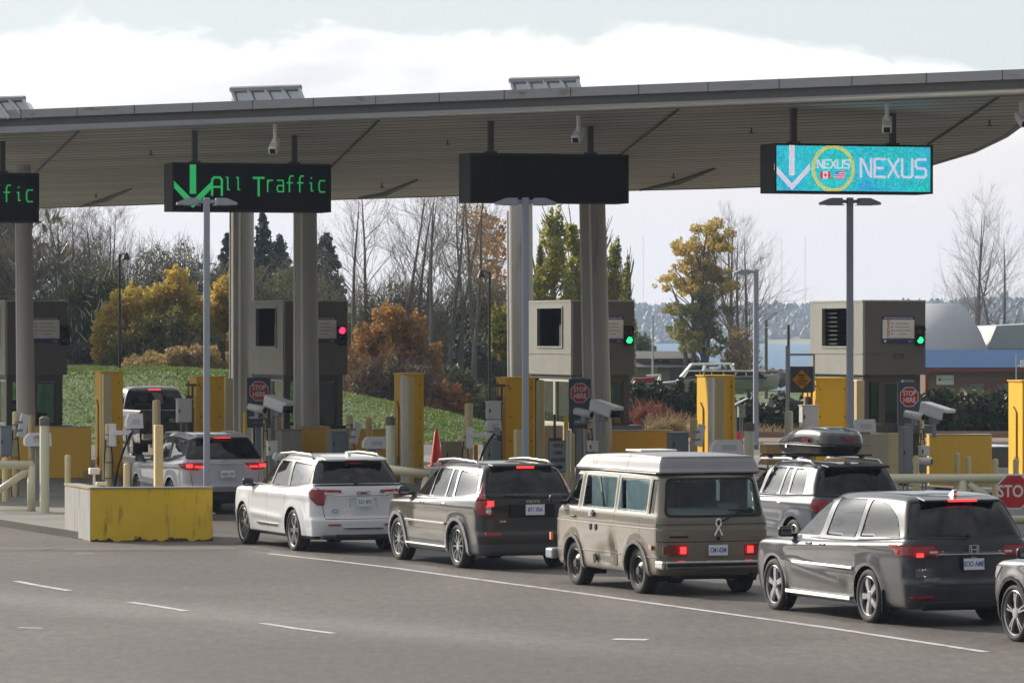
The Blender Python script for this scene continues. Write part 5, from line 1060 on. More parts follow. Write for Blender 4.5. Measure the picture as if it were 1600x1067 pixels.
    bm = bmesh.new(); bx(bm, (w/2, dp-.19, (zs_+zt2-.19)/2), (w-.6, .012, zt2-.2-zs_)); bx(bm, (w-.18, dp/2, (zs_+zt2-.19)/2), (.012, dp-.6, zt2-.2-zs_)); B.part('rear_window', bm, BGLASS)
    # fittings inside
    bm = bmesh.new(); bx(bm, (w-.55, 1.0, 1.02), (.5, 1.3, .05)); bx(bm, (w-.55, 1.1, 1.30), (.42, .06, .34), rz=0, bev=.01); bx(bm, (w-.55, 1.12, 1.1), (.06, .06, .2)); bx(bm, (.55, 1.4, .9), (.42, .12, .62), bev=.05); B.part('desk_equipment', bm, BLACK)
    # sloping black counter with a small plate outside the front
    bm = bmesh.new(); prism(bm, [(-.62, 0), (.03, 0), (.03, .20), (-.45, .20)], 0, .85, 'YZ'); bmesh.ops.translate(bm, vec=(w-.80, .0, zs_-.20), verts=bm.verts); ct = B.part('counter', bm, mat('counter_black', (.014, .014, .015), .3))
    bm = bmesh.new(); bx(bm, (w-.45, -.60, zs_-.14), (.36, .015, .08)); mesh_obj('counter_label', bm, SGNT if k else SGNW, ct)
    # notice and signal lamps
    if counter_txt is not None:
        x0, x1 = .53, .53+.90; z0, z1 = zb+.83, zb+1.52; y = -.015
        bm = bmesh.new(); bx(bm, ((x0+x1)/2, y, (z0+z1)/2), (x1-x0, .02, z1-z0)); nb = B.part('notice_board', bm, NAVY)
        bm = bmesh.new(); bx(bm, ((x0+x1)/2, y-.013, (z0+z1)/2+.01), (x1-x0-.02, .006, z1-z0-.20)); mesh_obj('notice_sheet', bm, SGNW, nb)
        text('notice_heading', 'PROTECT UNITED STATES AGRICULTURE', .052, SGNW, nb, ((x0+x1)/2, y-.012, z1-.05), bold=.001, sx=.82)
        o = text('notice_word', 'DECLARE', .12, mat('sign_red'), nb, (x0+.17, y-.018, (z0+z1)/2+.04), bold=.002); o.rotation_euler = (math.pi/2, -math.pi/2, 0); o.scale = (.85, .8, 1)
        for j, s_ in enumerate(('Fruits & Vegetables', 'Plants & Cut Flowers', 'Meat & Animal Products', 'Live Animals')):
            text('notice_line', s_, .055, SGNT, nb, (x0+.56, y-.018, z1-.19-.09*j), sx=.85)
            bm = bmesh.new(); tube(bm, (x0+.27, y-.012, z1-.19-.09*j), (x0+.27, y-.02, z1-.19-.09*j), .022, n=6); mesh_obj('notice_pictogram', bm, SGNT, nb)
        text('notice_line', 'All agricultural products must be declared for inspection', .035, SGNT, nb, ((x0+x1)/2, y-.018, z0+.13), sx=.85)
        bm = bmesh.new(); tube(bm, (x0+.08, y-.011, z0+.045), (x0+.08, y-.016, z0+.045), .032, n=16); mesh_obj('seal', bm, SGNW, nb); text('notice_footer', 'CBP.gov', .04, SGNW, nb, (x1-.12, y-.012, z0+.045))
    lx = .53+.90+.13; bm = bmesh.new(); bx(bm, (lx, -.05, zb+1.02), (.26, .10, .52), bev=.02)
    sg = B.part('traffic_signal', bm, BLACK)
    for j, (zz, nm) in enumerate(((zb+1.15, 'red_lamp'), (zb+.90, 'green_lamp'))):
        on = (lamp == 'r' and j == 0) or (lamp == 'g' and j == 1)
        m_ = {('r', 0): mat('signal_red_on', (.8, .02, .1), .3, emit=(1, .02, .10), es=3), ('g', 1): mat('signal_green_on', (.05, .6, .2), .3, emit=(.02, .9, .22), es=2)}.get((lamp, j)) or (mat('signal_red_off', (.06, .008, .006), .3) if j == 0 else mat('signal_green_off', (.006, .04, .012), .3))
        bm = bmesh.new(); lathe(bm, [(.085, 0), (.07, -.03), (.001, -.045)], 16); mesh_obj(nm, bm, m_, sg, loc=(lx, -.10, zz))
        bm = bmesh.new(); n_ = 10; r_ = .105
        a = [[bm.verts.new((lx+r_*math.cos(math.pi*t/n_), yy, zz+r_*math.sin(math.pi*t/n_))) for t in range(n_+1)] for yy in (-.10, -.24)]
        for t in range(n_): bm.faces.new((a[0][t], a[0][t+1], a[1][t+1], a[1][t]))
        mesh_obj('visor', bm, BLACK, sg)
    if k in (2, 3): bm = bmesh.new(); frame_rect(bm, w*.5, w*.5+.26, zb+.42, zb+.54, -.01, .015, .02); B.part('bracket', bm, BDRK)
    return B
booth(0, 8, 105, '', 'first inspection booth from the left, officer in dark uniform seen through its glass', '')
booth(1, 442, 543, 'r', 'inspection booth showing a lit red signal lamp', '')
booth(2, 892, 991, 'g', 'inspection booth with lit green lamp, behind two concrete columns', '')
booth(3, 1348, 1446, 'g', 'rightmost inspection booth, its whole notice board in clear view', '')
# officer inside the first booth
def person(name, loc, rz, label, cloth, h=1.75):
    root = empty(name, loc, rz, label, 'person')
    me = bpy.data.meshes.new('figure'); bm = bmesh.new()
    J = dict(pel=(0, 0, .92), ab=(0, -.01, 1.1), ch=(0, 0, 1.32), nk=(0, .01, 1.46), hd0=(0, -.01, 1.54), hd=(0, -.02, 1.62), top=(0, -.01, 1.70),
             sl=(.17, .01, 1.40), el=(.24, -.02, 1.14), wl=(.16, -.24, 1.08), hl=(.13, -.31, 1.09), sr=(-.17, .01, 1.40), er=(-.25, 0, 1.14), wr=(-.18, -.22, 1.06), hr=(-.15, -.29, 1.07),
             tl=(.09, 0, .86), kl=(.10, -.02, .48), al=(.10, .02, .09), fl=(.11, -.14, .04), tr=(-.09, 0, .86), kr=(-.10, -.01, .48), ar=(-.10, .03, .09), fr=(-.11, -.13, .04))
    Rr = dict(pel=(.15, .11), ab=(.14, .10), ch=(.17, .115), nk=(.055, .055), hd0=(.065, .075), hd=(.078, .095), top=(.055, .065), sl=(.06, .06), el=(.045, .045), wl=(.03, .03), hl=(.035, .02), tl=(.085, .085), kl=(.058, .058), al=(.04, .04), fl=(.04, .03))
    E = 'pel-ab ab-ch ch-nk nk-hd0 hd0-hd hd-top ch-sl sl-el el-wl wl-hl ch-sr sr-er er-wr wr-hr pel-tl tl-kl kl-al al-fl pel-tr tr-kr kr-ar ar-fr'.split()
    ks = list(J); V = {k: bm.verts.new(J[k]) for k in ks}
    for side_, w_ in (('l', 'wl'), ('r', 'wr')):
        hx, hy, hz = J['h'+side_]
        for q, (dx, ln) in enumerate(((-.027, .065), (-.009, .075), (.009, .07), (.027, .055))):
            k1, k2 = f'f{side_}{q}a', f'f{side_}{q}b'; J[k1] = (hx+dx, hy-.035, hz-.005); J[k2] = (hx+dx, hy-.035-ln*.7, hz-.035); V[k1] = bm.verts.new(J[k1]); V[k2] = bm.verts.new(J[k2]); Rr[k1] = (.010, .010); Rr[k2] = (.007, .007); E += [f'h{side_}-{k1}', f'{k1}-{k2}']
        s_ = -1 if side_ == 'l' else 1; k1 = f't{side_}a'; J[k1] = (hx+s_*.05, hy-.02, hz-.01); V[k1] = bm.verts.new(J[k1]); Rr[k1] = (.009, .009); E.append(f'h{side_}-{k1}')
    order = list(V); bm.verts.index_update()
    for e in E: a, b_ = e.split('-'); bm.edges.new((V[a], V[b_]))
    bm.to_mesh(me); bm.free(); o = bpy.data.objects.new('tmp', me); COL.objects.link(o); sk = o.modifiers.new('s', 'SKIN'); ss = o.modifiers.new('u', 'SUBSURF'); ss.levels = 2; ss.render_levels = 2
    for i, k_ in enumerate(order):
        kk = k_ if k_ in Rr else k_[0]+'l'; me.skin_vertices[0].data[i].radius = Rr.get(kk, (.05, .05)); me.skin_vertices[0].data[i].use_root = (i == 0)
    bpy.context.view_layer.update(); m2 = bpy.data.meshes.new_from_object(o.evaluated_get(bpy.context.evaluated_depsgraph_get())); bpy.data.objects.remove(o)
    m2.name = 'figure'; m2.materials.append(cloth); m2.materials.append(PERS_SK); m2.polygons.foreach_set('use_smooth', [True]*len(m2.polygons))
    for p in m2.polygons:
        c = p.center
        if c.z > 1.49 or (c.y < -.23 and c.z > .9): p.material_index = 1
    f = link('body', m2, root)
    bm = bmesh.new(); bmesh.ops.create_uvsphere(bm, u_segments=14, v_segments=8, radius=.1, matrix=Matrix.Translation((0, .015, 1.665)) @ Matrix.Diagonal((.9, 1.02, .8, 1))); mesh_obj('hair', bm, BLACK, root, True)
    bm = bmesh.new()
    for s_ in (1, -1): bx(bm, (s_*.032, -.112, 1.63), (.03, .012, .012), bev=.003)
    mesh_obj('eyes', bm, BLACK, root); bm = bmesh.new(); tube(bm, (0, -.10, 1.625), (0, -.135, 1.59), .008, .016, 6); mesh_obj('nose', bm, PERS_SK, root)
    bm = bmesh.new(); bx(bm, (0, -.098, 1.555), (.045, .01, .01), bev=.003); mesh_obj('mouth', bm, mat('lips', (.3, .1, .09), .6), root); return root
bc = Blk('x', 8, 105, 116.0, None, None, phi=R(16.5)); o_ = bc.o.matrix_basis; bpy.context.view_layer.update()
pw = bc.o.matrix_world @ Vector((.42, .95, .0)); bpy.data.objects.remove(bc.o)
person('person', (pw.x, pw.y, gz(116)+.06), R(-50), 'officer in dark uniform standing at the side glass inside the first booth', CLOTH)
# ---------------------------------------------------------------- columns
COLM = mat('column_concrete', (.47, .46, .44), .75, noise=(.9, .7), alt=(.39, .38, .36), bump=(8, .2, .02), streak=((4, 4, .35), .60, (.25, .18, .115)))
def column(pxb, D, rb, pxt, rt, label, cond=(-1,)):
    xb = Xat(pxb, D); xt = Xat(pxt, D); z0 = gz(D); p = Vector((xt, D)); z1 = zs(p)+.2
    root = empty('column', (xb, D, z0), 0, label, 'column', 'columns holding up the canopy')
    bm = bmesh.new(); n = 24; a = []
    for t in (0, 1):
        r_ = rb+(rt-rb)*t; cx = (xt-xb)*t; a.append([bm.verts.new((cx+r_*math.cos(6.2832*k/n), r_*math.sin(6.2832*k/n), t*(z1-z0))) for k in range(n)])
    for k in range(n): f = bm.faces.new((a[0][k], a[0][(k+1) % n], a[1][(k+1) % n], a[1][k])); f.smooth = True
    me = bpy.data.meshes.new('shaft'); bm.to_mesh(me); bm.free(); me.materials.append(COLM); link('shaft', me, root)
    for s in cond:
        bm = bmesh.new()
        def q(t): r_ = rb+(rt-rb)*t+.02; return ((xt-xb)*t+s*r_, -math.sqrt(max(0, 1-min(1, abs(s)))*1)*r_, t*(z1-z0))
        tube(bm, q(0), q(.97), .034, n=8); mesh_obj('downpipe', bm, mat('pipe_white', (.80, .78, .74), .4), root)
for c_, bl, br, tl_, tr_, a_, b_ in ((43, 30, 57, 26, 48, 'slender concrete column before the first booth', 1),):
    column(43.5, 110, (57-30)/2/63.6, 37, (48-26)/2/63.6, a_, (-1,))
column(481, 110, .30, 478, .255, 'rust-streaked column before the booth with the red signal', (-1, -.35)); column(379, 122, .31, 379, .31, 'thick column left of the booth with the red signal', (-1, -.2))
column(937, 110, .33, 926, .29, 'wide leaning column before the booth with the green lamp', (-1, -.3)); column(816, 122, .33, 813, .33, 'column behind the middle lamp post, left of a booth', (-1,))
# ---------------------------------------------------------------- hanging message signs
LEDG = mat('led_green', (.0, .2, .05), .5, emit=(.02, .36, .10), es=.8); LEDW = mat('led_pale_pink', (.5, .45, .5), .5, emit=(.70, .66, .80), es=.8); LEDB = mat('led_black', (.005, .005, .005), .6, spec=.15)
LEDY = mat('led_yellow', (.4, .4, .1), .5, emit=(.62, .60, .18), es=.75); LEDR = mat('led_red', (.4, .02, .03), .5, emit=(.72, .03, .06), es=.9)
ldc = mat('led_cyan', (.02, .35, .45), .5, emit=(.03, .50, .62), es=.8); nt = ldc.node_tree; b = nt.nodes['Principled BSDF']; t = N(nt, 'ShaderNodeTexCoord'); n = N(nt, 'ShaderNodeTexNoise', ins={'Scale': 1.3, 'Detail': 8, 'Roughness': .7}); L(nt, t.outputs['Object'], n.inputs['Vector'])
r = N(nt, 'ShaderNodeValToRGB'); r.color_ramp.elements[0].position = .36; r.color_ramp.elements[0].color = (.02, .60, .50, 1); r.color_ramp.elements[1].position = .64; r.color_ramp.elements[1].color = (.04, .38, .68, 1); k_ = r.color_ramp.elements.new(.5); k_.color = (.03, .56, .66, 1); L(nt, n.outputs[0], r.inputs[0]); L(nt, r.outputs[0], b.inputs['Emission Color'])
for m_ in (ldc, LEDG, LEDW, LEDY, LEDR):      # individual diodes: bright dots on a dark pitch, a few of them weak
    nt = m_.node_tree; b = nt.nodes['Principled BSDF']; t = N(nt, 'ShaderNodeTexCoord'); n = N(nt, 'ShaderNodeTexNoise', ins={'Scale': 38, 'Detail': 2}); L(nt, t.outputs['Object'], n.inputs['Vector'])
    mr = N(nt, 'ShaderNodeMapRange', ins={'From Min': .3, 'From Max': .7, 'To Min': .35 if m_ is not LEDG else .5, 'To Max': 1.05}); L(nt, n.outputs[0], mr.inputs[0]); L(nt, mr.outputs[0], b.inputs['Emission Strength'])
GLY = {  # stroke glyphs on a 5 x 7 grid
 'A': [[(0, 0), (0, 6), (1, 7), (4, 7), (5, 6), (5, 0)], [(0, 3.2), (5, 3.2)]], 'l': [[(1, 5.2), (2, 5.2), (2, .6), (3, .6)]], 'T': [[(0, 7), (5, 7)], [(2.5, 7), (2.5, 0)]],
 'r': [[(.8, 0), (.8, 4.3)], [(.8, 3), (2, 4.3), (4, 4.3)]], 'a': [[(.5, 4.3), (4, 4.3), (4.5, 3.6), (4.5, 0), (1, 0), (.3, .8), (.3, 1.6), (1, 2.3), (4.5, 2.3)]], 'f': [[(1.5, 0), (1.5, 5), (2.3, 6), (4, 6)], [(0, 3.4), (3.5, 3.4)]],
 'i': [[(1.6, 3.4), (2.4, 3.4), (2.4, .4), (3.4, .4)], [(2.3, 5.2), (2.5, 5.4)]], 'c': [[(4.4, 4.3), (1.4, 4.3), (.6, 3.4), (.6, 1), (1.4, 0), (4.4, 0)]],
 'N': [[(0, 0), (0, 7), (1, 6.2), (4, .8), (5, 0), (5, 7)]], 'E': [[(5, 7), (0, 7), (0, 0), (5, 0)], [(0, 3.5), (4, 3.5)]], 'X': [[(0, 7), (5, 0)], [(5, 7), (0, 0)]], 'U': [[(0, 7), (0, .8), (.8, 0), (4.2, 0), (5, .8), (5, 7)]],
 'S': [[(5, 7), (.8, 7), (0, 6.3), (0, 4.3), (.8, 3.6), (4.2, 3.4), (5, 2.7), (5, .8), (4.2, 0), (0, 0)]]}
def stroke(bm, a, b_, w, y=0, d=.006):
    a, b_ = Vector(a), Vector(b_); t = (b_-a); Lg = t.length+w*.9; ang = math.atan2(t.y, t.x); c = (a+b_)/2
    v = bmesh.ops.create_cube(bm, size=1)['verts']; bmesh.ops.scale(bm, vec=(Lg, d, w), verts=v); bmesh.ops.rotate(bm, cent=(0, 0, 0), matrix=Matrix.Rotation(-ang, 3, 'Y'), verts=v); bmesh.ops.translate(bm, vec=(c.x, y, c.y), verts=v)
def glyphs(parent, s, x, z, gw, gh, pitch, w, m, nm='lettering', y=-.012):
    for ch in s:
        if ch in GLY:
            bm = bmesh.new(); q = 0
            for st in GLY[ch]:
                for a, b_ in zip(st, st[1:]): stroke(bm, (x+a[0]/5*gw, z+a[1]/7*gh), (x+b_[0]/5*gw, z+b_[1]/7*gh), w, y-.0004*q); q += 1
            o = mesh_obj(nm, bm, m, parent)
        x += pitch
def msg_sign(px0, px1, yt, yb, D, label, kind):
    B = Blk('message_sign', px0, px1, D, label, 'message sign', 'message signs hanging from the canopy', zg=0); w = B.w; z1, z0 = Zat(yt, D), Zat(yb, D); h = z1-z0
    cab = empty('tmp', (0, 0, 0)); bpy.data.objects.remove(cab)
    bm = bmesh.new(); bx(bm, (w/2, .42, (z0+z1)/2), (w, .78, h), bev=.01); frame_rect(bm, 0, w, z0, z1, .01, .035, .07); B.part('cabinet', bm, mat('sign_cabinet', (.016, .015, .015), .6, spec=.25))
    bm = bmesh.new(); bx(bm, (w/2, .022, (z0+z1)/2), (w-.08, .02, h-.08)); sc = B.part('screen', bm, {'n': ldc}.get(kind, LEDB))
    for fx in (.17, .80):
        for yy in (.2,):
            bm = bmesh.new(); X_ = fx*w; wp = B.o.matrix_basis @ Vector((X_, .45, 0)); wx = B.o.location.x+X_*math.cos(PHI)-.45*math.sin(PHI); wy = D+X_*math.sin(PHI)+.45*math.cos(PHI); top = zs(Vector((wx, wy)))
            bx(bm, (X_, .45, (z1+top)/2), (.11, .11, top-z1+.06)); bx(bm, (X_, .45, z1+.03), (.22, .2, .05)); B.part('hanger_post', bm, BDRK)
    y = .004
    if kind == 'g' or kind == 'g0':
        ax = w*.13; bm = bmesh.new(); bx(bm, (ax, y, z0+h*.66), (.14, .006, h*.60)); tp = z0+h*.08
        for s_ in (1, -1): prism(bm, [(ax, tp), (ax+s_*.02, tp), (ax+s_*.42, tp+.42), (ax+s_*.42, tp+.57), (ax, tp+.16)], y-.004, y+.002, 'XZ')
        mesh_obj('down_arrow', bm, LEDG, sc)
        gx = w*.25; u = w*.72/11.2
        for i, ch in enumerate('All Traffic'):
            big = ch in 'AT'
            if ch != ' ': glyphs(sc, ch, gx+i*u*1.02+(0 if big else .05), z0+h*(.34 if big else .42), u*(.95 if big else .72), h*(.36 if big else .38), 0, .046 if big else .028, LEDG, y=y)
    elif kind == 'n':
        ax = w*.11; bm = bmesh.new(); bx(bm, (ax, y, z0+h*.66), (.115, .006, h*.62)); tp = z0+h*.05
        for s_ in (1, -1): prism(bm, [(ax, tp), (ax+s_*.37, tp+.39), (ax+s_*.37, tp+.52), (ax, tp+.13)], y-.004, y+.002, 'XZ')
        mesh_obj('down_arrow', bm, LEDW, sc); cx, cz = w*.37, z0+h*.5
        bm = bmesh.new()
        for k in range(40):
            a, c = 6.2832*k/40, 6.2832*(k+1)/40; ro, ri = .455, .385
            bm.faces.new([bm.verts.new((cx+r_*math.cos(t_), y, cz+r_*math.sin(t_)*1.02)) for r_, t_ in ((ro, a), (ro, c), (ri, c), (ri, a))])
        bmesh.ops.remove_doubles(bm, verts=bm.verts, dist=.0005); mesh_obj('ring', bm, LEDY, sc)
        glyphs(sc, 'NEXUS', cx-.33, cz+.01, .105, .155, .14, .027, LEDW, y=y-.004); glyphs(sc, 'NEXUS', w*.545, z0+h*.34, .215, .35, .29, .045, LEDW, y=y)
        bm = bmesh.new()
        for x_, w_ in ((-.245, .05), (-.085, .05)): bx(bm, (cx+x_, y, cz-.13), (w_, .006, .15))
        prism(bm, [(cx-.165+.035*math.cos(6.283*k/8)*(1 if k % 2 == 0 else .6), cz-.13+.05*math.sin(6.283*k/8)*(1 if k % 2 == 0 else .6)) for k in range(8)], y-.004, y, 'XZ')
        for j in range(4): bx(bm, (cx+.14+(.03 if j > 1 else 0), y, cz-.19+j*.042), (.22 if j < 2 else .16, .006, .022))
        mesh_obj('flag_red', bm, LEDR, sc)
        bm = bmesh.new(); bx(bm, (cx-.165, y+.002, cz-.13), (.11, .006, .15)); mesh_obj('flag_white', bm, LEDW, sc); bm = bmesh.new(); bx(bm, (cx+.14, y+.002, cz-.125), (.22, .006, .15)); mesh_obj('flag_white', bm, LEDW, sc)
        bm = bmesh.new(); bx(bm, (cx+.075, y-.002, cz-.085), (.09, .006, .07)); mesh_obj('flag_blue', bm, mat('led_blue', (.05, .1, .4), .5, emit=(.05, .3, .8), es=.7), sc)
    return B
msg_sign(-197, 61, 268, 346, 101, 'black message sign reading All Traffic in green, cut by the left edge', 'g')
msg_sign(269, 517, 254, 330, 97, 'black message sign with a green down arrow and All Traffic', 'g')
msg_sign(734, 982, 239, 316, 92.5, 'blank black message sign with nothing lit', 'b')
msg_sign(1210, 1457, 224, 301, 87.6, 'bright cyan message sign with arrow, ring and flags', 'n')
# ---------------------------------------------------------------- lamp posts
LPM = mat('lamp_post_paint', (.36, .39, .48), .45, .2, noise=(2, .3), alt=(.30, .33, .40))
def lamp_post(px, D, ytop, wpx, half, label, single=False, leftlit=False):
    s = FPX/D; X = Xat(px, D); z0 = gz(D); zt = Zat(ytop, D); root = empty('lamp_post', (X, D, z0), R(8), label, 'lamp post', 'parking lamp posts')
    w = wpx/s; bm = bmesh.new(); bx(bm, (0, 0, (zt-z0)/2), (w, w, zt-z0), bev=.01); bx(bm, (0, 0, .15), (w*2.6, w*2.6, .03)); mesh_obj('pole', bm, LPM, root)
    for sd in ((-1,) if single else (-1, 1)):
        bm = bmesh.new(); hw = half/s; z = zt-z0-.06
        bx(bm, (sd*(w/2+.06), 0, z-.02), (.16, .06, .07)); prism(bm, [(sd*(w/2+.12), z-.09), (sd*(w/2+.12), z+.05), (sd*(hw-.22), z+.05), (sd*hw, z-.04), (sd*hw, z-.09)], -.16, .16, 'XZ'); mesh_obj('lamp_head', bm, LPM, root)
        bm = bmesh.new(); bx(bm, (sd*(hw-.32), 0, z-.095), (.34, .24, .012)); mesh_obj('lens', bm, mat('lamp_lens', (.5, .52, .55), .3), root)
    return root
lamp_post(323, 92, 309, 9.5, 47, 'grey twin-headed lamp post before the green All Traffic sign'); lamp_post(821, 92, 309, 9.5, 47, 'grey twin-headed lamp post before the blank sign'); lamp_post(1328, 92, 309, 9.5, 47, 'grey twin-headed lamp post under the cyan sign')
lamp_post(1181, 134, 421, 7.5, 36, 'smaller lamp post with one rounded head, before the bay', single=True)
# cameras under the canopy
for i, (px, yt, yb, lb, dr) in enumerate(((430, 197, 238, 'white camera under the canopy above the green sign', .2), (904, 183, 221, 'white camera under the canopy above the blank sign', .1), (1386, 164, 205, 'white camera under the canopy above the cyan sign', .25), (1596, 160, 196, 'white camera under the canopy at the right edge', .5))):
    p = ray_soffit(px, yt-2); D = p.y; z1 = zs(p); z0 = Zat(yb, D); root = empty('security_camera', (p.x, p.y, z0), R(-20)+dr, lb, 'camera', 'cameras under the canopy')
    bm = bmesh.new(); tube(bm, (0, 0, z1-z0), (0, 0, .22), .045, n=10); bx(bm, (0, 0, .20), (.1, .16, .08), bev=.02); mesh_obj('bracket', bm, WHITE, root)
    bm = bmesh.new(); v = bx(bm, (0, 0, 0), (.19, .5, .17), bev=.03); bmesh.ops.rotate(bm, cent=(0, 0, 0), matrix=Matrix.Rotation(.45, 3, 'X'), verts=bm.verts); bmesh.ops.translate(bm, vec=(0, -.05, .12), verts=bm.verts); mesh_obj('housing', bm, WHITE, root)
    bm = bmesh.new(); bx(bm, (0, -.262, 0), (.12, .02, .10)); bmesh.ops.rotate(bm, cent=(0, 0, 0), matrix=Matrix.Rotation(.45, 3, 'X'), verts=bm.verts); bmesh.ops.translate(bm, vec=(0, -.05, .12), verts=bm.verts); mesh_obj('lens_window', bm, BLACK, root)
# ---------------------------------------------------------------- scanner panels (tall yellow cabinets)
def panel(px0, px1, yt, D, label, flip=False, gear=False):
    B = Blk('scanner_panel', px0, px1, D, label, 'scanner panel', 'yellow scanner panels beside the lanes', phi=R(14)); w = B.w; h = Zat(yt, D)-B.zg; d = .95
    bm = bmesh.new(); bx(bm, (w/2, d/2, h/2), (w, d, h-.0)); ca = B.part('cabinet', bm, YEL)
    bm = bmesh.new(); bx(bm, (w/2, d/2, h+.015), (w+.06, d+.06, .03)); bx(bm, (w-.04, -.02, h/2), (.05, .04, h-.1)); bx(bm, (.02, -.02, h/2), (.05, .04, h-.1)); B.part('edge_flange', bm, YEL)
    bm = bmesh.new()
    for zz in (.35, .9, 1.5, h-.25): bx(bm, (w-.10, -.006, zz), (.03, .012, .03)); bx(bm, (.12, -.006, zz), (.03, .012, .03))
    B.part('bolts', bm, DARKM)['kind'] = 'stuff'
    bm = bmesh.new(); tube(bm, (-.02, .35, .3), (-.02, .35, h*.68), .018, n=6); tube(bm, (-.02, .35, h*.68), (-.02, .55, h*.74), .018, n=6); bx(bm, (-.03, .35, .45), (.05, .1, .18)); B.part('conduit', bm, mat('conduit_ochre', (.35, .2, .02), .6))
    if gear:
        bm = bmesh.new(); bx(bm, (-.16, .1, h*.42), (.16, .12, h*.8)); bx(bm, (-.1, .0, h-.18), (.34, .05, .06)); bx(bm, (-.1, .0, h-.42), (.05, .05, .5)); tube(bm, (-.2, 0, h*.3), (-.2, 0, h-.1), .02, n=6); tube(bm, (-.28, .02, .2), (-.28, .02, h*.7), .025, n=6); B.part('bracket_frame', bm, mat('rusty_gear', (.16, .15, .13), .7, noise=(8, .8), alt=(.12, .07, .03)))
    return B
panel(158, 192, 582, 110, 'yellow scanner panel left of the white pickup'); panel(307, 350, 590, 111, 'yellow scanner panel right of the white pickup', gear=True)
panel(629, 662, 585, 110, 'yellow scanner panel standing alone left of the red cone'); panel(790, 836, 591, 111, 'yellow scanner panel behind the middle lamp post', gear=True)
panel(1106, 1148, 588, 110, 'yellow scanner panel in front of the moored white boat'); panel(1274, 1326, 592, 111, 'yellow scanner panel left of the rightmost booth', gear=True)
panel(1597, 1640, 596, 110, 'yellow scanner panel cut by the right picture edge')
def post(name, px0, px1, yt, D, m, label, cat, group='painted bollards on the islands', cap=None, yb=None, rnd=True, phi=PHI, conduit=False):
    s = FPX/D; w = (px1-px0)/s; X = Xat((px0+px1)/2, D); z0 = gz(D) if yb is None else Zat(yb, D); h = Zat(yt, D)-z0
    root = empty(name, (X, D, z0), phi, label, cat, group)
    bm = bmesh.new()
    if rnd: lathe(bm, [(w/2+.004, 0), (w/2, .03), (w/2, h-.05), (w/2*.8, h-.015), (.001, h)], 18, axis='Z')
    else: bx(bm, (0, 0, h/2), (w*.86, w*.86, h), bev=.012)
    o = mesh_obj('post', bm, m, root, rnd)
    bm = bmesh.new(); bx(bm, (0, 0, .01), (w*1.5, w*1.5, .02)) if not rnd else lathe(bm, [(w*.72, 0), (w*.72, .025), (w*.5, .03)], 16, axis='Z'); mesh_obj('base_plate', bm, m, root)
    if cap: bm = bmesh.new(); lathe(bm, [(w/2+.012, h-.14), (w/2+.012, h+.01), (w*.3, h+.05), (.001, h+.05)], 16, axis='Z'); mesh_obj('cap', bm, cap, root)
    if conduit:
        bm = bmesh.new(); sweep(bm, [(-w*.62, -.05, .1), (-w*.62, -.05, h*.6), (-w*.5, -.09, h*.8)], .016, 6); sweep(bm, [(w*.3, -w*.6, .15), (w*.5, -w*.6, h*.5), (w*.1, -w*.7, h*.86)], .013, 6); mesh_obj('cable', bm, BLACK, root)
        bm = bmesh.new()
        for q in (.3, .5, .7, .85): lathe(bm, [(w/2+.006, h*q), (w/2+.006, h*q+.02)], 12, axis='Z')
        mesh_obj('hose_clamp', bm, DARKM, root)
    return root
CAPD = mat('weathered_cap', (.13, .12, .10), .8, noise=(10, .6), alt=(.22, .2, .16))
LAND = {}
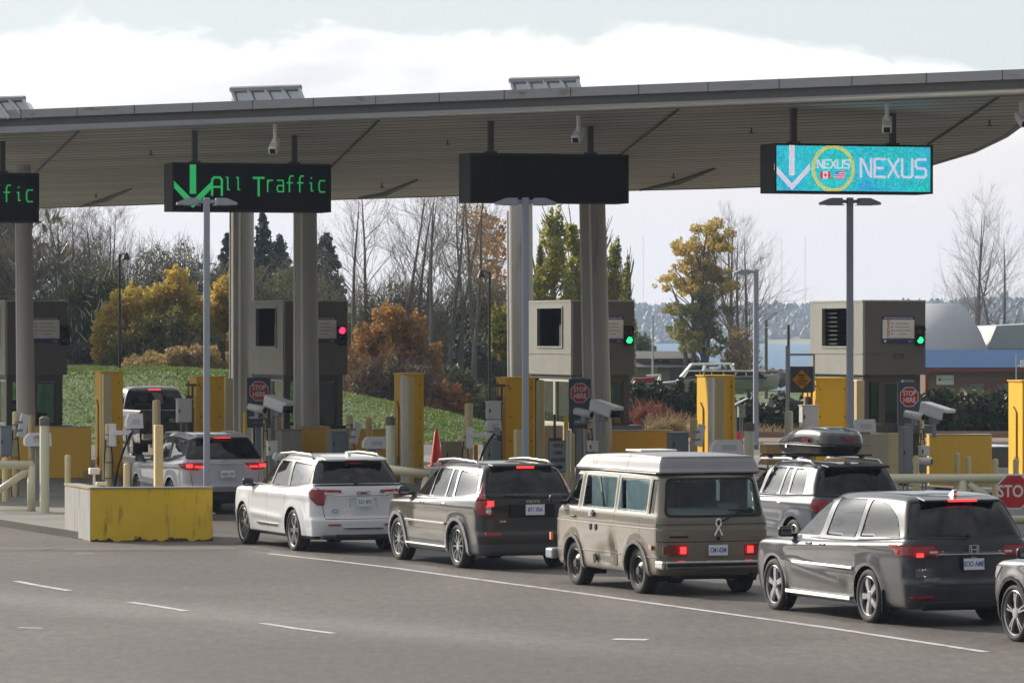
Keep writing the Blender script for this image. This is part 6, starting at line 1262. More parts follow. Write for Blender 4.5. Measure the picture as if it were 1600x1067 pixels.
posts = [
 (62, 77, 654, 92.3, PALE, 'tall pale post with weathered cap ending the left gate', CAPD, 0), (19, 29, 642, 99.5, CREAM, 'cabled cream post beside the grey cabinet at far left', None, 1), (44, 54, 648, 108, CREAM, 'cream post just behind the left white camera housing', None, 0), (3, 13, 714, 97.5, CREAM, 'short cream post behind the left gate bars', None, 0),
 (101, 111, 710, 95, CREAM, 'short cream post left above the barrier wall', None, 0), (193, 203, 723, 89.5, CREAM, 'short cream post before the front of the silver SUV', None, 0), (238, 251, 624, 103, CREAM, 'upper cream post behind the silver SUV, tallest of its pair', None, 0), (240, 255, 664, 85.6, CREAM, 'thick cream post standing behind the barrier wall', None, 0),
 (159, 175, 584, 107.5, CREAM, 'tall cream post in front of the leftmost yellow panel', None, 0), (164, 175, 661, 100.5, CREAM, 'cabled cream post carrying the arm left of the silver SUV', None, 1), (350, 364, 591, 109.5, CREAM, 'tall cream post right of the pickup', None, 0), (380, 386, 643, 107, YEL, 'thin yellow post left of the first camera cluster', None, 0),
 (411, 418, 637, 107, CREAM, 'cream post under the first camera cluster', None, 1), (434, 441, 645, 112, YEL, 'thin yellow post right of the first camera cluster', None, 0), (541, 552, 648, 108, CREAM, 'cream post with pale bracket right of the second booth', None, 1), (572, 582, 652, 112, CREAM, 'cream post behind the white housing near the second booth', None, 0), (603, 617, 654, 98, PALE, 'tall pale post with weathered cap left of a lone yellow panel', CAPD, 0),
 (634, 646, 587, 107.5, CREAM, 'tall cream post in front of the lone yellow panel', None, 0), (626, 634, 586, 108, WHITE, 'white pipe post in front of the lone yellow panel', None, 0), (726, 739, 629, 104, CREAM, 'tall cream post left of the stacked white housings', None, 0), (722, 731, 667, 102.5, CREAM, 'shorter cabled post carrying a grey arm above the charcoal SUV', None, 1), (740, 747, 694, 112, YEL, 'short yellow post above the charcoal SUV roof', None, 0),
 (803, 818, 671, 98, CREAM, 'thick cream post at the foot of the middle lamp post', None, 0), (838, 851, 593, 109.5, CREAM, 'tall cream post left of the third booth window', None, 0), (881, 888, 650, 108, YEL, 'thin yellow post right of the hanging lane notice', None, 0), (884, 891, 671, 104, PALE, 'pale thin post right of the hanging lane notice', None, 0), (918, 926, 655, 107, CREAM, 'cream post under the middle camera cluster', None, 1), (892, 898, 676, 105, CREAM, 'short cream post beside the middle camera cluster', None, 0),
 (1078, 1090, 653, 108, CREAM, 'cream post with pale bracket left of the panel before the boat', None, 0), (1117, 1131, 590, 107.5, CREAM, 'tall cream post in front of the panel before the boat', None, 0), (1106, 1116, 590, 108, WHITE, 'white pipe post in front of the panel before the boat', None, 0), (1163, 1178, 663, 98, PALE, 'tall pale post with dark cap left of the roof box', CAPD, 0),
 (1226, 1239, 641, 106, PALE, 'pale sleeve post at the foot of the diamond sign', None, 0), (1335, 1350, 594, 109.5, CREAM, 'tall cream post between rightmost panel and booth', None, 0), (1388, 1403, 676, 100, CREAM, 'thick rounded cream post before the rightmost booth', None, 0), (1437, 1444, 655, 107, CREAM, 'cream post under the right camera cluster', None, 1), (1427, 1436, 711, 96, CREAM, 'short cream post left of the lower white camera', None, 0),
 (1491, 1500, 707, 103, CREAM, 'slim cream post before the right ochre wall, left of two', None, 0), (1508, 1517, 712, 103, CREAM, 'slim cream post before the right ochre wall, right of two', None, 0), (1550, 1560, 716, 100, CREAM, 'cream post past the end of the right ochre wall', None, 0), (1583, 1592, 716, 100, CREAM, 'cream post at the foot of the rightmost panel', None, 0)]
for a in posts: post('bollard', a[0], a[1], a[2], a[3], a[4], a[5], 'post', cap=a[6], conduit=bool(a[7]), rnd=(a[1]-a[0] < 14 or a[6] is not None))
# ---------------------------------------------------------------- walls, kerbs, cabinets
def wall(name, px0, px1, yt, D, dp, m, label, cat, top=None, phi=PHI, group=None, nose=None, yb=None):
    B = Blk(name, px0, px1, D, label, cat, group, phi=phi); w = B.w; h = Zat(yt, D)-B.zg; zb0 = 0 if yb is None else Zat(yb, D)-B.zg
    bm = bmesh.new(); bx(bm, (w/2, dp/2, (h+zb0)/2), (w, dp, h-zb0), bev=.02); B.part('block', bm, m)
    if top: bm = bmesh.new(); bx(bm, (w/2, dp/2, h+.012), (w+.02, dp+.02, .03), bev=.008); B.part('top_cap', bm, top)
    if nose: bm = bmesh.new(); bx(bm, (-.012, dp/2, h/2), (.02, dp-.04, h-.04)); B.part('side_face', bm, nose)
    return B
YELW = mat('barrier_yellow', (.78, .52, .025), .75, noise=(1.6, .7), alt=(.62, .41, .03), streak=((6, 6, 1.1), .56, (.30, .19, .03)), bump=(12, .3, .01))
WHW = mat('barrier_white', (.33, .325, .32), .8, noise=(3, .7), alt=(.25, .245, .235), streak=((7, 7, .6), .54, (.17, .15, .12)), bump=(12, .3, .01)); MOSS = mat('moss', (.045, .045, .02), .95, noise=(6, .8), alt=(.02, .022, .01), bump=(20, .8, .03))
CAPW = mat('cap_grey', (.30, .29, .26), .8, noise=(4, .6), alt=(.2, .19, .17))
B = Blk('barrier_wall', 142, 332, 82.4, 'yellow fronted concrete barrier with white side at the left', 'barrier', phi=R(8)); w = B.w; h = .98
sh = Matrix.Identity(4); bm = bmesh.new(); prism(bm, [(0, 0), (w, 0), (w-.03, .26), (-.04, .26)], 0, h, 'XY'); prism(bm, [(-.04, .262), (.20, .262), (-.14, 2.35), (-.37, 2.35)], 0, h, 'XY'); prism(bm, [(w-.27, .262), (w-.03, .262), (w-.35, 2.35), (w-.58, 2.35)], 0, h-.05, 'XY'); B.part('block', bm, YELW)
bm = bmesh.new(); prism(bm, [(-.015, .01), (-.002, .0), (-.372, 2.35), (-.385, 2.34)], .03, h-.03, 'XY'); B.part('white_side', bm, WHW)
bm = bmesh.new(); prism(bm, [(-.03, -.02), (w+.02, -.02), (w-.01, .28), (-.07, .28)], h, h+.03, 'XY'); prism(bm, [(-.07, .282), (.22, .282), (-.12, 2.37), (-.40, 2.37)], h, h+.03, 'XY'); B.part('top_cap', bm, CAPW)
bm = bmesh.new(); n_ = 800
for i in range(n_): x_ = w*rng.random(); hh = .007+.014*rng.random(); zc_ = abs(rng.normal())*.013*(1.3+math.sin(x_*9)+.6*math.sin(x_*23)); bmesh.ops.create_icosphere(bm, subdivisions=1, radius=hh, matrix=Matrix.Translation((x_, -.002, zc_)) @ Matrix.Diagonal((1.4, .45, 1, 1)))
B.part('moss_edge', bm, MOSS)['kind'] = 'stuff'
# kerbed left island
KERB = mat('kerb_dark', (.055, .052, .045), .95, noise=(4, .7), alt=(.03, .032, .022), bump=(15, .5, .02)); ISL = mat('island_concrete', (.22, .21, .19), .85, noise=(.8, .8), alt=(.15, .145, .13), streak=((.8, .8, .8), .6, (.12, .115, .10)))
def island(pts, label, h=.15):
    P_ = [Vector(p) for p in pts]; bm = bmesh.new(); zb = min(gz(p.y) for p in P_)
    a = [bm.verts.new((p.x, p.y, gz(p.y)-.02)) for p in P_]; t = [bm.verts.new((p.x, p.y, gz(p.y)+h)) for p in P_]; f = bm.faces.new(t)
    for i in range(len(P_)): g = bm.faces.new((a[i], a[(i+1) % len(P_)], t[(i+1) % len(P_)], t[i])); g.material_index = 1
    bmesh.ops.triangulate(bm, faces=[f]); o = mesh_obj('traffic_island', bm, [ISL, KERB]); o['kind'] = 'structure'; return o
isl = [G(128, 844), G(100, 839), G(60, 833), G(0, 823), G(-60, 812), G(-130, 806), (-14.0, 98), (-16, 120), (-10.5, 120), (-9.2, 105), (-8.5, 92), (Xat(300, 92), 92), (Xat(318, 86), 86), (Xat(200, 84.6), 84.6)]
island(isl, '')
for (a, b_, c, d) in ((410, 600, 860, 0),): pass
for px_, wd in ((455, 2.6), (895, 2.4), (1375, 2.6)):   # islands carrying booths 2-4
    Xc = Xat(px_, 112); dx = math.tan(PHI)
    near, far = 98, 124; island([(Xc-wd/2+(112-near)*dx, near), (Xc+wd/2+(112-near)*dx, near), (Xc+wd/2+(112-far)*dx+.4, far), (Xc-wd/2+(112-far)*dx-.4, far)], '')
wall('booth_wall', -70, 142, 668, 108.5, .25, OCH, 'long ochre painted wall before the first booth', 'wall', top=mat('coping_pale', (.5, .46, .38), .7), phi=R(4), group='ochre walls before the booths')
wall('booth_wall', 472, 516, 668, 109.5, 1.2, OCH, 'short ochre wall at the foot of the rust-streaked column', 'wall', top=mat('coping_pale'), group='ochre walls before the booths'); wall('booth_wall', 519, 606, 672, 113, .25, OCH, 'ochre wall right of the booth with the red signal', 'wall', top=mat('coping_pale'), group='ochre walls before the booths')
wall('booth_wall', 933, 1052, 674, 110, .25, OCH, 'ochre wall behind the camper van roof', 'wall', top=mat('coping_pale'), group='ochre walls before the booths'); wall('booth_wall', 1452, 1550, 680, 106, .35, OCH, 'ochre wall right of the right camera cluster', 'wall', top=mat('coping_pale'), group='ochre walls before the booths', phi=R(6))
wall('concrete_block', 440, 472, 673, 108, .9, CONC, 'weathered concrete block left of the rust-streaked column', 'concrete block', top=CAPW); wall('concrete_wall', 423, 439, 655, 108.6, .4, CONC, 'narrow white concrete upright beside the first camera cluster', 'wall')
wall('concrete_wall', 1357, 1389, 677, 101, 1.1, mat('cream_concrete', (.50, .46, .36), .8, noise=(2, .6), alt=(.42, .38, .28), streak=((1, 1, 4), .6, (.34, .3, .22))), 'cream ribbed concrete wall left of the right stop board', 'wall'); wall('concrete_wall', 850, 880, 665, 112, .3, CONC, 'pale wall under the third booth window', 'wall')
wall('kerb_stone', 140, 178, 737, 108, .9, mat('mossy_yellow', (.38, .30, .13), .9, noise=(5, .9), alt=(.16, .15, .06), bump=(14, .6, .03)), 'mossy yellow kerb stone under the leftmost yellow panel', 'kerb stone')
SHED = mat('shed_glass_roof', (.40, .52, .64), .25, .1, noise=(9, .8), alt=(.7, .75, .8))
wall('utility_shed', 1550, 1600, 699, 118, 2.0, mat('shed_grey', (.12, .12, .11), .8), 'low grey shed with glittering pale blue top at the right', 'shed', top=SHED)
def cabinet(px0, px1, yt, yb, D, dp, m, label, door=True, group='electrical cabinets'):
    B = Blk('electrical_cabinet', px0, px1, D, label, 'cabinet', group); w = B.w; z1, z0 = Zat(yt, D)-B.zg, Zat(yb, D)-B.zg
    bm = bmesh.new(); bx(bm, (w/2, dp/2, (z0+z1)/2), (w, dp, z1-z0), bev=.01); B.part('case', bm, m); bm = bmesh.new(); bx(bm, (w/2, -.008, (z0+z1)/2), (w-.05, .016, z1-z0-.05), bev=.004); d_ = B.part('door', bm, m)
    bm = bmesh.new(); bx(bm, (w*.1, -.025, (z0+z1)/2), (.03, .02, .09), bev=.004); mesh_obj('latch', bm, DARKM, d_)
    bm = bmesh.new(); bx(bm, (w/2, dp/2, z1+.012), (w+.03, dp+.04, .02)); B.part('rain_lid', bm, m)
    if z0 > .25: bm = bmesh.new(); tube(bm, (w*.3, dp/2, z0), (w*.3, dp/2, 0), .022, n=8); tube(bm, (w*.7, dp/2, z0), (w*.7, dp/2, 0), .022, n=8); B.part('conduit', bm, GREYM)
    return B
GBL = mat('cabinet_grey_blue', (.22, .26, .31), .5, .2, noise=(3, .4), alt=(.17, .2, .23))
cabinet(1, 19, 667, 712, 99, .3, GBL, 'grey blue cabinet at the far left edge'); cabinet(518, 545, 675, 712, 106, .4, GBL, 'grey cabinet right of the rust-streaked column'); cabinet(278, 300, 624, 660, 109, .25, WHITE, 'white box mounted beside the panel right of the pickup')
cabinet(1050, 1076, 677, 712, 106, .4, GBL, 'grey cabinet behind the camper van roof'); cabinet(696, 722, 691, 730, 110, .4, mat('cab_ochre', (.42, .36, .26), .6), 'ochre-grey cabinet left of the grey arm'); cabinet(762, 783, 691, 730, 107, .4, GREYM, 'grey cabinet under the stacked white housings')
cabinet(763, 783, 628, 655, 108, .25, WHITE, 'upper white box of the stack left of the middle lamp post'); cabinet(1254, 1279, 634, 668, 109, .25, WHITE, 'white box left of the rightmost scanner pair'); cabinet(1198, 1222, 696, 726, 112, .5, mat('cab_ochre'), 'ochre-grey cabinet left of the roof box'); cabinet(1155, 1165, 634, 652, 118, .2, mat('cab_green', (.25, .33, .31), .5), 'small green-grey meter box beside the panel before the boat')
cabinet(1411, 1427, 668, 745, 104, .35, GREYM, 'tall peeling grey cabinet under the right stop board'); cabinet(419, 434, 690, 712, 103, .2, WHITE, 'small white box under the first camera cluster'); cabinet(921, 935, 690, 706, 104, .2, WHITE, 'small white box under the middle camera cluster'); cabinet(1440, 1453, 698, 712, 104, .2, WHITE, 'small white box under the right camera cluster')
# sloped white housings on stands
def housing(px0, px1, yt, yb, D, label, phi=PHI, stand=True, tilt=.12):
    B = Blk('plate_reader', px0, px1, D, label, 'plate reader', 'white plate reader housings', phi=phi); w = B.w; z1, z0 = Zat(yt, D)-B.zg, Zat(yb, D)-B.zg; h = z1-z0
    bm = bmesh.new(); prism(bm, [(.12*w, 0), (w, 0), (w*.96, h), (.18*w, h), (0, h*.55), (0, 0)], 0, .30, 'XZ'); bmesh.ops.translate(bm, vec=(0, 0, z0), verts=bm.verts); bmesh.ops.bevel(bm, geom=list(bm.edges), offset=.015, segments=2, affect='EDGES'); B.part('housing', bm, WHITE)
    bm = bmesh.new(); bx(bm, (w*.5, .15, z0-.03), (w*.6, .2, .06)); 
    if stand: bx(bm, (w*.5, .15, (z0-.06)/2), (.07, .07, z0-.06)); tube(bm, (w*.35, .15, .0), (w*.48, .15, z0-.06), .02, n=6)
    B.part('stand', bm, GREYM); bm = bmesh.new(); bx(bm, (w*.55, -.006, z0+h*.45), (w*.5, .012, h*.4)); B.part('window', bm, mat('housing_window', (.6, .6, .64), .3)); return B
housing(40, 80, 677, 696, 98, 'white plate reader housing with small red lettering, far left'); housing(570, 604, 683, 700, 102, 'white plate reader housing behind the white SUV roof'); housing(1115, 1160, 688, 708, 96, 'white plate reader housing above the camper van roof'); housing(762, 783, 657, 672, 104, 'white plate reader below the stacked white box'); housing(199, 223, 647, 668, 97, 'white plate reader on an arm above the silver SUV', stand=False); housing(1335, 1368, 656, 674, 98, 'white angled plate reader right of the roof box', stand=False); housing(430, 446, 708, 718, 99, 'small white reader near the white SUV roof')
h_ = Blk('x', 40, 80, 98, None, None); text('reader_lettering', 'LPR', .09, mat('sign_red'), bpy.data.objects['plate_reader'], (h_.w*.42, -.016, Zat(684, 98)), bold=.001); bpy.data.objects.remove(h_.o)
def arm(pxp, pxe, y, D, label):
    s = FPX/D; w = (pxe-pxp)/s; root = empty('support_arm', (Xat(pxp, D), D, Zat(y, D)), 0, label, 'bracket arm', 'grey arms carrying plate readers'); bm = bmesh.new(); bx(bm, (w/2, 0, 0), (w, .10, .10), bev=.01); bx(bm, (0, 0, -.05), (.16, .05, .50), bev=.01); mesh_obj('arm', bm, WHITE, root)
    bm = bmesh.new(); bx(bm, (w, 0, .08), (.18, .16, .2), bev=.03); mesh_obj('pan_joint', bm, GREYM, root); bm = bmesh.new(); sweep(bm, [(w-.05, -.08, .05), (w*.6, -.1, -.25), (w*.25, -.1, -.75), (w*.1, -.1, -1.3)], .022, 6); sweep(bm, [(w-.1, -.09, .0), (w*.5, -.12, -.35), (w*.18, -.12, -.9), (w*.05, -.12, -1.35)], .02, 6); mesh_obj('cable', bm, BLACK, root)
arm(176, 212, 676, 99, 'grey arm with drooping black cables left of the silver SUV'); arm(734, 776, 680, 102, 'grey arm with drooping black cables above the charcoal SUV')
for pxx, yy, D_, lb in ((556, 676, 106, 'tilted pale antenna plate right of the red-signal booth'), (1094, 680, 106, 'tilted pale antenna plate left of the panel before the boat'), (36, 665, 99, 'tilted pale antenna plate left of the capped post')):
    root = empty('antenna_plate', P(pxx, yy, D_), R(40), lb, 'antenna', 'tilted antenna plates on posts'); bm = bmesh.new(); v = bx(bm, (0, 0, 0), (.22, .04, .52), bev=.012); bmesh.ops.rotate(bm, cent=(0, 0, 0), matrix=Matrix.Rotation(.25, 3, 'Y'), verts=bm.verts); mesh_obj('plate', bm, WHITE, root); bm = bmesh.new(); bx(bm, (-.12, 0, .08), (.2, .05, .05)); bx(bm, (-.12, 0, -.10), (.2, .05, .05)); mesh_obj('bracket', bm, GREYM, root)
# camera clusters: a big hooded camera and a small one on one post
def cluster(px, py, D, label_b, label_s):
    big = empty('hooded_camera', P(px+14, py, D), R(42), label_b, 'camera', 'hooded lane cameras')
    bm = bmesh.new(); bx(bm, (0, 0, 0), (.34, .76, .29), bev=.035); bx(bm, (0, -.41, .10), (.35, .12, .09), bev=.02); bmesh.ops.rotate(bm, cent=(0, 0, 0), matrix=Matrix.Rotation(.22, 3, 'X'), verts=bm.verts); mesh_obj('housing', bm, WHITE, big)
    bm = bmesh.new(); bx(bm, (0, -.386, -.01), (.30, .012, .24)); bmesh.ops.rotate(bm, cent=(0, 0, 0), matrix=Matrix.Rotation(.22, 3, 'X'), verts=bm.verts); mesh_obj('front_glass', bm, mat('camera_glass', (.006, .006, .008), .1), big)
    bm = bmesh.new(); bx(bm, (0, .05, -.22), (.12, .25, .16), bev=.02); tube(bm, (0, .05, -.28), (0, .05, -.62), .05, n=10); mesh_obj('bracket', bm, GREYM, big)
    sm = empty('small_camera', P(px-19, py+7, D+.2), R(50), label_s, 'camera', 'small lane cameras')
    bm = bmesh.new(); tube(bm, (0, -.24, 0), (0, .26, 0), .10, .085, 16); bmesh.ops.rotate(bm, cent=(0, 0, 0), matrix=Matrix.Rotation(.16, 3, 'X'), verts=bm.verts); mesh_obj('housing', bm, WHITE, sm, True)
    bm = bmesh.new(); tube(bm, (0, -.245, -.04), (0, -.255, -.042), .07, n=14); mesh_obj('lens', bm, BLACK, sm); bm = bmesh.new(); bx(bm, (0, 0, -.15), (.08, .12, .16), bev=.01); bx(bm, (.12, .12, -.22), (.1, .45, .05)); mesh_obj('bracket', bm, GREYM, sm)
cluster(421, 631, 106.5, 'large white hooded camera beside the first stop board', 'small white camera beside the first stop board'); cluster(931, 638, 106.5, 'large white hooded camera beside the middle stop board', 'small white camera beside the middle stop board'); cluster(1448, 642, 105, 'large white hooded camera beside the right stop board', 'small white camera beside the right stop board')
sm = empty('small_camera', P(1441, 721, 103), R(68), 'lone low white camera under the right camera cluster', 'camera', 'small lane cameras'); bm = bmesh.new(); tube(bm, (0, -.22, 0), (0, .22, 0), .10, .085, 16); mesh_obj('housing', bm, WHITE, sm, True); bm = bmesh.new(); tube(bm, (0, -.225, 0), (0, -.235, 0), .07, n=14); mesh_obj('lens', bm, BLACK, sm); bm = bmesh.new(); bx(bm, (0, 0, -.17), (.1, .2, .16), bev=.01); mesh_obj('bracket', bm, GREYM, sm)
# stop-here boards
BRD = mat('board_slate', (.055, .075, .115), .6, noise=(3, .3), alt=(.07, .085, .12))
def octagon(parent, r_, z, y, txt, size, lead=None, two=False, x=0):
    bm = bmesh.new(); prism(bm, [(x+r_*math.cos(R(22.5+45*k)), z+r_*math.sin(R(22.5+45*k))) for k in range(8)], y-.008, y, 'XZ'); mesh_obj('octagon_border', bm, SGNW, parent)
    bm = bmesh.new(); q = r_*.92; prism(bm, [(x+q*math.cos(R(22.5+45*k)), z+q*math.sin(R(22.5+45*k))) for k in range(8)], y-.012, y-.004, 'XZ'); mesh_obj('octagon_face', bm, mat('stop_red', (.46, .015, .02), .4), parent)
    text('stop_lettering', txt, size, SGNW, parent, (x, y-.014, z), sx=.82, bold=size*.02)
def stop_board(px0, px1, yt, yb, oy, D, label):
    B = Blk('stop_board', px0, px1, D, label, 'sign', 'stop here boards before the booths'); w = B.w; z1, z0 = Zat(yt, D)-B.zg, Zat(yb, D)-B.zg
    bm = bmesh.new(); bx(bm, (w/2, .015, (z0+z1)/2), (w, .03, z1-z0), bev=.006); b_ = B.part('board', bm, BRD); octagon(b_, .255, Zat(oy, D)-B.zg, -.002, 'STOP\nHERE', .165, x=w/2)
    for i, s_ in enumerate(('Have your', 'documents ready', 'for inspection', 'Remain in vehicle', 'Turn off phone')): text('board_lettering', s_, .058, mat('sign_grey_text2', (.40, .43, .48), .6), b_, (w/2, -.004, Zat(oy, D)-B.zg-.36-.11*i-(.06 if i > 1 else 0)), sx=.8)
    bm = bmesh.new(); bx(bm, (w/2, .06, z0/2), (.14, .08, z0), bev=.01); B.part('post', bm, GREYM); bm = bmesh.new(); bx(bm, (w/2, .06, z1+.02), (.3, .06, .06)); B.part('top_clip', bm, GREYM)
stop_board(386, 423, 590, 668, 611, 108, 'slate board with red STOP HERE octagon before the red-signal booth'); stop_board(889, 923, 592, 670, 614, 108, 'slate board with red STOP HERE octagon before the green-lamp booth columns'); stop_board(1403, 1438, 597, 676, 620, 107, 'slate board with red STOP HERE octagon before the rightmost booth')
# hanging lane notice
B = Blk('lane_notice', 857, 886, 104, 'grey hanging notice for card holders with an arrow', 'sign'); w = B.w; z1, z0 = Zat(688, 104)-B.zg, Zat(738, 104)-B.zg; bm = bmesh.new(); bx(bm, (w/2, .01, (z0+z1)/2), (w, .02, z1-z0)); b_ = B.part('board', bm, BDRK); bm = bmesh.new(); bx(bm, (w/2, -.006, (z0+z1)/2), (w-.04, .012, z1-z0-.04)); mesh_obj('face', bm, mat('notice_face', (.32, .36, .38), .6), b_)
for i, s_ in enumerate(('NEXUS', 'CARD', 'HOLDERS')): text('notice_lettering', s_, .115, BLACK, b_, (w/2, -.014, z1-.12-.17*i), sx=.68, bold=.003)
bm = bmesh.new(); prism(bm, [(-.13, -.03), (.03, -.03), (.03, -.07), (.14, 0), (.03, .07), (.03, .03), (-.13, .03)], -.018, -.012, 'XZ'); bmesh.ops.translate(bm, vec=(w/2, 0, z0+.12), verts=bm.verts); mesh_obj('arrow', bm, BLACK, b_)
bm = bmesh.new(); tube(bm, (w*.3, 0, z1), (w*.38, 0, z1+.55), .012, n=6); tube(bm, (w*.38, 0, 0), (w*.38, .08, z1+.6), .03, n=8); bx(bm, (w*.38, .04, z1+.03), (.3, .05, .05)); B.part('hanger', bm, DARKM)
# diamond warning sign in a frame
B = Blk('warning_sign', 1235, 1271, 107, 'orange diamond warning sign on a dark board left of the rightmost booth', 'sign', phi=R(6)); w = B.w; D = 107; bm = bmesh.new(); bx(bm, (w/2, .02, Zat(593, D)-B.zg), (w, .03, Zat(573, D)-Zat(614, D))); b_ = B.part('board', bm, mat('board_dark', (.08, .08, .085), .6)); zc = Zat(593, D)-B.zg
bm = bmesh.new(); q = .235; prism(bm, [(w/2-q, zc), (w/2, zc-q), (w/2+q, zc), (w/2, zc+q)], -.008, 0, 'XZ'); mesh_obj('diamond', bm, mat('sign_orange', (.75, .30, .01), .5), b_)
for i, s_ in enumerate(('REMAIN', 'WITH', 'PASSENGER', 'VEHICLE')): text('sign_lettering', s_, .07, BLACK, b_, (w/2, -.012, zc+.105-.07*i), sx=.75, bold=.001)
bm = bmesh.new(); xl = Xat(1230.5, D)-B.o.location.x; bx(bm, (xl, .03, (Zat(540, D)-B.zg)/2), (.075, .075, Zat(540, D)-B.zg)); bx(bm, ((xl+w)/2+.04, .03, Zat(554, D)-B.zg), (w-xl, .05, .05)); bx(bm, (w+.02, .03, Zat(582, D)-B.zg), (.04, .04, .9)); B.part('frame_post', bm, mat('galvanised', (.45, .46, .48), .5, .4))
# cones
for px, yt, D, lb in ((682, 671, 119, 'tall red traffic cone right of the lone yellow panel'), (1155, 674, 116, 'red traffic cone behind the dark-capped post')):
    z0 = gz(D); h = Zat(yt, D)-z0; root = empty('traffic_cone', (Xat(px, D), D, z0), .2, lb, 'traffic cone', 'red traffic cones'); bm = bmesh.new(); lathe(bm, [(.17, .03), (.055, h*.93), (.03, h*.96), (.03, h)], 20, axis='Z'); mesh_obj('cone', bm, mat('cone_red', (.80, .035, .02), .5), root, True); bm = bmesh.new(); bx(bm, (0, 0, .02), (.42, .42, .045), bev=.01); mesh_obj('base', bm, mat('cone_base', (.6, .03, .02), .6), root)
# swing gates of pale pipe
GATE = mat('gate_pale', (.60, .57, .42), .5, noise=(3, .6), alt=(.52, .50, .36), streak=((6, 6, 1), .64, (.36, .28, .14)))
def gate(name, D, segs, r, label, zoff=0):
    root = empty(name, (Xat(segs[0][0][0], D), D, gz(D)), 0, label, 'gate', 'pale pipe gates across the lanes'); o = root.location
    for i, (a, b_, rr) in enumerate(segs):
        bm = bmesh.new(); da = a[2] if len(a) > 2 else 0; db = b_[2] if len(b_) > 2 else 0; tube(bm, P(a[0], a[1], D+da)-o, P(b_[0], b_[1], D+db)-o, rr, n=14); mesh_obj(['top_rail', 'upright', 'bottom_rail', 'brace', 'hinge_bar', 'upright', 'brace'][min(i, 6)], bm, GATE, root, True)
    return root
gate('swing_gate', 93, [((-110, 726), (52, 726), .085), ((49, 724), (49, 808), .085), ((-110, 802), (54, 802), .085), ((-20, 778), (44, 735), .07)], .08, 'pale braced pipe gate hinged to the capped post at left')
gate('swing_gate', 90, [((600, 732), (672, 741), .085), ((668, 738), (655, 800), .07), ((612, 790), (668, 790), .06)], .08, 'pale pipe gate showing between the white and charcoal SUVs')
gate('swing_gate', 85, [((1385, 747.5), (1640, 747.5), .088), ((1504, 750), (1504, 812), .09), ((1400, 812), (1640, 812), .08), ((1514, 755), (1560, 790), .075)], .08, 'long pale pipe gate behind the dark minivan')
B = Blk('stop_sign', 1560, 1618, 84.3, 'large red STOP octagon fixed on the right pipe gate', 'sign', phi=R(4)); w = B.w; octagon(B.o, .355, Zat(768, 84.3)-B.zg, .0, 'STOP', .32, x=w*.42)
bm = bmesh.new(); bx(bm, (w*.42, .02, Zat(768, 84.3)-B.zg), (.1, .03, .6)); B.part('backing', bm, GREYM)
# small things on the barrier wall
z = Zat(765, 84)
root = empty('floodlight', (Xat(147, 84), 84, .98), R(20), 'small white floodlight box on the barrier wall', 'floodlight'); bm = bmesh.new(); bx(bm, (0, 0, .28), (.19, .16, .12), bev=.02); mesh_obj('housing', bm, WHITE, root); bm = bmesh.new(); tube(bm, (0, 0, .0), (0, 0, .22), .025, n=8); bx(bm, (.14, 0, .04), (.2, .1, .07), bev=.01); mesh_obj('stem', bm, WHITE, root)
root = empty('slanted_solar_panel', P(1156, 628, 118), R(10), 'small slanted solar panel beside the panel before the boat', 'solar panel'); bm = bmesh.new(); bx(bm, (0, 0, 0), (.45, .35, .02)); bmesh.ops.rotate(bm, cent=(0, 0, 0), matrix=Matrix.Rotation(-.45, 3, 'Y'), verts=bm.verts); mesh_obj('panel', bm, mat('solar', (.2, .26, .34), .2, .3), root); bm = bmesh.new(); tube(bm, (-.1, 0, -.05), (-.1, 0, -1.5), .03, n=8); mesh_obj('mast', bm, GREYM, root)
# ---------------------------------------------------------------- vegetation
rng = np.random.default_rng(11)
def leaves(name, cen, rad, n, size, m, parent, shell=.55, flat_=1.0, holes=.0, bot=None, drop=None):
    """leaf quads spread through a union of ellipsoids (cen (k,3), rad (k,3)); more of them near the surfaces"""
    cen = np.array(cen, float); rad = np.array(rad, float); w = rad[:, 0]*rad[:, 2]; w = w/w.sum(); k = rng.choice(len(cen), n, p=w)
    d = rng.normal(size=(n, 3)); d /= np.linalg.norm(d, axis=1)[:, None]; r = rng.random(n)**(1/3)*(1-shell)+shell*rng.random(n)**.25
    r *= 1+.12*np.sin(d[:, 0]*7+k)+.12*np.sin(d[:, 2]*9+k*2)
    p = cen[k]+d*rad[k]*r[:, None]
    if holes:
        h = np.sin(p[:, 0]*2.3+p[:, 2]*1.1)+np.sin(p[:, 2]*2.9-p[:, 1]*1.7)+np.sin(p[:, 0]*1.1-p[:, 2]*2.1+2); p = p[h > -3+holes*3]; n = len(p)
    if bot is not None: p = p[p[:, 2] > bot]; n = len(p)
    s = size*rng.uniform(.6, 1.4, n); a = rng.normal(size=(n, 3)); a /= np.linalg.norm(a, axis=1)[:, None]; b_ = np.cross(a, rng.normal(size=(n, 3))); b_ /= np.linalg.norm(b_, axis=1)[:, None]
    a *= s[:, None]; b_ *= (s*.55)[:, None]
    V = np.stack([p-a, p-b_*.9+a*.1, p+a, p+b_], 1).reshape(-1, 3); F = np.arange(4*n).reshape(-1, 4)
    if parent is not None: V = V-np.array(parent.location)
    return np_mesh(name, V, F, m, parent)
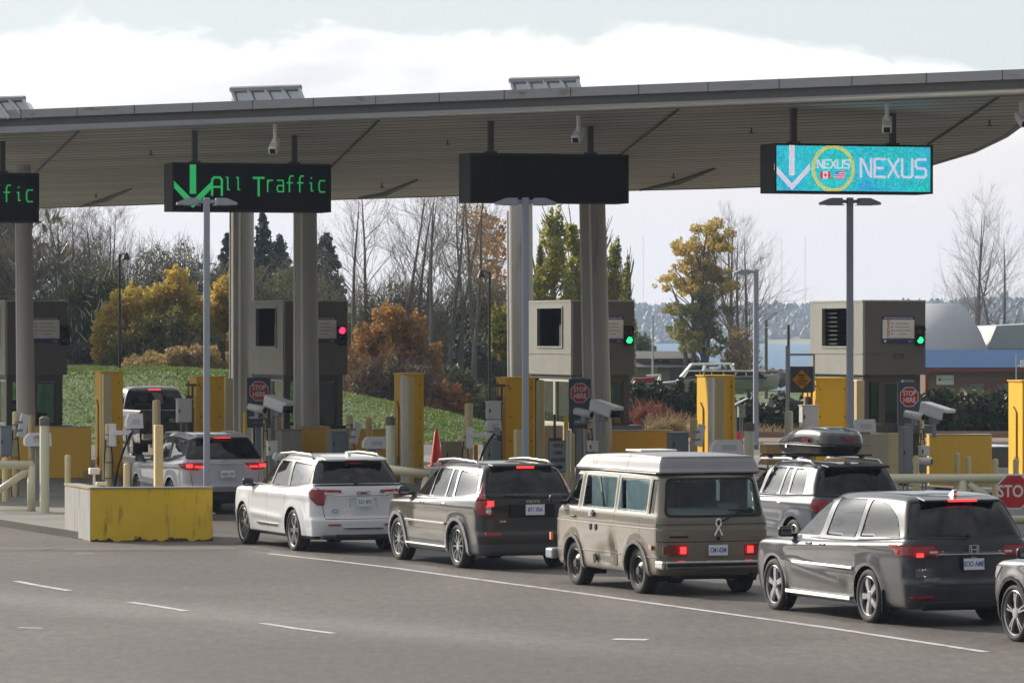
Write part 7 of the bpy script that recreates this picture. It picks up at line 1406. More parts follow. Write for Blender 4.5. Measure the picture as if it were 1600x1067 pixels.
def tubes_np(name, segs, m, parent, sides=4):
    """segs: (n, 8) x0 y0 z0 x1 y1 z1 r0 r1"""
    s = np.array(segs, float); n = len(s); a, b_ = s[:, :3], s[:, 3:6]; t = b_-a; t /= np.linalg.norm(t, axis=1)[:, None]+1e-9
    ref = np.where(np.abs(t[:, 2:3]) > .9, np.array([[1., 0, 0]]), np.array([[0, 0, 1.]])); u = np.cross(t, ref); u /= np.linalg.norm(u, axis=1)[:, None]; v = np.cross(t, u); V = []
    for e, r in ((a, s[:, 6]), (b_, s[:, 7])):
        for k in range(sides): an = 2*math.pi*k/sides; V.append(e+(u*math.cos(an)+v*math.sin(an))*r[:, None])
    V = np.stack(V, 1).reshape(-1, 3); base = (np.arange(n)*sides*2)[:, None]
    F = np.concatenate([base+np.array([[k, (k+1) % sides, sides+(k+1) % sides, sides+k]]) for k in range(sides)], 0)
    if parent is not None: V = V-np.array(parent.location)
    return np_mesh(name, V, F, m, parent)
def branch(segs, p, d, L_, r, lvl, spread=.5, n=3, up=.15, jit=.12):
    k = 4 if lvl > 1 else 3; q = np.array(p, float); d = np.array(d, float); pts = []
    for i in range(k):
        d2 = d+rng.normal(size=3)*jit+np.array([0, 0, up*.3]); d = d2/np.linalg.norm(d2); r1 = r*(1-.18 if lvl > 0 else .7); nx = q+d*L_/k; segs.append((*q, *nx, r, max(r1, .006))); q = nx; r = r1; pts.append((q.copy(), d.copy(), r))
    if lvl <= 0: return
    for j in range(n+1 if lvl > 1 else n+2):
        t = rng.integers(0, len(pts)); q, d, r0 = pts[t] if j else pts[-1]; ax = rng.normal(size=3); ax -= d*ax.dot(d); ax /= np.linalg.norm(ax); s = spread*rng.uniform(.6, 1.3)
        nd = d*math.cos(s)+ax*math.sin(s); nd[2] += up; nd /= np.linalg.norm(nd); branch(segs, q, nd, L_*rng.uniform(.5, .72), r0*.62, lvl-1, spread, n, up, jit)
BARK = mat('bark_grey', (.17, .15, .135), .9, noise=(2, .8), alt=(.09, .08, .07)); BARKL = mat('bark_pale', (.33, .30, .27), .85, noise=(2, .8), alt=(.2, .18, .16)); TWIG = mat('twig_grey', (.23, .205, .165), .85); TWIGR = mat('twig_brown', (.16, .11, .095), .85)
def tree_root(name, px, D, label, cat='tree', group='trees behind the booths', zb=None):
    X = Xat(px, D); z = terr(X, D) if zb is None else zb; return empty(name, (X, D, z-.05), 0, label, cat, group)
def bare_tree(px, D, ytop, stems, label, m=BARK, r0=.16, lvl=4, spread=.42, name='bare_tree', lean=.05, low=.3, group='bare trees', n=3, rmul=1.0):
    root = tree_root(name, px, D, label, group=group); x, y, z = root.location; H = Zat(ytop, D)-z; tr, br = [], []
    for s in range(stems):
        d = np.array([rng.normal()*lean, rng.normal()*lean, 1.]); p = np.array([x+rng.normal()*.25*(stems > 1), y+rng.normal()*.3, z]); k = 12; r = r0*rng.uniform(.8, 1.1); h = H*rng.uniform(.88, 1.0)
        for i in range(k):
            d = d+rng.normal(size=3)*np.array([.03, .03, 0]); d /= np.linalg.norm(d); r1 = r0*(1-(i+1)/k)**.8*.95+.012; q = p+d*h/k; tr.append((*p, *q, r, r1)); p = q; r = r1
            t = (i+1)/k
            if t > low:
                for j in range(2 if t < .9 else 3):
                    a = rng.uniform(0, 6.283); el = rng.uniform(.55, 1.0); nd = np.array([math.cos(a)*math.cos(el), math.sin(a)*math.cos(el), math.sin(el)]); branch(br, p, nd, h*(.30*(1.25-t)+.03)*rmul, r*.38, lvl-2, spread, n, .12)
    tubes_np('trunk', tr, m, root, 7); tubes_np('crown', br, TWIG if m is BARK else BARKL, root, 3); return root
def twiggy(root, cen, rad, n, L_, m=TWIG, r=.012, up=1.2, name='twigs'):
    cen = np.array(cen, float); rad = np.array(rad, float); k = rng.choice(len(cen), n); d = rng.normal(size=(n, 3)); d /= np.linalg.norm(d, axis=1)[:, None]; p = cen[k]+d*rad[k]*(rng.random(n)**.4)[:, None]
    t = rng.normal(size=(n, 3))*.55; t[:, 2] = np.abs(t[:, 2])+up*.5; t /= np.linalg.norm(t, axis=1)[:, None]; l = L_*rng.uniform(.4, 1.3, n); q = p+t*l[:, None]+rng.normal(size=(n, 3))*.1
    tubes_np(name, np.concatenate([p, q, np.full((n, 1), r), np.full((n, 1), r*.4)], 1), m, root, 3)['kind'] = 'stuff'
def bush(name, px0, px1, ytop, ybot, D, m, label, n=9000, size=.11, k=9, cat='bush', group='bushes behind the booths', shell=.35, twig=0, tm=TWIGR, depth=None, holes=0, round_=.5):
    x0, x1 = Xat(px0, D), Xat(px1, D); zt, zb = Zat(ytop, D), Zat(ybot, D); root = empty(name, ((x0+x1)/2, D, zb), 0, label, cat, group); w, h = x1-x0, zt-zb; dp = depth or max(1.5, w*.35)
    cen, rad = [], []
    for i in range(k):
        t = (i+.5)/k; x = x0+w*t; env = 1-round_*abs(2*t-1)**2.2; hh = h*env*rng.uniform(.86, 1.0); rr = max(w/k*rng.uniform(.9, 1.3), hh*.22)
        for q in range(3): f = (.25, .55, .80)[q]; cen.append((x+rng.normal()*w*.02, D+rng.normal()*dp*.3, zb+hh*f)); rad.append((rr*(1.1-.3*q), dp*.5, hh*(1-f)+.0 if q == 2 else hh*.3))
    cen, rad = np.array(cen), np.array(rad)
    cen[:, 0] = np.clip(cen[:, 0], x0+rad[:, 0]*.7, x1-rad[:, 0]*.7)
    leaves('foliage', cen, rad, n, size, m, root, shell, holes=holes, bot=zb-.1)
    seg = []
    for i in range(k*2): c = cen[rng.integers(len(cen))]; b0 = np.array([c[0]+rng.normal()*.2, D, zb-.1]); seg.append((*b0, *c, .06, .02)); e = c+np.array([rng.normal()*.5, 0, h*.15]); seg.append((*c, *e, .02, .008))
    tubes_np('stem', seg, BARK, root, 4)
    if twig: twiggy(root, cen, rad*1.05, twig, h*.10+.25, tm)
    return root
F_DK = foliage('leaf_dark_green', (.05, .065, .028), (.085, .10, .04), (.14, .145, .055), 1.1, .3); F_GB = foliage('leaf_grey_green', (.085, .095, .04), (.13, .145, .06), (.22, .20, .085), .9, .35); F_BR = foliage('leaf_brown', (.09, .065, .04), (.14, .10, .055), (.20, .14, .07), 1.2, .4)
F_YE = foliage('leaf_golden', (.24, .19, .035), (.42, .30, .05), (.58, .43, .09), .8, .6); F_YG = foliage('leaf_yellow_green', (.09, .12, .018), (.22, .19, .03), (.40, .27, .03), .55, .5); F_OR = foliage('leaf_orange', (.18, .12, .05), (.36, .20, .06), (.52, .28, .07), 1.3, .55); F_OB = foliage('leaf_ochre_brown', (.18, .135, .06), (.32, .23, .085), (.46, .33, .11), 1.5, .5)
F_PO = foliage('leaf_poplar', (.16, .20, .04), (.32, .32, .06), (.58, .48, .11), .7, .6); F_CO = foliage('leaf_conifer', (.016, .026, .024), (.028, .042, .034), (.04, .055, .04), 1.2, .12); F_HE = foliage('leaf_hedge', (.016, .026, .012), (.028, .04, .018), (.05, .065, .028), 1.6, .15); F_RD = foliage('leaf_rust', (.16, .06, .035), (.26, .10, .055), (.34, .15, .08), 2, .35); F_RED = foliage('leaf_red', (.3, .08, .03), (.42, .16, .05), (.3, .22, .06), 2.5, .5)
# left thicket, back row to front
bush('shrub_thicket', -60, 200, 345, 600, 205, F_GB, 'tall grey-green thicket topped with bare twigs, far left', 42000, .062, 11, twig=5200, tm=TWIG, round_=.25, holes=.15); bush('shrub_thicket', 150, 380, 368, 600, 208, F_GB, 'grey-green thicket rising behind the golden trees', 36000, .062, 11, twig=3600, tm=TWIG, round_=.35, holes=.1)
bush('shrub_thicket', 330, 560, 400, 640, 206, F_GB, 'grey-green thicket behind the booth with the red signal', 36000, .062, 11, twig=2200, tm=TWIG, round_=.3); bush('shrub_thicket', 70, 230, 400, 600, 192, F_DK, 'dark green thicket with glinting pale twigs right of the first booth', 34000, .065, 9, twig=900, tm=TWIG, round_=.3)
bm_r = empty('fallen_branches', (Xat(140, 190), 190, 3), 0, 'broken twigs coloured near-white as sun glints through the dark left thicket', 'twigs'); twiggy(bm_r, [(Xat(x_, 190), 189, Zat(y_, 190)) for x_, y_ in ((125, 400), (160, 440), (130, 500), (165, 550), (70, 400), (185, 520))], [(1.9, .8, 2.2)]*6, 170, .36, mat('glint_twig', (.75, .72, .68), .35), .013, 1.4)  # near-white twig colour stands in for sun glints
for px, yt, lb in ((40, 300, 'bare twiggy tree at far left under the canopy edge'), (110, 318, 'bare twiggy tree right of the slender column'), (165, 335, 'small bare twiggy tree left of the golden tree')): bare_tree(px, 203, yt, 4, lb, BARK, .07, 4, .45, low=.25, lean=.14)
bush('golden_tree', 148, 285, 428, 592, 186, F_YE, 'left part of the golden trees, fading to olive green at its foot', 20000, .085, 6, cat='tree', round_=.4, holes=.1); bush('golden_tree', 215, 330, 402, 590, 185, F_YE, 'tallest golden tree, left of the first lamp post', 24000, .085, 5, cat='tree', round_=.45, holes=.1); bush('golden_tree', 318, 392, 412, 560, 187, F_YE, 'golden tree between the first lamp post and thick column', 14000, .085, 4, cat='tree', round_=.4, holes=.1)
bush('olive_shrub', 172, 352, 468, 600, 181, foliage('leaf_olive', (.05, .06, .015), (.10, .10, .02), (.24, .18, .03), .6, .5), 'olive and yellow shrub below the golden trees', 12000, .09, 6, round_=.5); bush('ochre_shrub', 195, 400, 530, 600, 176, F_OB, 'low ochre-brown shrub along the top of the grass bank', 15000, .07, 8, twig=500, round_=.4)
bush('ochre_shrub', 355, 450, 470, 620, 181, F_OB, 'ochre shrub left of the booth with the red signal', 9000, .08, 4, round_=.4); bush('orange_shrub', 528, 690, 460, 655, 172, F_OR, 'rounded orange-brown shrub right of the booth with the red signal', 30000, .075, 6, twig=700, round_=.5); bush('brown_shrub', 520, 700, 545, 668, 169, F_BR, 'brown shrub at the foot of the rounded orange shrub', 15000, .07, 7, twig=900, round_=.5)
bush('shrub_thicket', 520, 700, 425, 650, 200, F_GB, 'grey thicket below the bare alders, left half', 30000, .062, 9, twig=3400, tm=TWIG, round_=.25, holes=.1); bush('shrub_thicket', 660, 830, 418, 660, 202, F_GB, 'grey thicket below the bare alders, right half', 30000, .062, 9, twig=3400, tm=TWIG, round_=.3, holes=.1)
bush('green_shrub', 640, 760, 560, 672, 176, F_DK, 'dark green shrub right of the lone yellow panel', 13000, .08, 6, round_=.5); bush('red_leaf_shrub', 655, 735, 585, 668, 168, F_RED, 'shrub with scattered red-orange leaves above the red cone', 1600, .085, 5, twig=300, round_=.5); bush('green_shrub', 730, 830, 590, 680, 168, F_DK, 'dark green shrub below the arched shelter', 10000, .08, 5, round_=.4)
bush('lime_shrub', 768, 800, 455, 560, 184, F_YG, 'narrow lime-yellow sapling left of the middle lamp post', 2600, .10, 2, cat='tree', holes=.4, round_=.6)
for px, yt, st, lb in ((550, 292, 1, 'bare alder at the left, nearest the red-signal booth'), (572, 290, 1, 'second bare alder from the left in the row'), (636, 286, 2, 'pair-stemmed bare alder left of centre row'), (663, 284, 1, 'bare alder with thick straight trunk mid row'), (672, 288, 1, 'slim leaning bare alder mid row'), (698, 282, 1, 'bare alder right of mid row'), (722, 284, 2, 'two-stemmed bare alder left of the black lamp pole'), (741, 284, 2, 'bare alder group just left of the black lamp pole')):
    bare_tree(px, 198+rng.uniform(-3, 3), yt, st, lb, BARK, .115, 4, .4, low=.35, lean=.035, rmul=.9)
r_ = tree_root('golden_tree', 775, 212, 'thin golden-leaved tree behind the middle lamp post'); s_ = FPX/212
leaves('crown', [(Xat(770+rng.normal()*16, 212), 212+rng.normal()*1.5, Zat(yy, 212)) for yy in np.linspace(345, 530, 12)], [(.9, 1.2, .75)]*12, 5200, .10, F_OR, r_, .3, holes=.35); tubes_np('trunk', [(Xat(778, 212), 212, terr(-1, 212), Xat(776, 212), 212, Zat(350, 212), .12, .02)]+[(Xat(777, 212), 212, Zat(yy, 212), Xat(777+rng.normal()*22, 212), 212, Zat(yy-35, 212), .03, .01) for yy in np.linspace(380, 540, 14)], BARK, r_, 6)
def poplar(px, D, yt, wpx, label, n=9000, m=F_PO, yb=610):
    root = tree_root('poplar_tree', px, D, label, group='poplars behind the third booth'); s = FPX/D; zt, zb = Zat(yt, D), Zat(yb, D); w = wpx/s/2; cen, rad = [], []
    for i in range(13):
        for j in range(3): t = (i+rng.random())/13; a = rng.uniform(0, 6.28); e = w*(.30+.70*math.sin(math.pi*min(1, (1-t)*.62+.06))); rr = e*rng.uniform(.28, .5); cen.append((Xat(px, D)+math.cos(a)*(e-rr)*rng.random()**.5, D+math.sin(a)*(e-rr), zb+(zt-zb)*t*.93)); rad.append((rr, rr, (zt-zb)*rng.uniform(.06, .11)))
    leaves('crown', cen, rad, n, .085, m, root, .35, holes=.28); seg = [(Xat(px, D), D, terr(Xat(px, D), D), Xat(px, D), D, zt-.6, .16, .02)]
    for i in range(34): t = rng.uniform(.05, .85); z = zb+(zt-zb)*t; a = rng.uniform(0, 6.28); seg.append((Xat(px, D), D, z, Xat(px, D)+math.cos(a)*w*.6, D+math.sin(a)*w*.6, z+rng.uniform(1, 2.2), .04, .012))
    tubes_np('trunk', seg, BARKL, root, 5)
poplar(866, 210, 322, 92, 'tall poplar with green top just right of the middle lamp post', 17000); poplar(896, 213, 328, 70, 'yellowing poplar left of the wide leaning column', 13000); poplar(843, 211, 372, 44, 'short yellow-green poplar tight beside the middle lamp post', 7000); poplar(936, 214, 345, 74, 'poplar right of the wide leaning column', 15000); poplar(960, 212, 372, 54, 'poplar second from the right of its row', 8000); poplar(980, 210, 396, 36, 'shortest rightmost poplar in the row', 5000)
bush('green_shrub', 978, 1026, 505, 600, 330, F_GB, 'round olive tree left of the low grey-roofed house', 6000, .12, 4, cat='tree', round_=.6)
def conifer(px, D, yt, yb, wpx, label, n=7000):
    root = tree_root('conifer_tree', px, D, label, group='dark conifers beyond the thicket'); s = FPX/D; zt, zb = Zat(yt, D), Zat(yb, D); x0 = Xat(px, D); cen, rad = [], []
    for i in range(30):
        t = i/30; e = wpx/s/2*(1-t)**.8*rng.uniform(.7, 1.15)+.1
        for j in range(5): a = rng.uniform(0, 6.28); cen.append((x0+math.cos(a)*e*.6, D+math.sin(a)*e*.6, zb+(zt-zb)*t-e*.12)); rad.append((e*.48, e*.48, (zt-zb)*.022))
    leaves('crown', cen, rad, n, .13, F_CO, root, .3); tubes_np('trunk', [(x0, D, terr(x0, D), x0, D, zt, .2, .02)], BARK, root, 6)
conifer(410, 262, 330, 520, 95, 'tallest dark spruce, between the two columns by the red signal', 9000); conifer(355, 268, 362, 500, 60, 'small dark conifer left of the thick column', 4000); conifer(436, 266, 364, 520, 95, 'shorter dark conifer right of the tallest spruce', 7000); conifer(508, 262, 360, 560, 120, 'dark conifer right of the rust-streaked column', 9000)
bush('far_grove', 330, 540, 392, 560, 262, foliage('leaf_far_blue', (.035, .045, .04), (.055, .065, .05), (.08, .08, .06), .5, .2), 'dull blue-green grove beyond the thicket', 12000, .17, 7, round_=.2)
# hedges at the right
def hedge(px0, px1, yt, yb, D, m, label, n, size=.10, dp=2.4, cat='hedge', lump=.16):
    x0, x1 = Xat(px0, D), Xat(px1, D); zt, zb = Zat(yt, D), Zat(yb, D); root = empty('hedge', ((x0+x1)/2, D, zb), 0, label, cat, 'hedges along the railway'); k = max(4, int((x1-x0)/1.1)); cen = [(x0+(i+.5)*(x1-x0)/k, D+rng.normal()*.3, (zt+zb)/2+rng.normal()*lump*.5) for i in range(k)]
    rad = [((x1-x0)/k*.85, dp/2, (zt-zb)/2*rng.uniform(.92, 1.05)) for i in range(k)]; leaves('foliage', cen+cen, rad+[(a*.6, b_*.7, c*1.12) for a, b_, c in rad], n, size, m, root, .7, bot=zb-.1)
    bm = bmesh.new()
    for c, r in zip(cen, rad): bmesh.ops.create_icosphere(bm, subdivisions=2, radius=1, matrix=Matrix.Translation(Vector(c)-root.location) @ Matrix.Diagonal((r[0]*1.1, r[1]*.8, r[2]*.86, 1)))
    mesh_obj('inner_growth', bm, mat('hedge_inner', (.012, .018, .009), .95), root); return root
hedge(978, 1110, 596, 694, 158, F_HE, 'dark evergreen hedge between third booth and the panel before the boat', 13000); hedge(1100, 1345, 618, 694, 160, F_HE, 'dark evergreen hedge below the bay, behind the small lamp post', 16000); hedge(1442, 1640, 612, 702, 156, F_HE, 'dark glossy hedge in front of the blue-roofed building', 17000); bush('shrub_row', 1448, 1590, 604, 650, 157, foliage('leaf_hedge_lit', (.04, .06, .02), (.09, .11, .04), (.14, .14, .07), 2, .4), 'loose shoots topping the right hedge, leaves coloured as if sunlit', 3500, .10, 9, round_=.2, depth=1.2)  # shoots get a lighter leaf colour than the hedge, imitating a sunlit top
bush('rust_shrub', 960, 1062, 634, 682, 146, F_RD, 'low rust-red dogwood mound behind the ochre wall', 15000, .05, 6, twig=1500, tm=mat('dogwood_twig', (.30, .10, .06), .7), round_=.7); bush('straw_grass_clump', 1010, 1080, 655, 684, 143, F_OB, 'straw-coloured weeds right of the rust-red mound', 1800, .07, 6, twig=500, tm=mat('straw', (.42, .33, .18), .8), round_=.3)
bush('straw_grass_clump', 1165, 1250, 676, 694, 142.5, F_OB, 'dry weeds along the rails right of the small lamp post', 900, .06, 6, twig=900, tm=mat('straw'), round_=.2)
# trees by the bay
root = tree_root('golden_tree', 1092, 300, 'large golden and green leaved tree by the bay', group='trees by the bay'); D = 300; cen, rad = [], []
for px, py, r in ((1105, 365, 24), (1085, 385, 22), (1120, 395, 26), (1060, 392, 14), (1100, 420, 30), (1125, 440, 24), (1075, 440, 22), (1050, 432, 16), (1036, 438, 12), (1092, 470, 30), (1120, 480, 24), (1070, 490, 20), (1045, 480, 10), (1100, 515, 28), (1075, 530, 24), (1050, 515, 14), (1118, 530, 16), (1090, 555, 22)): 
    for _ in range(8): cen.append((Xat(px+rng.normal()*r*.62, D), D+rng.normal()*1.2, Zat(py+rng.normal()*r*.55, D))); q_ = rng.uniform(.30, .62); rad.append((r/23.3*q_, .8, r/23.3*q_*.8))
lo_ = [i for i, c in enumerate(cen) if c[2] < Zat(455, D)]; hi_ = [i for i in range(len(cen)) if i not in lo_]
leaves('crown', [cen[i] for i in hi_], [rad[i] for i in hi_], 12000, .10, F_YE, root, .2, holes=.25); leaves('lower_crown', [cen[i] for i in lo_], [rad[i] for i in lo_], 12000, .10, foliage('leaf_bay_green', (.07, .09, .02), (.16, .17, .035), (.36, .28, .05), .5, .5), root, .25, holes=.25)
tr = []; zb_ = terr(Xat(1092, D), D)
for x0, x1, y1 in ((1096, 1108, 360), (1100, 1122, 380), (1085, 1080, 400), (1078, 1046, 440)): tr.append((Xat(x0, D), D, zb_, Xat((x0+x1)/2, D), D, Zat(480, D), .2, .12)); tr.append((Xat((x0+x1)/2, D), D, Zat(480, D), Xat(x1, D), D, Zat(y1, D), .12, .02))
for i in range(60): c = cen[rng.integers(len(cen))]; tr.append((Xat(1098, D), D, c[2]-2.0, c[0], c[1], c[2]+.5, .05, .015))
tubes_np('trunk', tr, BARK, root, 6)
bare_tree(1150, 306, 345, 2, 'bare leaning tree by the bay, left of the small lamp post', BARK, .20, 4, .42, low=.25, lean=.07, rmul=.8, n=3); bare_tree(1165, 304, 352, 3, 'bare many-stemmed tree beside the bay behind the small lamp post', BARK, .16, 4, .5, low=.25, lean=.09, rmul=1.0)
bush('autumn_sapling', 1128, 1185, 500, 580, 300, F_OB, 'sparse russet saplings at the foot of the bare bayside trees', 1500, .13, 4, twig=400, holes=.3)
bare_tree(1516, 372, 326, 2, 'tall bare tree behind the white arched roof', BARK, .22, 4, .42, low=.2, lean=.03, rmul=.85); bare_tree(1500, 376, 345, 1, 'slimmer bare tree left of the tall one behind the arched roof', BARK, .16, 4, .45, low=.2, lean=.05, rmul=.75); bare_tree(1568, 370, 346, 2, 'leaning bare tree at the right picture edge', BARK, .22, 4, .45, low=.15, lean=.10, rmul=.85)
# ---------------------------------------------------------------- buildings and boats by the water
def house():
    D = 300; B = Blk('house', 985, 1108, D, 'low cream house with dark roof and narrow upper windows by the bay', 'house', phi=R(4), zg=terr(10, D)); w = B.w; z = lambda y: Zat(y, D)-B.zg
    CR = mat('house_cream', (.42, .40, .30), .8); bm = bmesh.new(); bx(bm, (w/2, 4, z(572)/2), (w, 8, z(572))); B.part('lower_wall', bm, mat('house_olive', (.24, .22, .14), .8)); bm = bmesh.new(); bx(bm, (w/2-.2, 4, (z(572)+z(560))/2), (w-1.2, 6, z(560)-z(572))); B.part('upper_wall', bm, CR)
    RF = mat('roof_slate', (.09, .085, .085), .8, noise=(2, .4)); bm = bmesh.new(); prism(bm, [(-1.1, z(573)), (9.1, z(573)), (7.0, z(566)), (1.0, z(566))], -.6, w+.6, 'YZ'); B.part('lower_roof', bm, RF); bm = bmesh.new(); prism(bm, [(.0, z(560)), (8.2, z(560)), (4.1, z(549))], .2, w-.6, 'YZ'); B.part('upper_roof', bm, RF)
    for a, b_ in ((.28, .38), (.42, .52), (.66, .76), (.79, .89)): bm = bmesh.new(); bx(bm, (w*(a+b_)/2, .98, z(564.5)), (w*(b_-a), .05, .28)); B.part('window', bm, BLACK)
    bm = bmesh.new(); bx(bm, (w*.58, -.03, z(594)), (.8, .06, 1.9)); B.part('door', bm, mat('door_dark', (.08, .08, .1), .6)); bm = bmesh.new(); bx(bm, (w*.3, -.03, z(590)), (.5, .06, 1.5)); B.part('side_door', bm, CR)
house()
def blue_building():
    D = 232; B = Blk('clapboard_building', 1446, 1720, D, 'long brown clapboard building with blue metal roof and red trim', 'building', phi=R(3), zg=terr(22, D)); w = B.w; z = lambda y: Zat(y, D)-B.zg
    cm = mat('clapboard_brown', (.22, .13, .095), .85); nt = cm.node_tree; b = nt.nodes['Principled BSDF']; t = N(nt, 'ShaderNodeTexCoord'); wv = N(nt, 'ShaderNodeTexWave', wave_type='BANDS', bands_direction='Z', wave_profile='SAW', ins={'Scale': 1.6}); L(nt, t.outputs['Object'], wv.inputs['Vector']); bu = N(nt, 'ShaderNodeBump', ins={'Strength': .9, 'Distance': .06}); L(nt, wv.outputs[0], bu.inputs['Height']); L(nt, bu.outputs[0], b.inputs['Normal'])
    bm = bmesh.new(); bx(bm, (w/2, 5, z(576)/2), (w, 10, z(576))); wl = B.part('wall', bm, cm)
    RT = mat('red_trim', (.26, .035, .03), .6); bm = bmesh.new(); bx(bm, (w/2, -.5, z(577)), (w+.6, .12, .22)); bx(bm, (.06, -.03, z(576)/2), (.16, .08, z(580))); B.part('trim', bm, RT)
    bm = bmesh.new(); prism(bm, [(-.6, z(575)), (-.6, z(574)), (5.0, z(547)), (10.6, z(574)), (10.6, z(575))], -.4, w+.4, 'YZ'); B.part('roof', bm, mat('blue_metal_roof', (.035, .085, .19), .95, 0, spec=.1, noise=(.6, .3), alt=(.045, .10, .21)))
    for a, b_ in ((1504, 1540), (1556, 1600)):
        xa, xb = (a-1446)/(1720-1446)*w, (b_-1446)/(1720-1446)*w; bm = bmesh.new(); frame_rect(bm, xa, xb, z(611), z(597), -.03, .08, .06); f = B.part('window_frame', bm, RT); bm = bmesh.new(); bx(bm, ((xa+xb)/2, -.02, z(604)), (xb-xa-.14, .04, z(598)-z(610))); mesh_obj('pane', bm, mat('far_pane', (.32, .33, .30), .15, noise=(1.5, 1), alt=(.03, .03, .035)), f)
    xa, xb = (1463-1446)/(1720-1446)*w, (1490-1446)/(1720-1446)*w; bm = bmesh.new(); bx(bm, ((xa+xb)/2, -.04, z(593.5)), (xb-xa, .05, z(586)-z(601))); s = B.part('sign_board', bm, SGNW); text('sign_lettering', 'IMMIGRATION', .09, SGNT, s, (xa+.58, -.07, z(593))); bm = bmesh.new(); prism(bm, [(xa+.08, z(593)), (xa+.17, z(593)-.1), (xa+.26, z(593)), (xa+.17, z(593)+.1)], -.075, -.066, 'XZ'); mesh_obj('emblem', bm, mat('sign_red'), s)
blue_building()
D = 330; B = Blk('arched_shed', 1395, 1552, D, 'big weathered white arched fabric shed beyond the blue roof', 'shed', phi=R(-4), zg=-.4); w = B.w; zt = Zat(473, D)+.4; bm = bmesh.new(); n = 16; prof = []
for k in range(n+1): a = math.pi*k/n; prof.append((9-9*math.copysign(abs(math.cos(a))**.75, math.cos(a)), zt*abs(math.sin(a))**.7))
A = [[bm.verts.new((x+ (.12*(y-9) if s and y < 9 else 0), y, z)) for y, z in prof] for s, x in ((0, 0), (1, w))]
for k in range(len(prof)): A[1][k].co.x = w*(1-.30*((prof[k][1]/zt)**2.2))
for k in range(n): f = bm.faces.new((A[0][k], A[0][k+1], A[1][k+1], A[1][k])); f.smooth = True
bm.faces.new(A[0]); bm.faces.new(A[1]); B.part('shell', bm, mat('fabric_shell', (.36, .375, .42), .7, noise=(.5, .7), alt=(.30, .30, .33), streak=((2.2, .25, .25), .60, (.30, .27, .22))))
D = 345; B = Blk('gabled_shed', 1548, 1680, D, 'pale gable-roofed shed at the right picture edge', 'shed', phi=R(4), zg=-.4); w = B.w; zt = Zat(503, D)+.4; bm = bmesh.new(); prism(bm, [(0, 0), (w, 0), (w, Zat(540, D)+.4), (0, Zat(543, D)+.4)], .4, 11.6, 'XZ'); B.part('wall', bm, mat('shed_wall', (.4, .42, .45), .7))
bm = bmesh.new(); prism(bm, [(-.3, Zat(545, D)+.4), (w, Zat(545, D)+.4), (w, zt), (w*.07, zt-.3)], 0, 12, 'XZ'); B.part('roof', bm, mat('shed_roof', (.36, .38, .40), .7, noise=(.8, .5), alt=(.3, .32, .34)))
D = 238; B = Blk('arched_shelter', 752, 808, D, 'small dark blue arched shelter with open slatted end, left of the middle lamp post', 'shelter', phi=R(-20), zg=terr(-.5, D)); w = B.w; zt = Zat(541, D)-B.zg; bm = bmesh.new(); A = []
for s, x in ((0, 0.), (1, w)): A.append([bm.verts.new((x, 0+2*(1-math.cos(math.pi*k/14)), zt*abs(math.sin(math.pi*k/14))**.7)) for k in range(15)])
for k in range(14): bm.faces.new((A[0][k], A[0][k+1], A[1][k+1], A[1][k])).smooth = True
B.part('shell', bm, mat('shelter_blue', (.07, .10, .17), .4, .3)); bm = bmesh.new()
for j in range(9): z_ = .3+j*zt*.1; hw = 2*math.sqrt(max(0, 1-(z_/zt)**2.6)); bx(bm, (-.03, 2, z_), (.05, 2*hw, .10))
B.part('slatted_end', bm, mat('slat_dark', (.03, .03, .035), .7)); bm = bmesh.new(); sweep(bm, [(-.06, 2*(1-math.cos(math.pi*k/14)), zt*abs(math.sin(math.pi*k/14))**.7) for k in range(15)], .06, 6); B.part('end_rib', bm, WHITE)
# boats standing ashore
def boat(px0, px1, ydeck, ykeel, D, hullm, label, stripe=None, canopy_=None, name='boat', flip=1, rz=0):
    s = FPX/D; x0, x1 = Xat(px0, D), Xat(px1, D); Lb = (x1-x0); zk = Zat(ykeel, D); root = empty(name, ((x0+x1)/2, D, zk), rz, label, 'boat', 'boats standing ashore'); H = Zat(ydeck, D)-zk; bm = bmesh.new(); n = 14; R_ = []
    for i in range(n+1):
        t = i/n; x = (-.5+t)*Lb*flip; b_ = 1.05*(1-max(0, (t-.45)/.55)**2.2)+.02; sh = H*(1+.22*t*t); kl = H*.25*max(0, (t-.7)/.3)**1.5+0; xo = .06*Lb*max(0, t-.6)*flip
        R_.append([bm.verts.new(p) for p in ((x, 0, kl), (x+xo*.2, b_*.62, kl+sh*.22), (x+xo*.8, b_*.95, sh*.7), (x+xo, b_, sh), (x+xo, b_*.9, sh+.02), (x+xo, -b_*.9, sh+.02), (x+xo, -b_, sh), (x+xo*.8, -b_*.95, sh*.7), (x+xo*.2, -b_*.62, kl+sh*.22))])
    for a, b_ in zip(R_, R_[1:]):
        for j in range(9): bm.faces.new((a[j], a[(j+1) % 9], b_[(j+1) % 9], b_[j])).smooth = False
    bm.faces.new(R_[0]); bm.faces.new(R_[-1]); mesh_obj('hull', bm, hullm, root)
    bm = bmesh.new(); bx(bm, (-.05*Lb*flip, -1.12*0-.0, H*.98), (Lb*.86, 2.16, .07)); mesh_obj('rubbing_strake', bm, stripe or DARKM, root); bm = bmesh.new()
    for q in (-.25, .2): bx(bm, (q*Lb, 0, -(zk-terr(x0, D))/2), (.15, 1.2, max(.2, zk-terr(x0, D))))
    mesh_obj('cradle', bm, DARKM, root); return root, Lb, H
rt, Lb, H = boat(1062, 1215, 590, 613, 226, mat('hull_white', (.42, .42, .41), .4, noise=(1, .3)), 'white cruiser boat with dark side windows standing ashore')
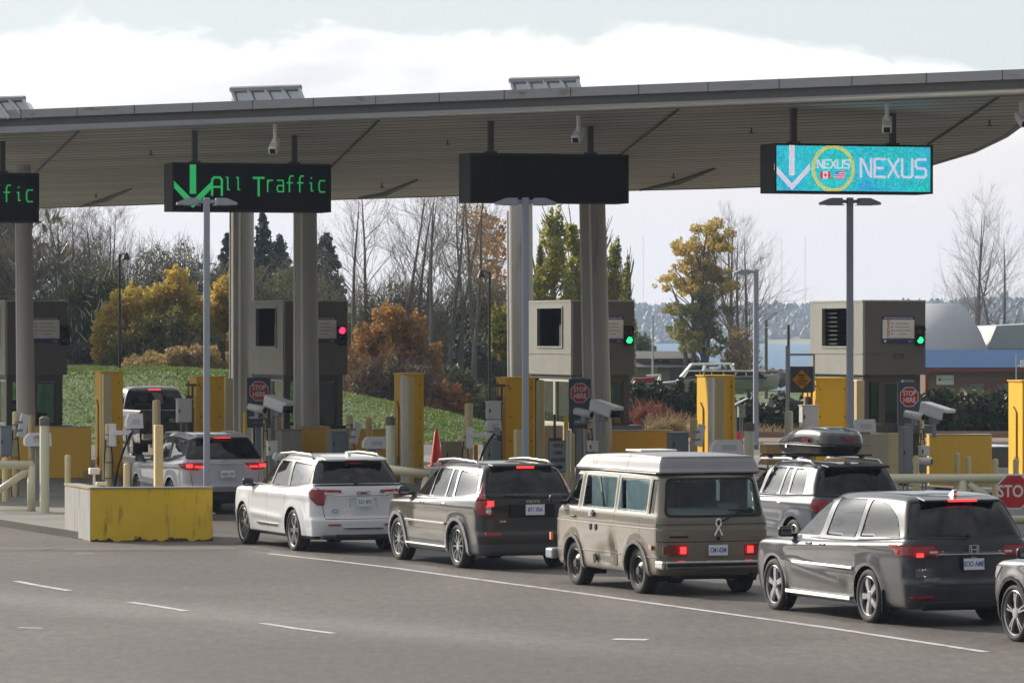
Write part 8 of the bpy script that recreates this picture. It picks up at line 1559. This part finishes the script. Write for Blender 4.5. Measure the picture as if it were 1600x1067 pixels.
bm = bmesh.new(); prism(bm, [(-.46*Lb, H), (-.42*Lb, H+.30), (.30*Lb, H+.27), (.36*Lb, H*1.05)], -.8, .8, 'XZ'); mesh_obj('cabin', bm, BLACK, rt); bm = bmesh.new(); bx(bm, (-.02*Lb, 0, H+.33), (.80*Lb, 1.75, .06), bev=.02); mesh_obj('cabin_roof', bm, mat('deck_grey', (.42, .42, .40), .5), rt)
bm = bmesh.new()
for q in (-.30, -.18, -.06, .06, .17, .27): bx(bm, (q*Lb, -.81, H+.15), (.05, .03, .3))
mesh_obj('window_post', bm, WHITE, rt)['kind'] = 'stuff'; bm = bmesh.new()
for a, b_ in (((-.52, .25), (-.38, 1.08)), ((-.38, 1.08), (.02, 1.10)), ((.02, 1.10), (.07, .6)), ((-.24, 1.08), (-.28, .3)), ((-.52, .35), (-.34, .4))): tube(bm, (a[0]*Lb, -.8, H+a[1]-.4), (b_[0]*Lb, -.8, H+b_[1]-.4), .05, n=6); tube(bm, (a[0]*Lb, .8, H+a[1]-.4), (b_[0]*Lb, .8, H+b_[1]-.4), .05, n=6)
for q in (-.34, -.2, .05): tube(bm, (q*Lb, -.8, H+.68), (q*Lb, .8, H+.68), .04, n=6)
mesh_obj('awning_frame', bm, WHITE, rt)
rt, Lb, H = boat(985, 1066, 600, 628, 222, mat('hull_grey', (.45, .47, .50), .5), 'small boat under a dark red tarpaulin right of the third booth'); bm = bmesh.new(); prism(bm, [(-.5*Lb, H), (-.45*Lb, H+.28), (-.05*Lb, H+.34), (.0, H+.05)], -.9, .9, 'XZ'); mesh_obj('tarpaulin', bm, mat('tarp_red', (.25, .015, .02), .7), rt); bm = bmesh.new(); tube(bm, (-.02*Lb, -.8, H), (.08*Lb, -.8, H+.45), .05, n=6); tube(bm, (.08*Lb, -.8, H+.45), (-.2*Lb, -.8, H+.42), .05, n=6); mesh_obj('windscreen_frame', bm, WHITE, rt)
rt, Lb, H = boat(1030, 1090, 618, 642, 214, mat('hull_pale', (.50, .52, .53), .5), 'small pale dinghy beside the red-covered boat'); bm = bmesh.new(); tube(bm, (0, -.5, 0), (.5*Lb, -.5, H+.9), .06, n=6); mesh_obj('trailer_bar', bm, mat('tarp_red'), rt)
# fence along the yard, utility poles, masts
D = 200; root = empty('yard_fence', (Xat(1050, D), D, terr(8, D)), 0, 'thin black picket fence behind the hedge below the boats', 'fence'); bm = bmesh.new(); Lf = Xat(1330, D)-Xat(1050, D); zt = Zat(641, D)-root.location.z; zb = Zat(668, D)-root.location.z
for i in range(int(Lf/.16)): bx(bm, (i*.16, 0, (zt+zb)/2-.3), (.02, .02, zt-zb+.6))
mesh_obj('pickets', bm, BLACK, root)['kind'] = 'stuff'; bm = bmesh.new(); bx(bm, (Lf/2, 0, zt), (Lf, .04, .05)); bx(bm, (Lf/2, 0, zt-.5), (Lf, .04, .04)); mesh_obj('rail', bm, BLACK, root)
for px, yt, D, r, m_, lb in ((1197, 500, 262, .09, BARK, 'brown wooden utility pole before the bay right of the small lamp post'), (1232, 507, 258, .08, DARKM, 'dark utility pole left of the diamond sign'), (1268, 522, 270, .035, mat('galvanised'), 'thin white pole beside the rightmost booth'), (1588, 553, 190, .025, mat('galvanised'), 'thin white mast before the blue roof'), (1020, 494, 250, .05, mat('galvanised'), 'white street light mast by the low house')):
    X = Xat(px, D); root = empty('utility_pole', (X, D, terr(X, D)), 0, lb, 'pole', 'poles by the bay'); h = Zat(yt, D)-root.location.z; bm = bmesh.new(); tube(bm, (0, 0, 0), (0, 0, h), r*1.2, r, 8); mesh_obj('pole', bm, m_, root); bm = bmesh.new()
    if r > .06: sweep(bm, [(0, 0, h-.5), (.5 if px < 1210 else -.9, 0, h-.15), (1.0 if px < 1210 else -1.6, 0, h-.2)], .03, 6); bx(bm, (1.05 if px < 1210 else -1.7, 0, h-.22), (.3, .12, .06))
    elif px == 1588: bx(bm, (.3, 0, h-.4), (.25, .04, .3)); tube(bm, (0, 0, h-.5), (.3, 0, h-.5), .02, n=6)
    else: bx(bm, (0, 0, h+.03), (.16, .12, .12), bev=.03)
    mesh_obj('fitting', bm, WHITE, root)
for px, yt, D, lb, arm_ in ((187, 397, 166, 'slim black lamp pole before the golden trees', .25), (765, 424, 160, 'slim black lamp pole with a lantern left of the middle lamp post', -.3)):
    X = Xat(px, D); root = empty('street_lamp', (X, D, terr(X, D)), 0, lb, 'street lamp', 'slim black lamp poles'); h = Zat(yt, D)-root.location.z; bm = bmesh.new(); tube(bm, (0, 0, 0), (0, 0, h), .055, .04, 8); mesh_obj('pole', bm, BLACK, root); bm = bmesh.new(); sweep(bm, [(0, 0, h-.1), (arm_*.5, 0, h+.02), (arm_, 0, h-.02)], .025, 6); tube(bm, (arm_*(1.0), 0, h+.05), (arm_, 0, h-.22), .05, .17, 10); mesh_obj('lantern', bm, BLACK, root)
for px, yt, lb in ((1005, 368, 'faint tall radio mast on the far shore, left of the golden bayside tree'), (1221, 372, 'faint radio mast on the far shore right of the small lamp post'), (1258, 370, 'faint radio mast on the far shore, rightmost of the three')):
    D = 2700; X = Xat(px, D); root = empty('radio_mast', (X, D, hillz(X, D)), 0, lb, 'radio mast', 'radio masts on the far shore'); h = Zat(yt, D)-root.location.z; bm = bmesh.new()
    for q in range(3): tube(bm, (.35*math.cos(q*2.09), .35*math.sin(q*2.09), 0), (.3*math.cos(q*2.09), .3*math.sin(q*2.09), h), .06, n=4)
    mesh_obj('mast', bm, mat('mast_metal', (.4, .3, .3), .6), root)
# unseen wood added beyond the left edge, darkening reflections in the car sides
cen, rad = [], []
for i in range(34):
    t = i/33; x = -34-150*t+rng.normal()*4; d = 214-60*t+rng.normal()*8; h = rng.uniform(13, 21); cen.append((x, d, h*.55)); rad.append((6.5, 6, h*.5))
lw = leaves('unseen_wood', cen, rad, 60000, .38, F_DK, None, .5, bot=0); tag(lw, 'tall dark wood added out of view at left to darken car-side reflections', 'wood', kind='stuff')
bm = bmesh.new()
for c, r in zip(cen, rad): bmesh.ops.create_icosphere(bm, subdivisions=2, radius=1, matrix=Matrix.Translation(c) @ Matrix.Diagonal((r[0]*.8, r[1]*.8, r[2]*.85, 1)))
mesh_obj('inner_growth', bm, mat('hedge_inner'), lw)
# ---------------------------------------------------------------- haze
hz = bpy.data.materials.new('haze'); hz.use_nodes = True; nt = hz.node_tree; nt.nodes.clear(); v = N(nt, 'ShaderNodeVolumePrincipled'); v.inputs['Color'].default_value = (.58, .72, .96, 1); v.inputs['Density'].default_value = HAZE_D; v.inputs['Anisotropy'].default_value = .3
o = N(nt, 'ShaderNodeOutputMaterial'); L(nt, v.outputs[0], o.inputs['Volume']); bm = bmesh.new(); bx(bm, (300, 1450, 33), (2200, 3100, 74)); hb = mesh_obj('haze', bm, hz); hb['kind'] = 'stuff'; hb['label'] = 'thin blue autumn haze over the bay'; hb['category'] = 'haze'
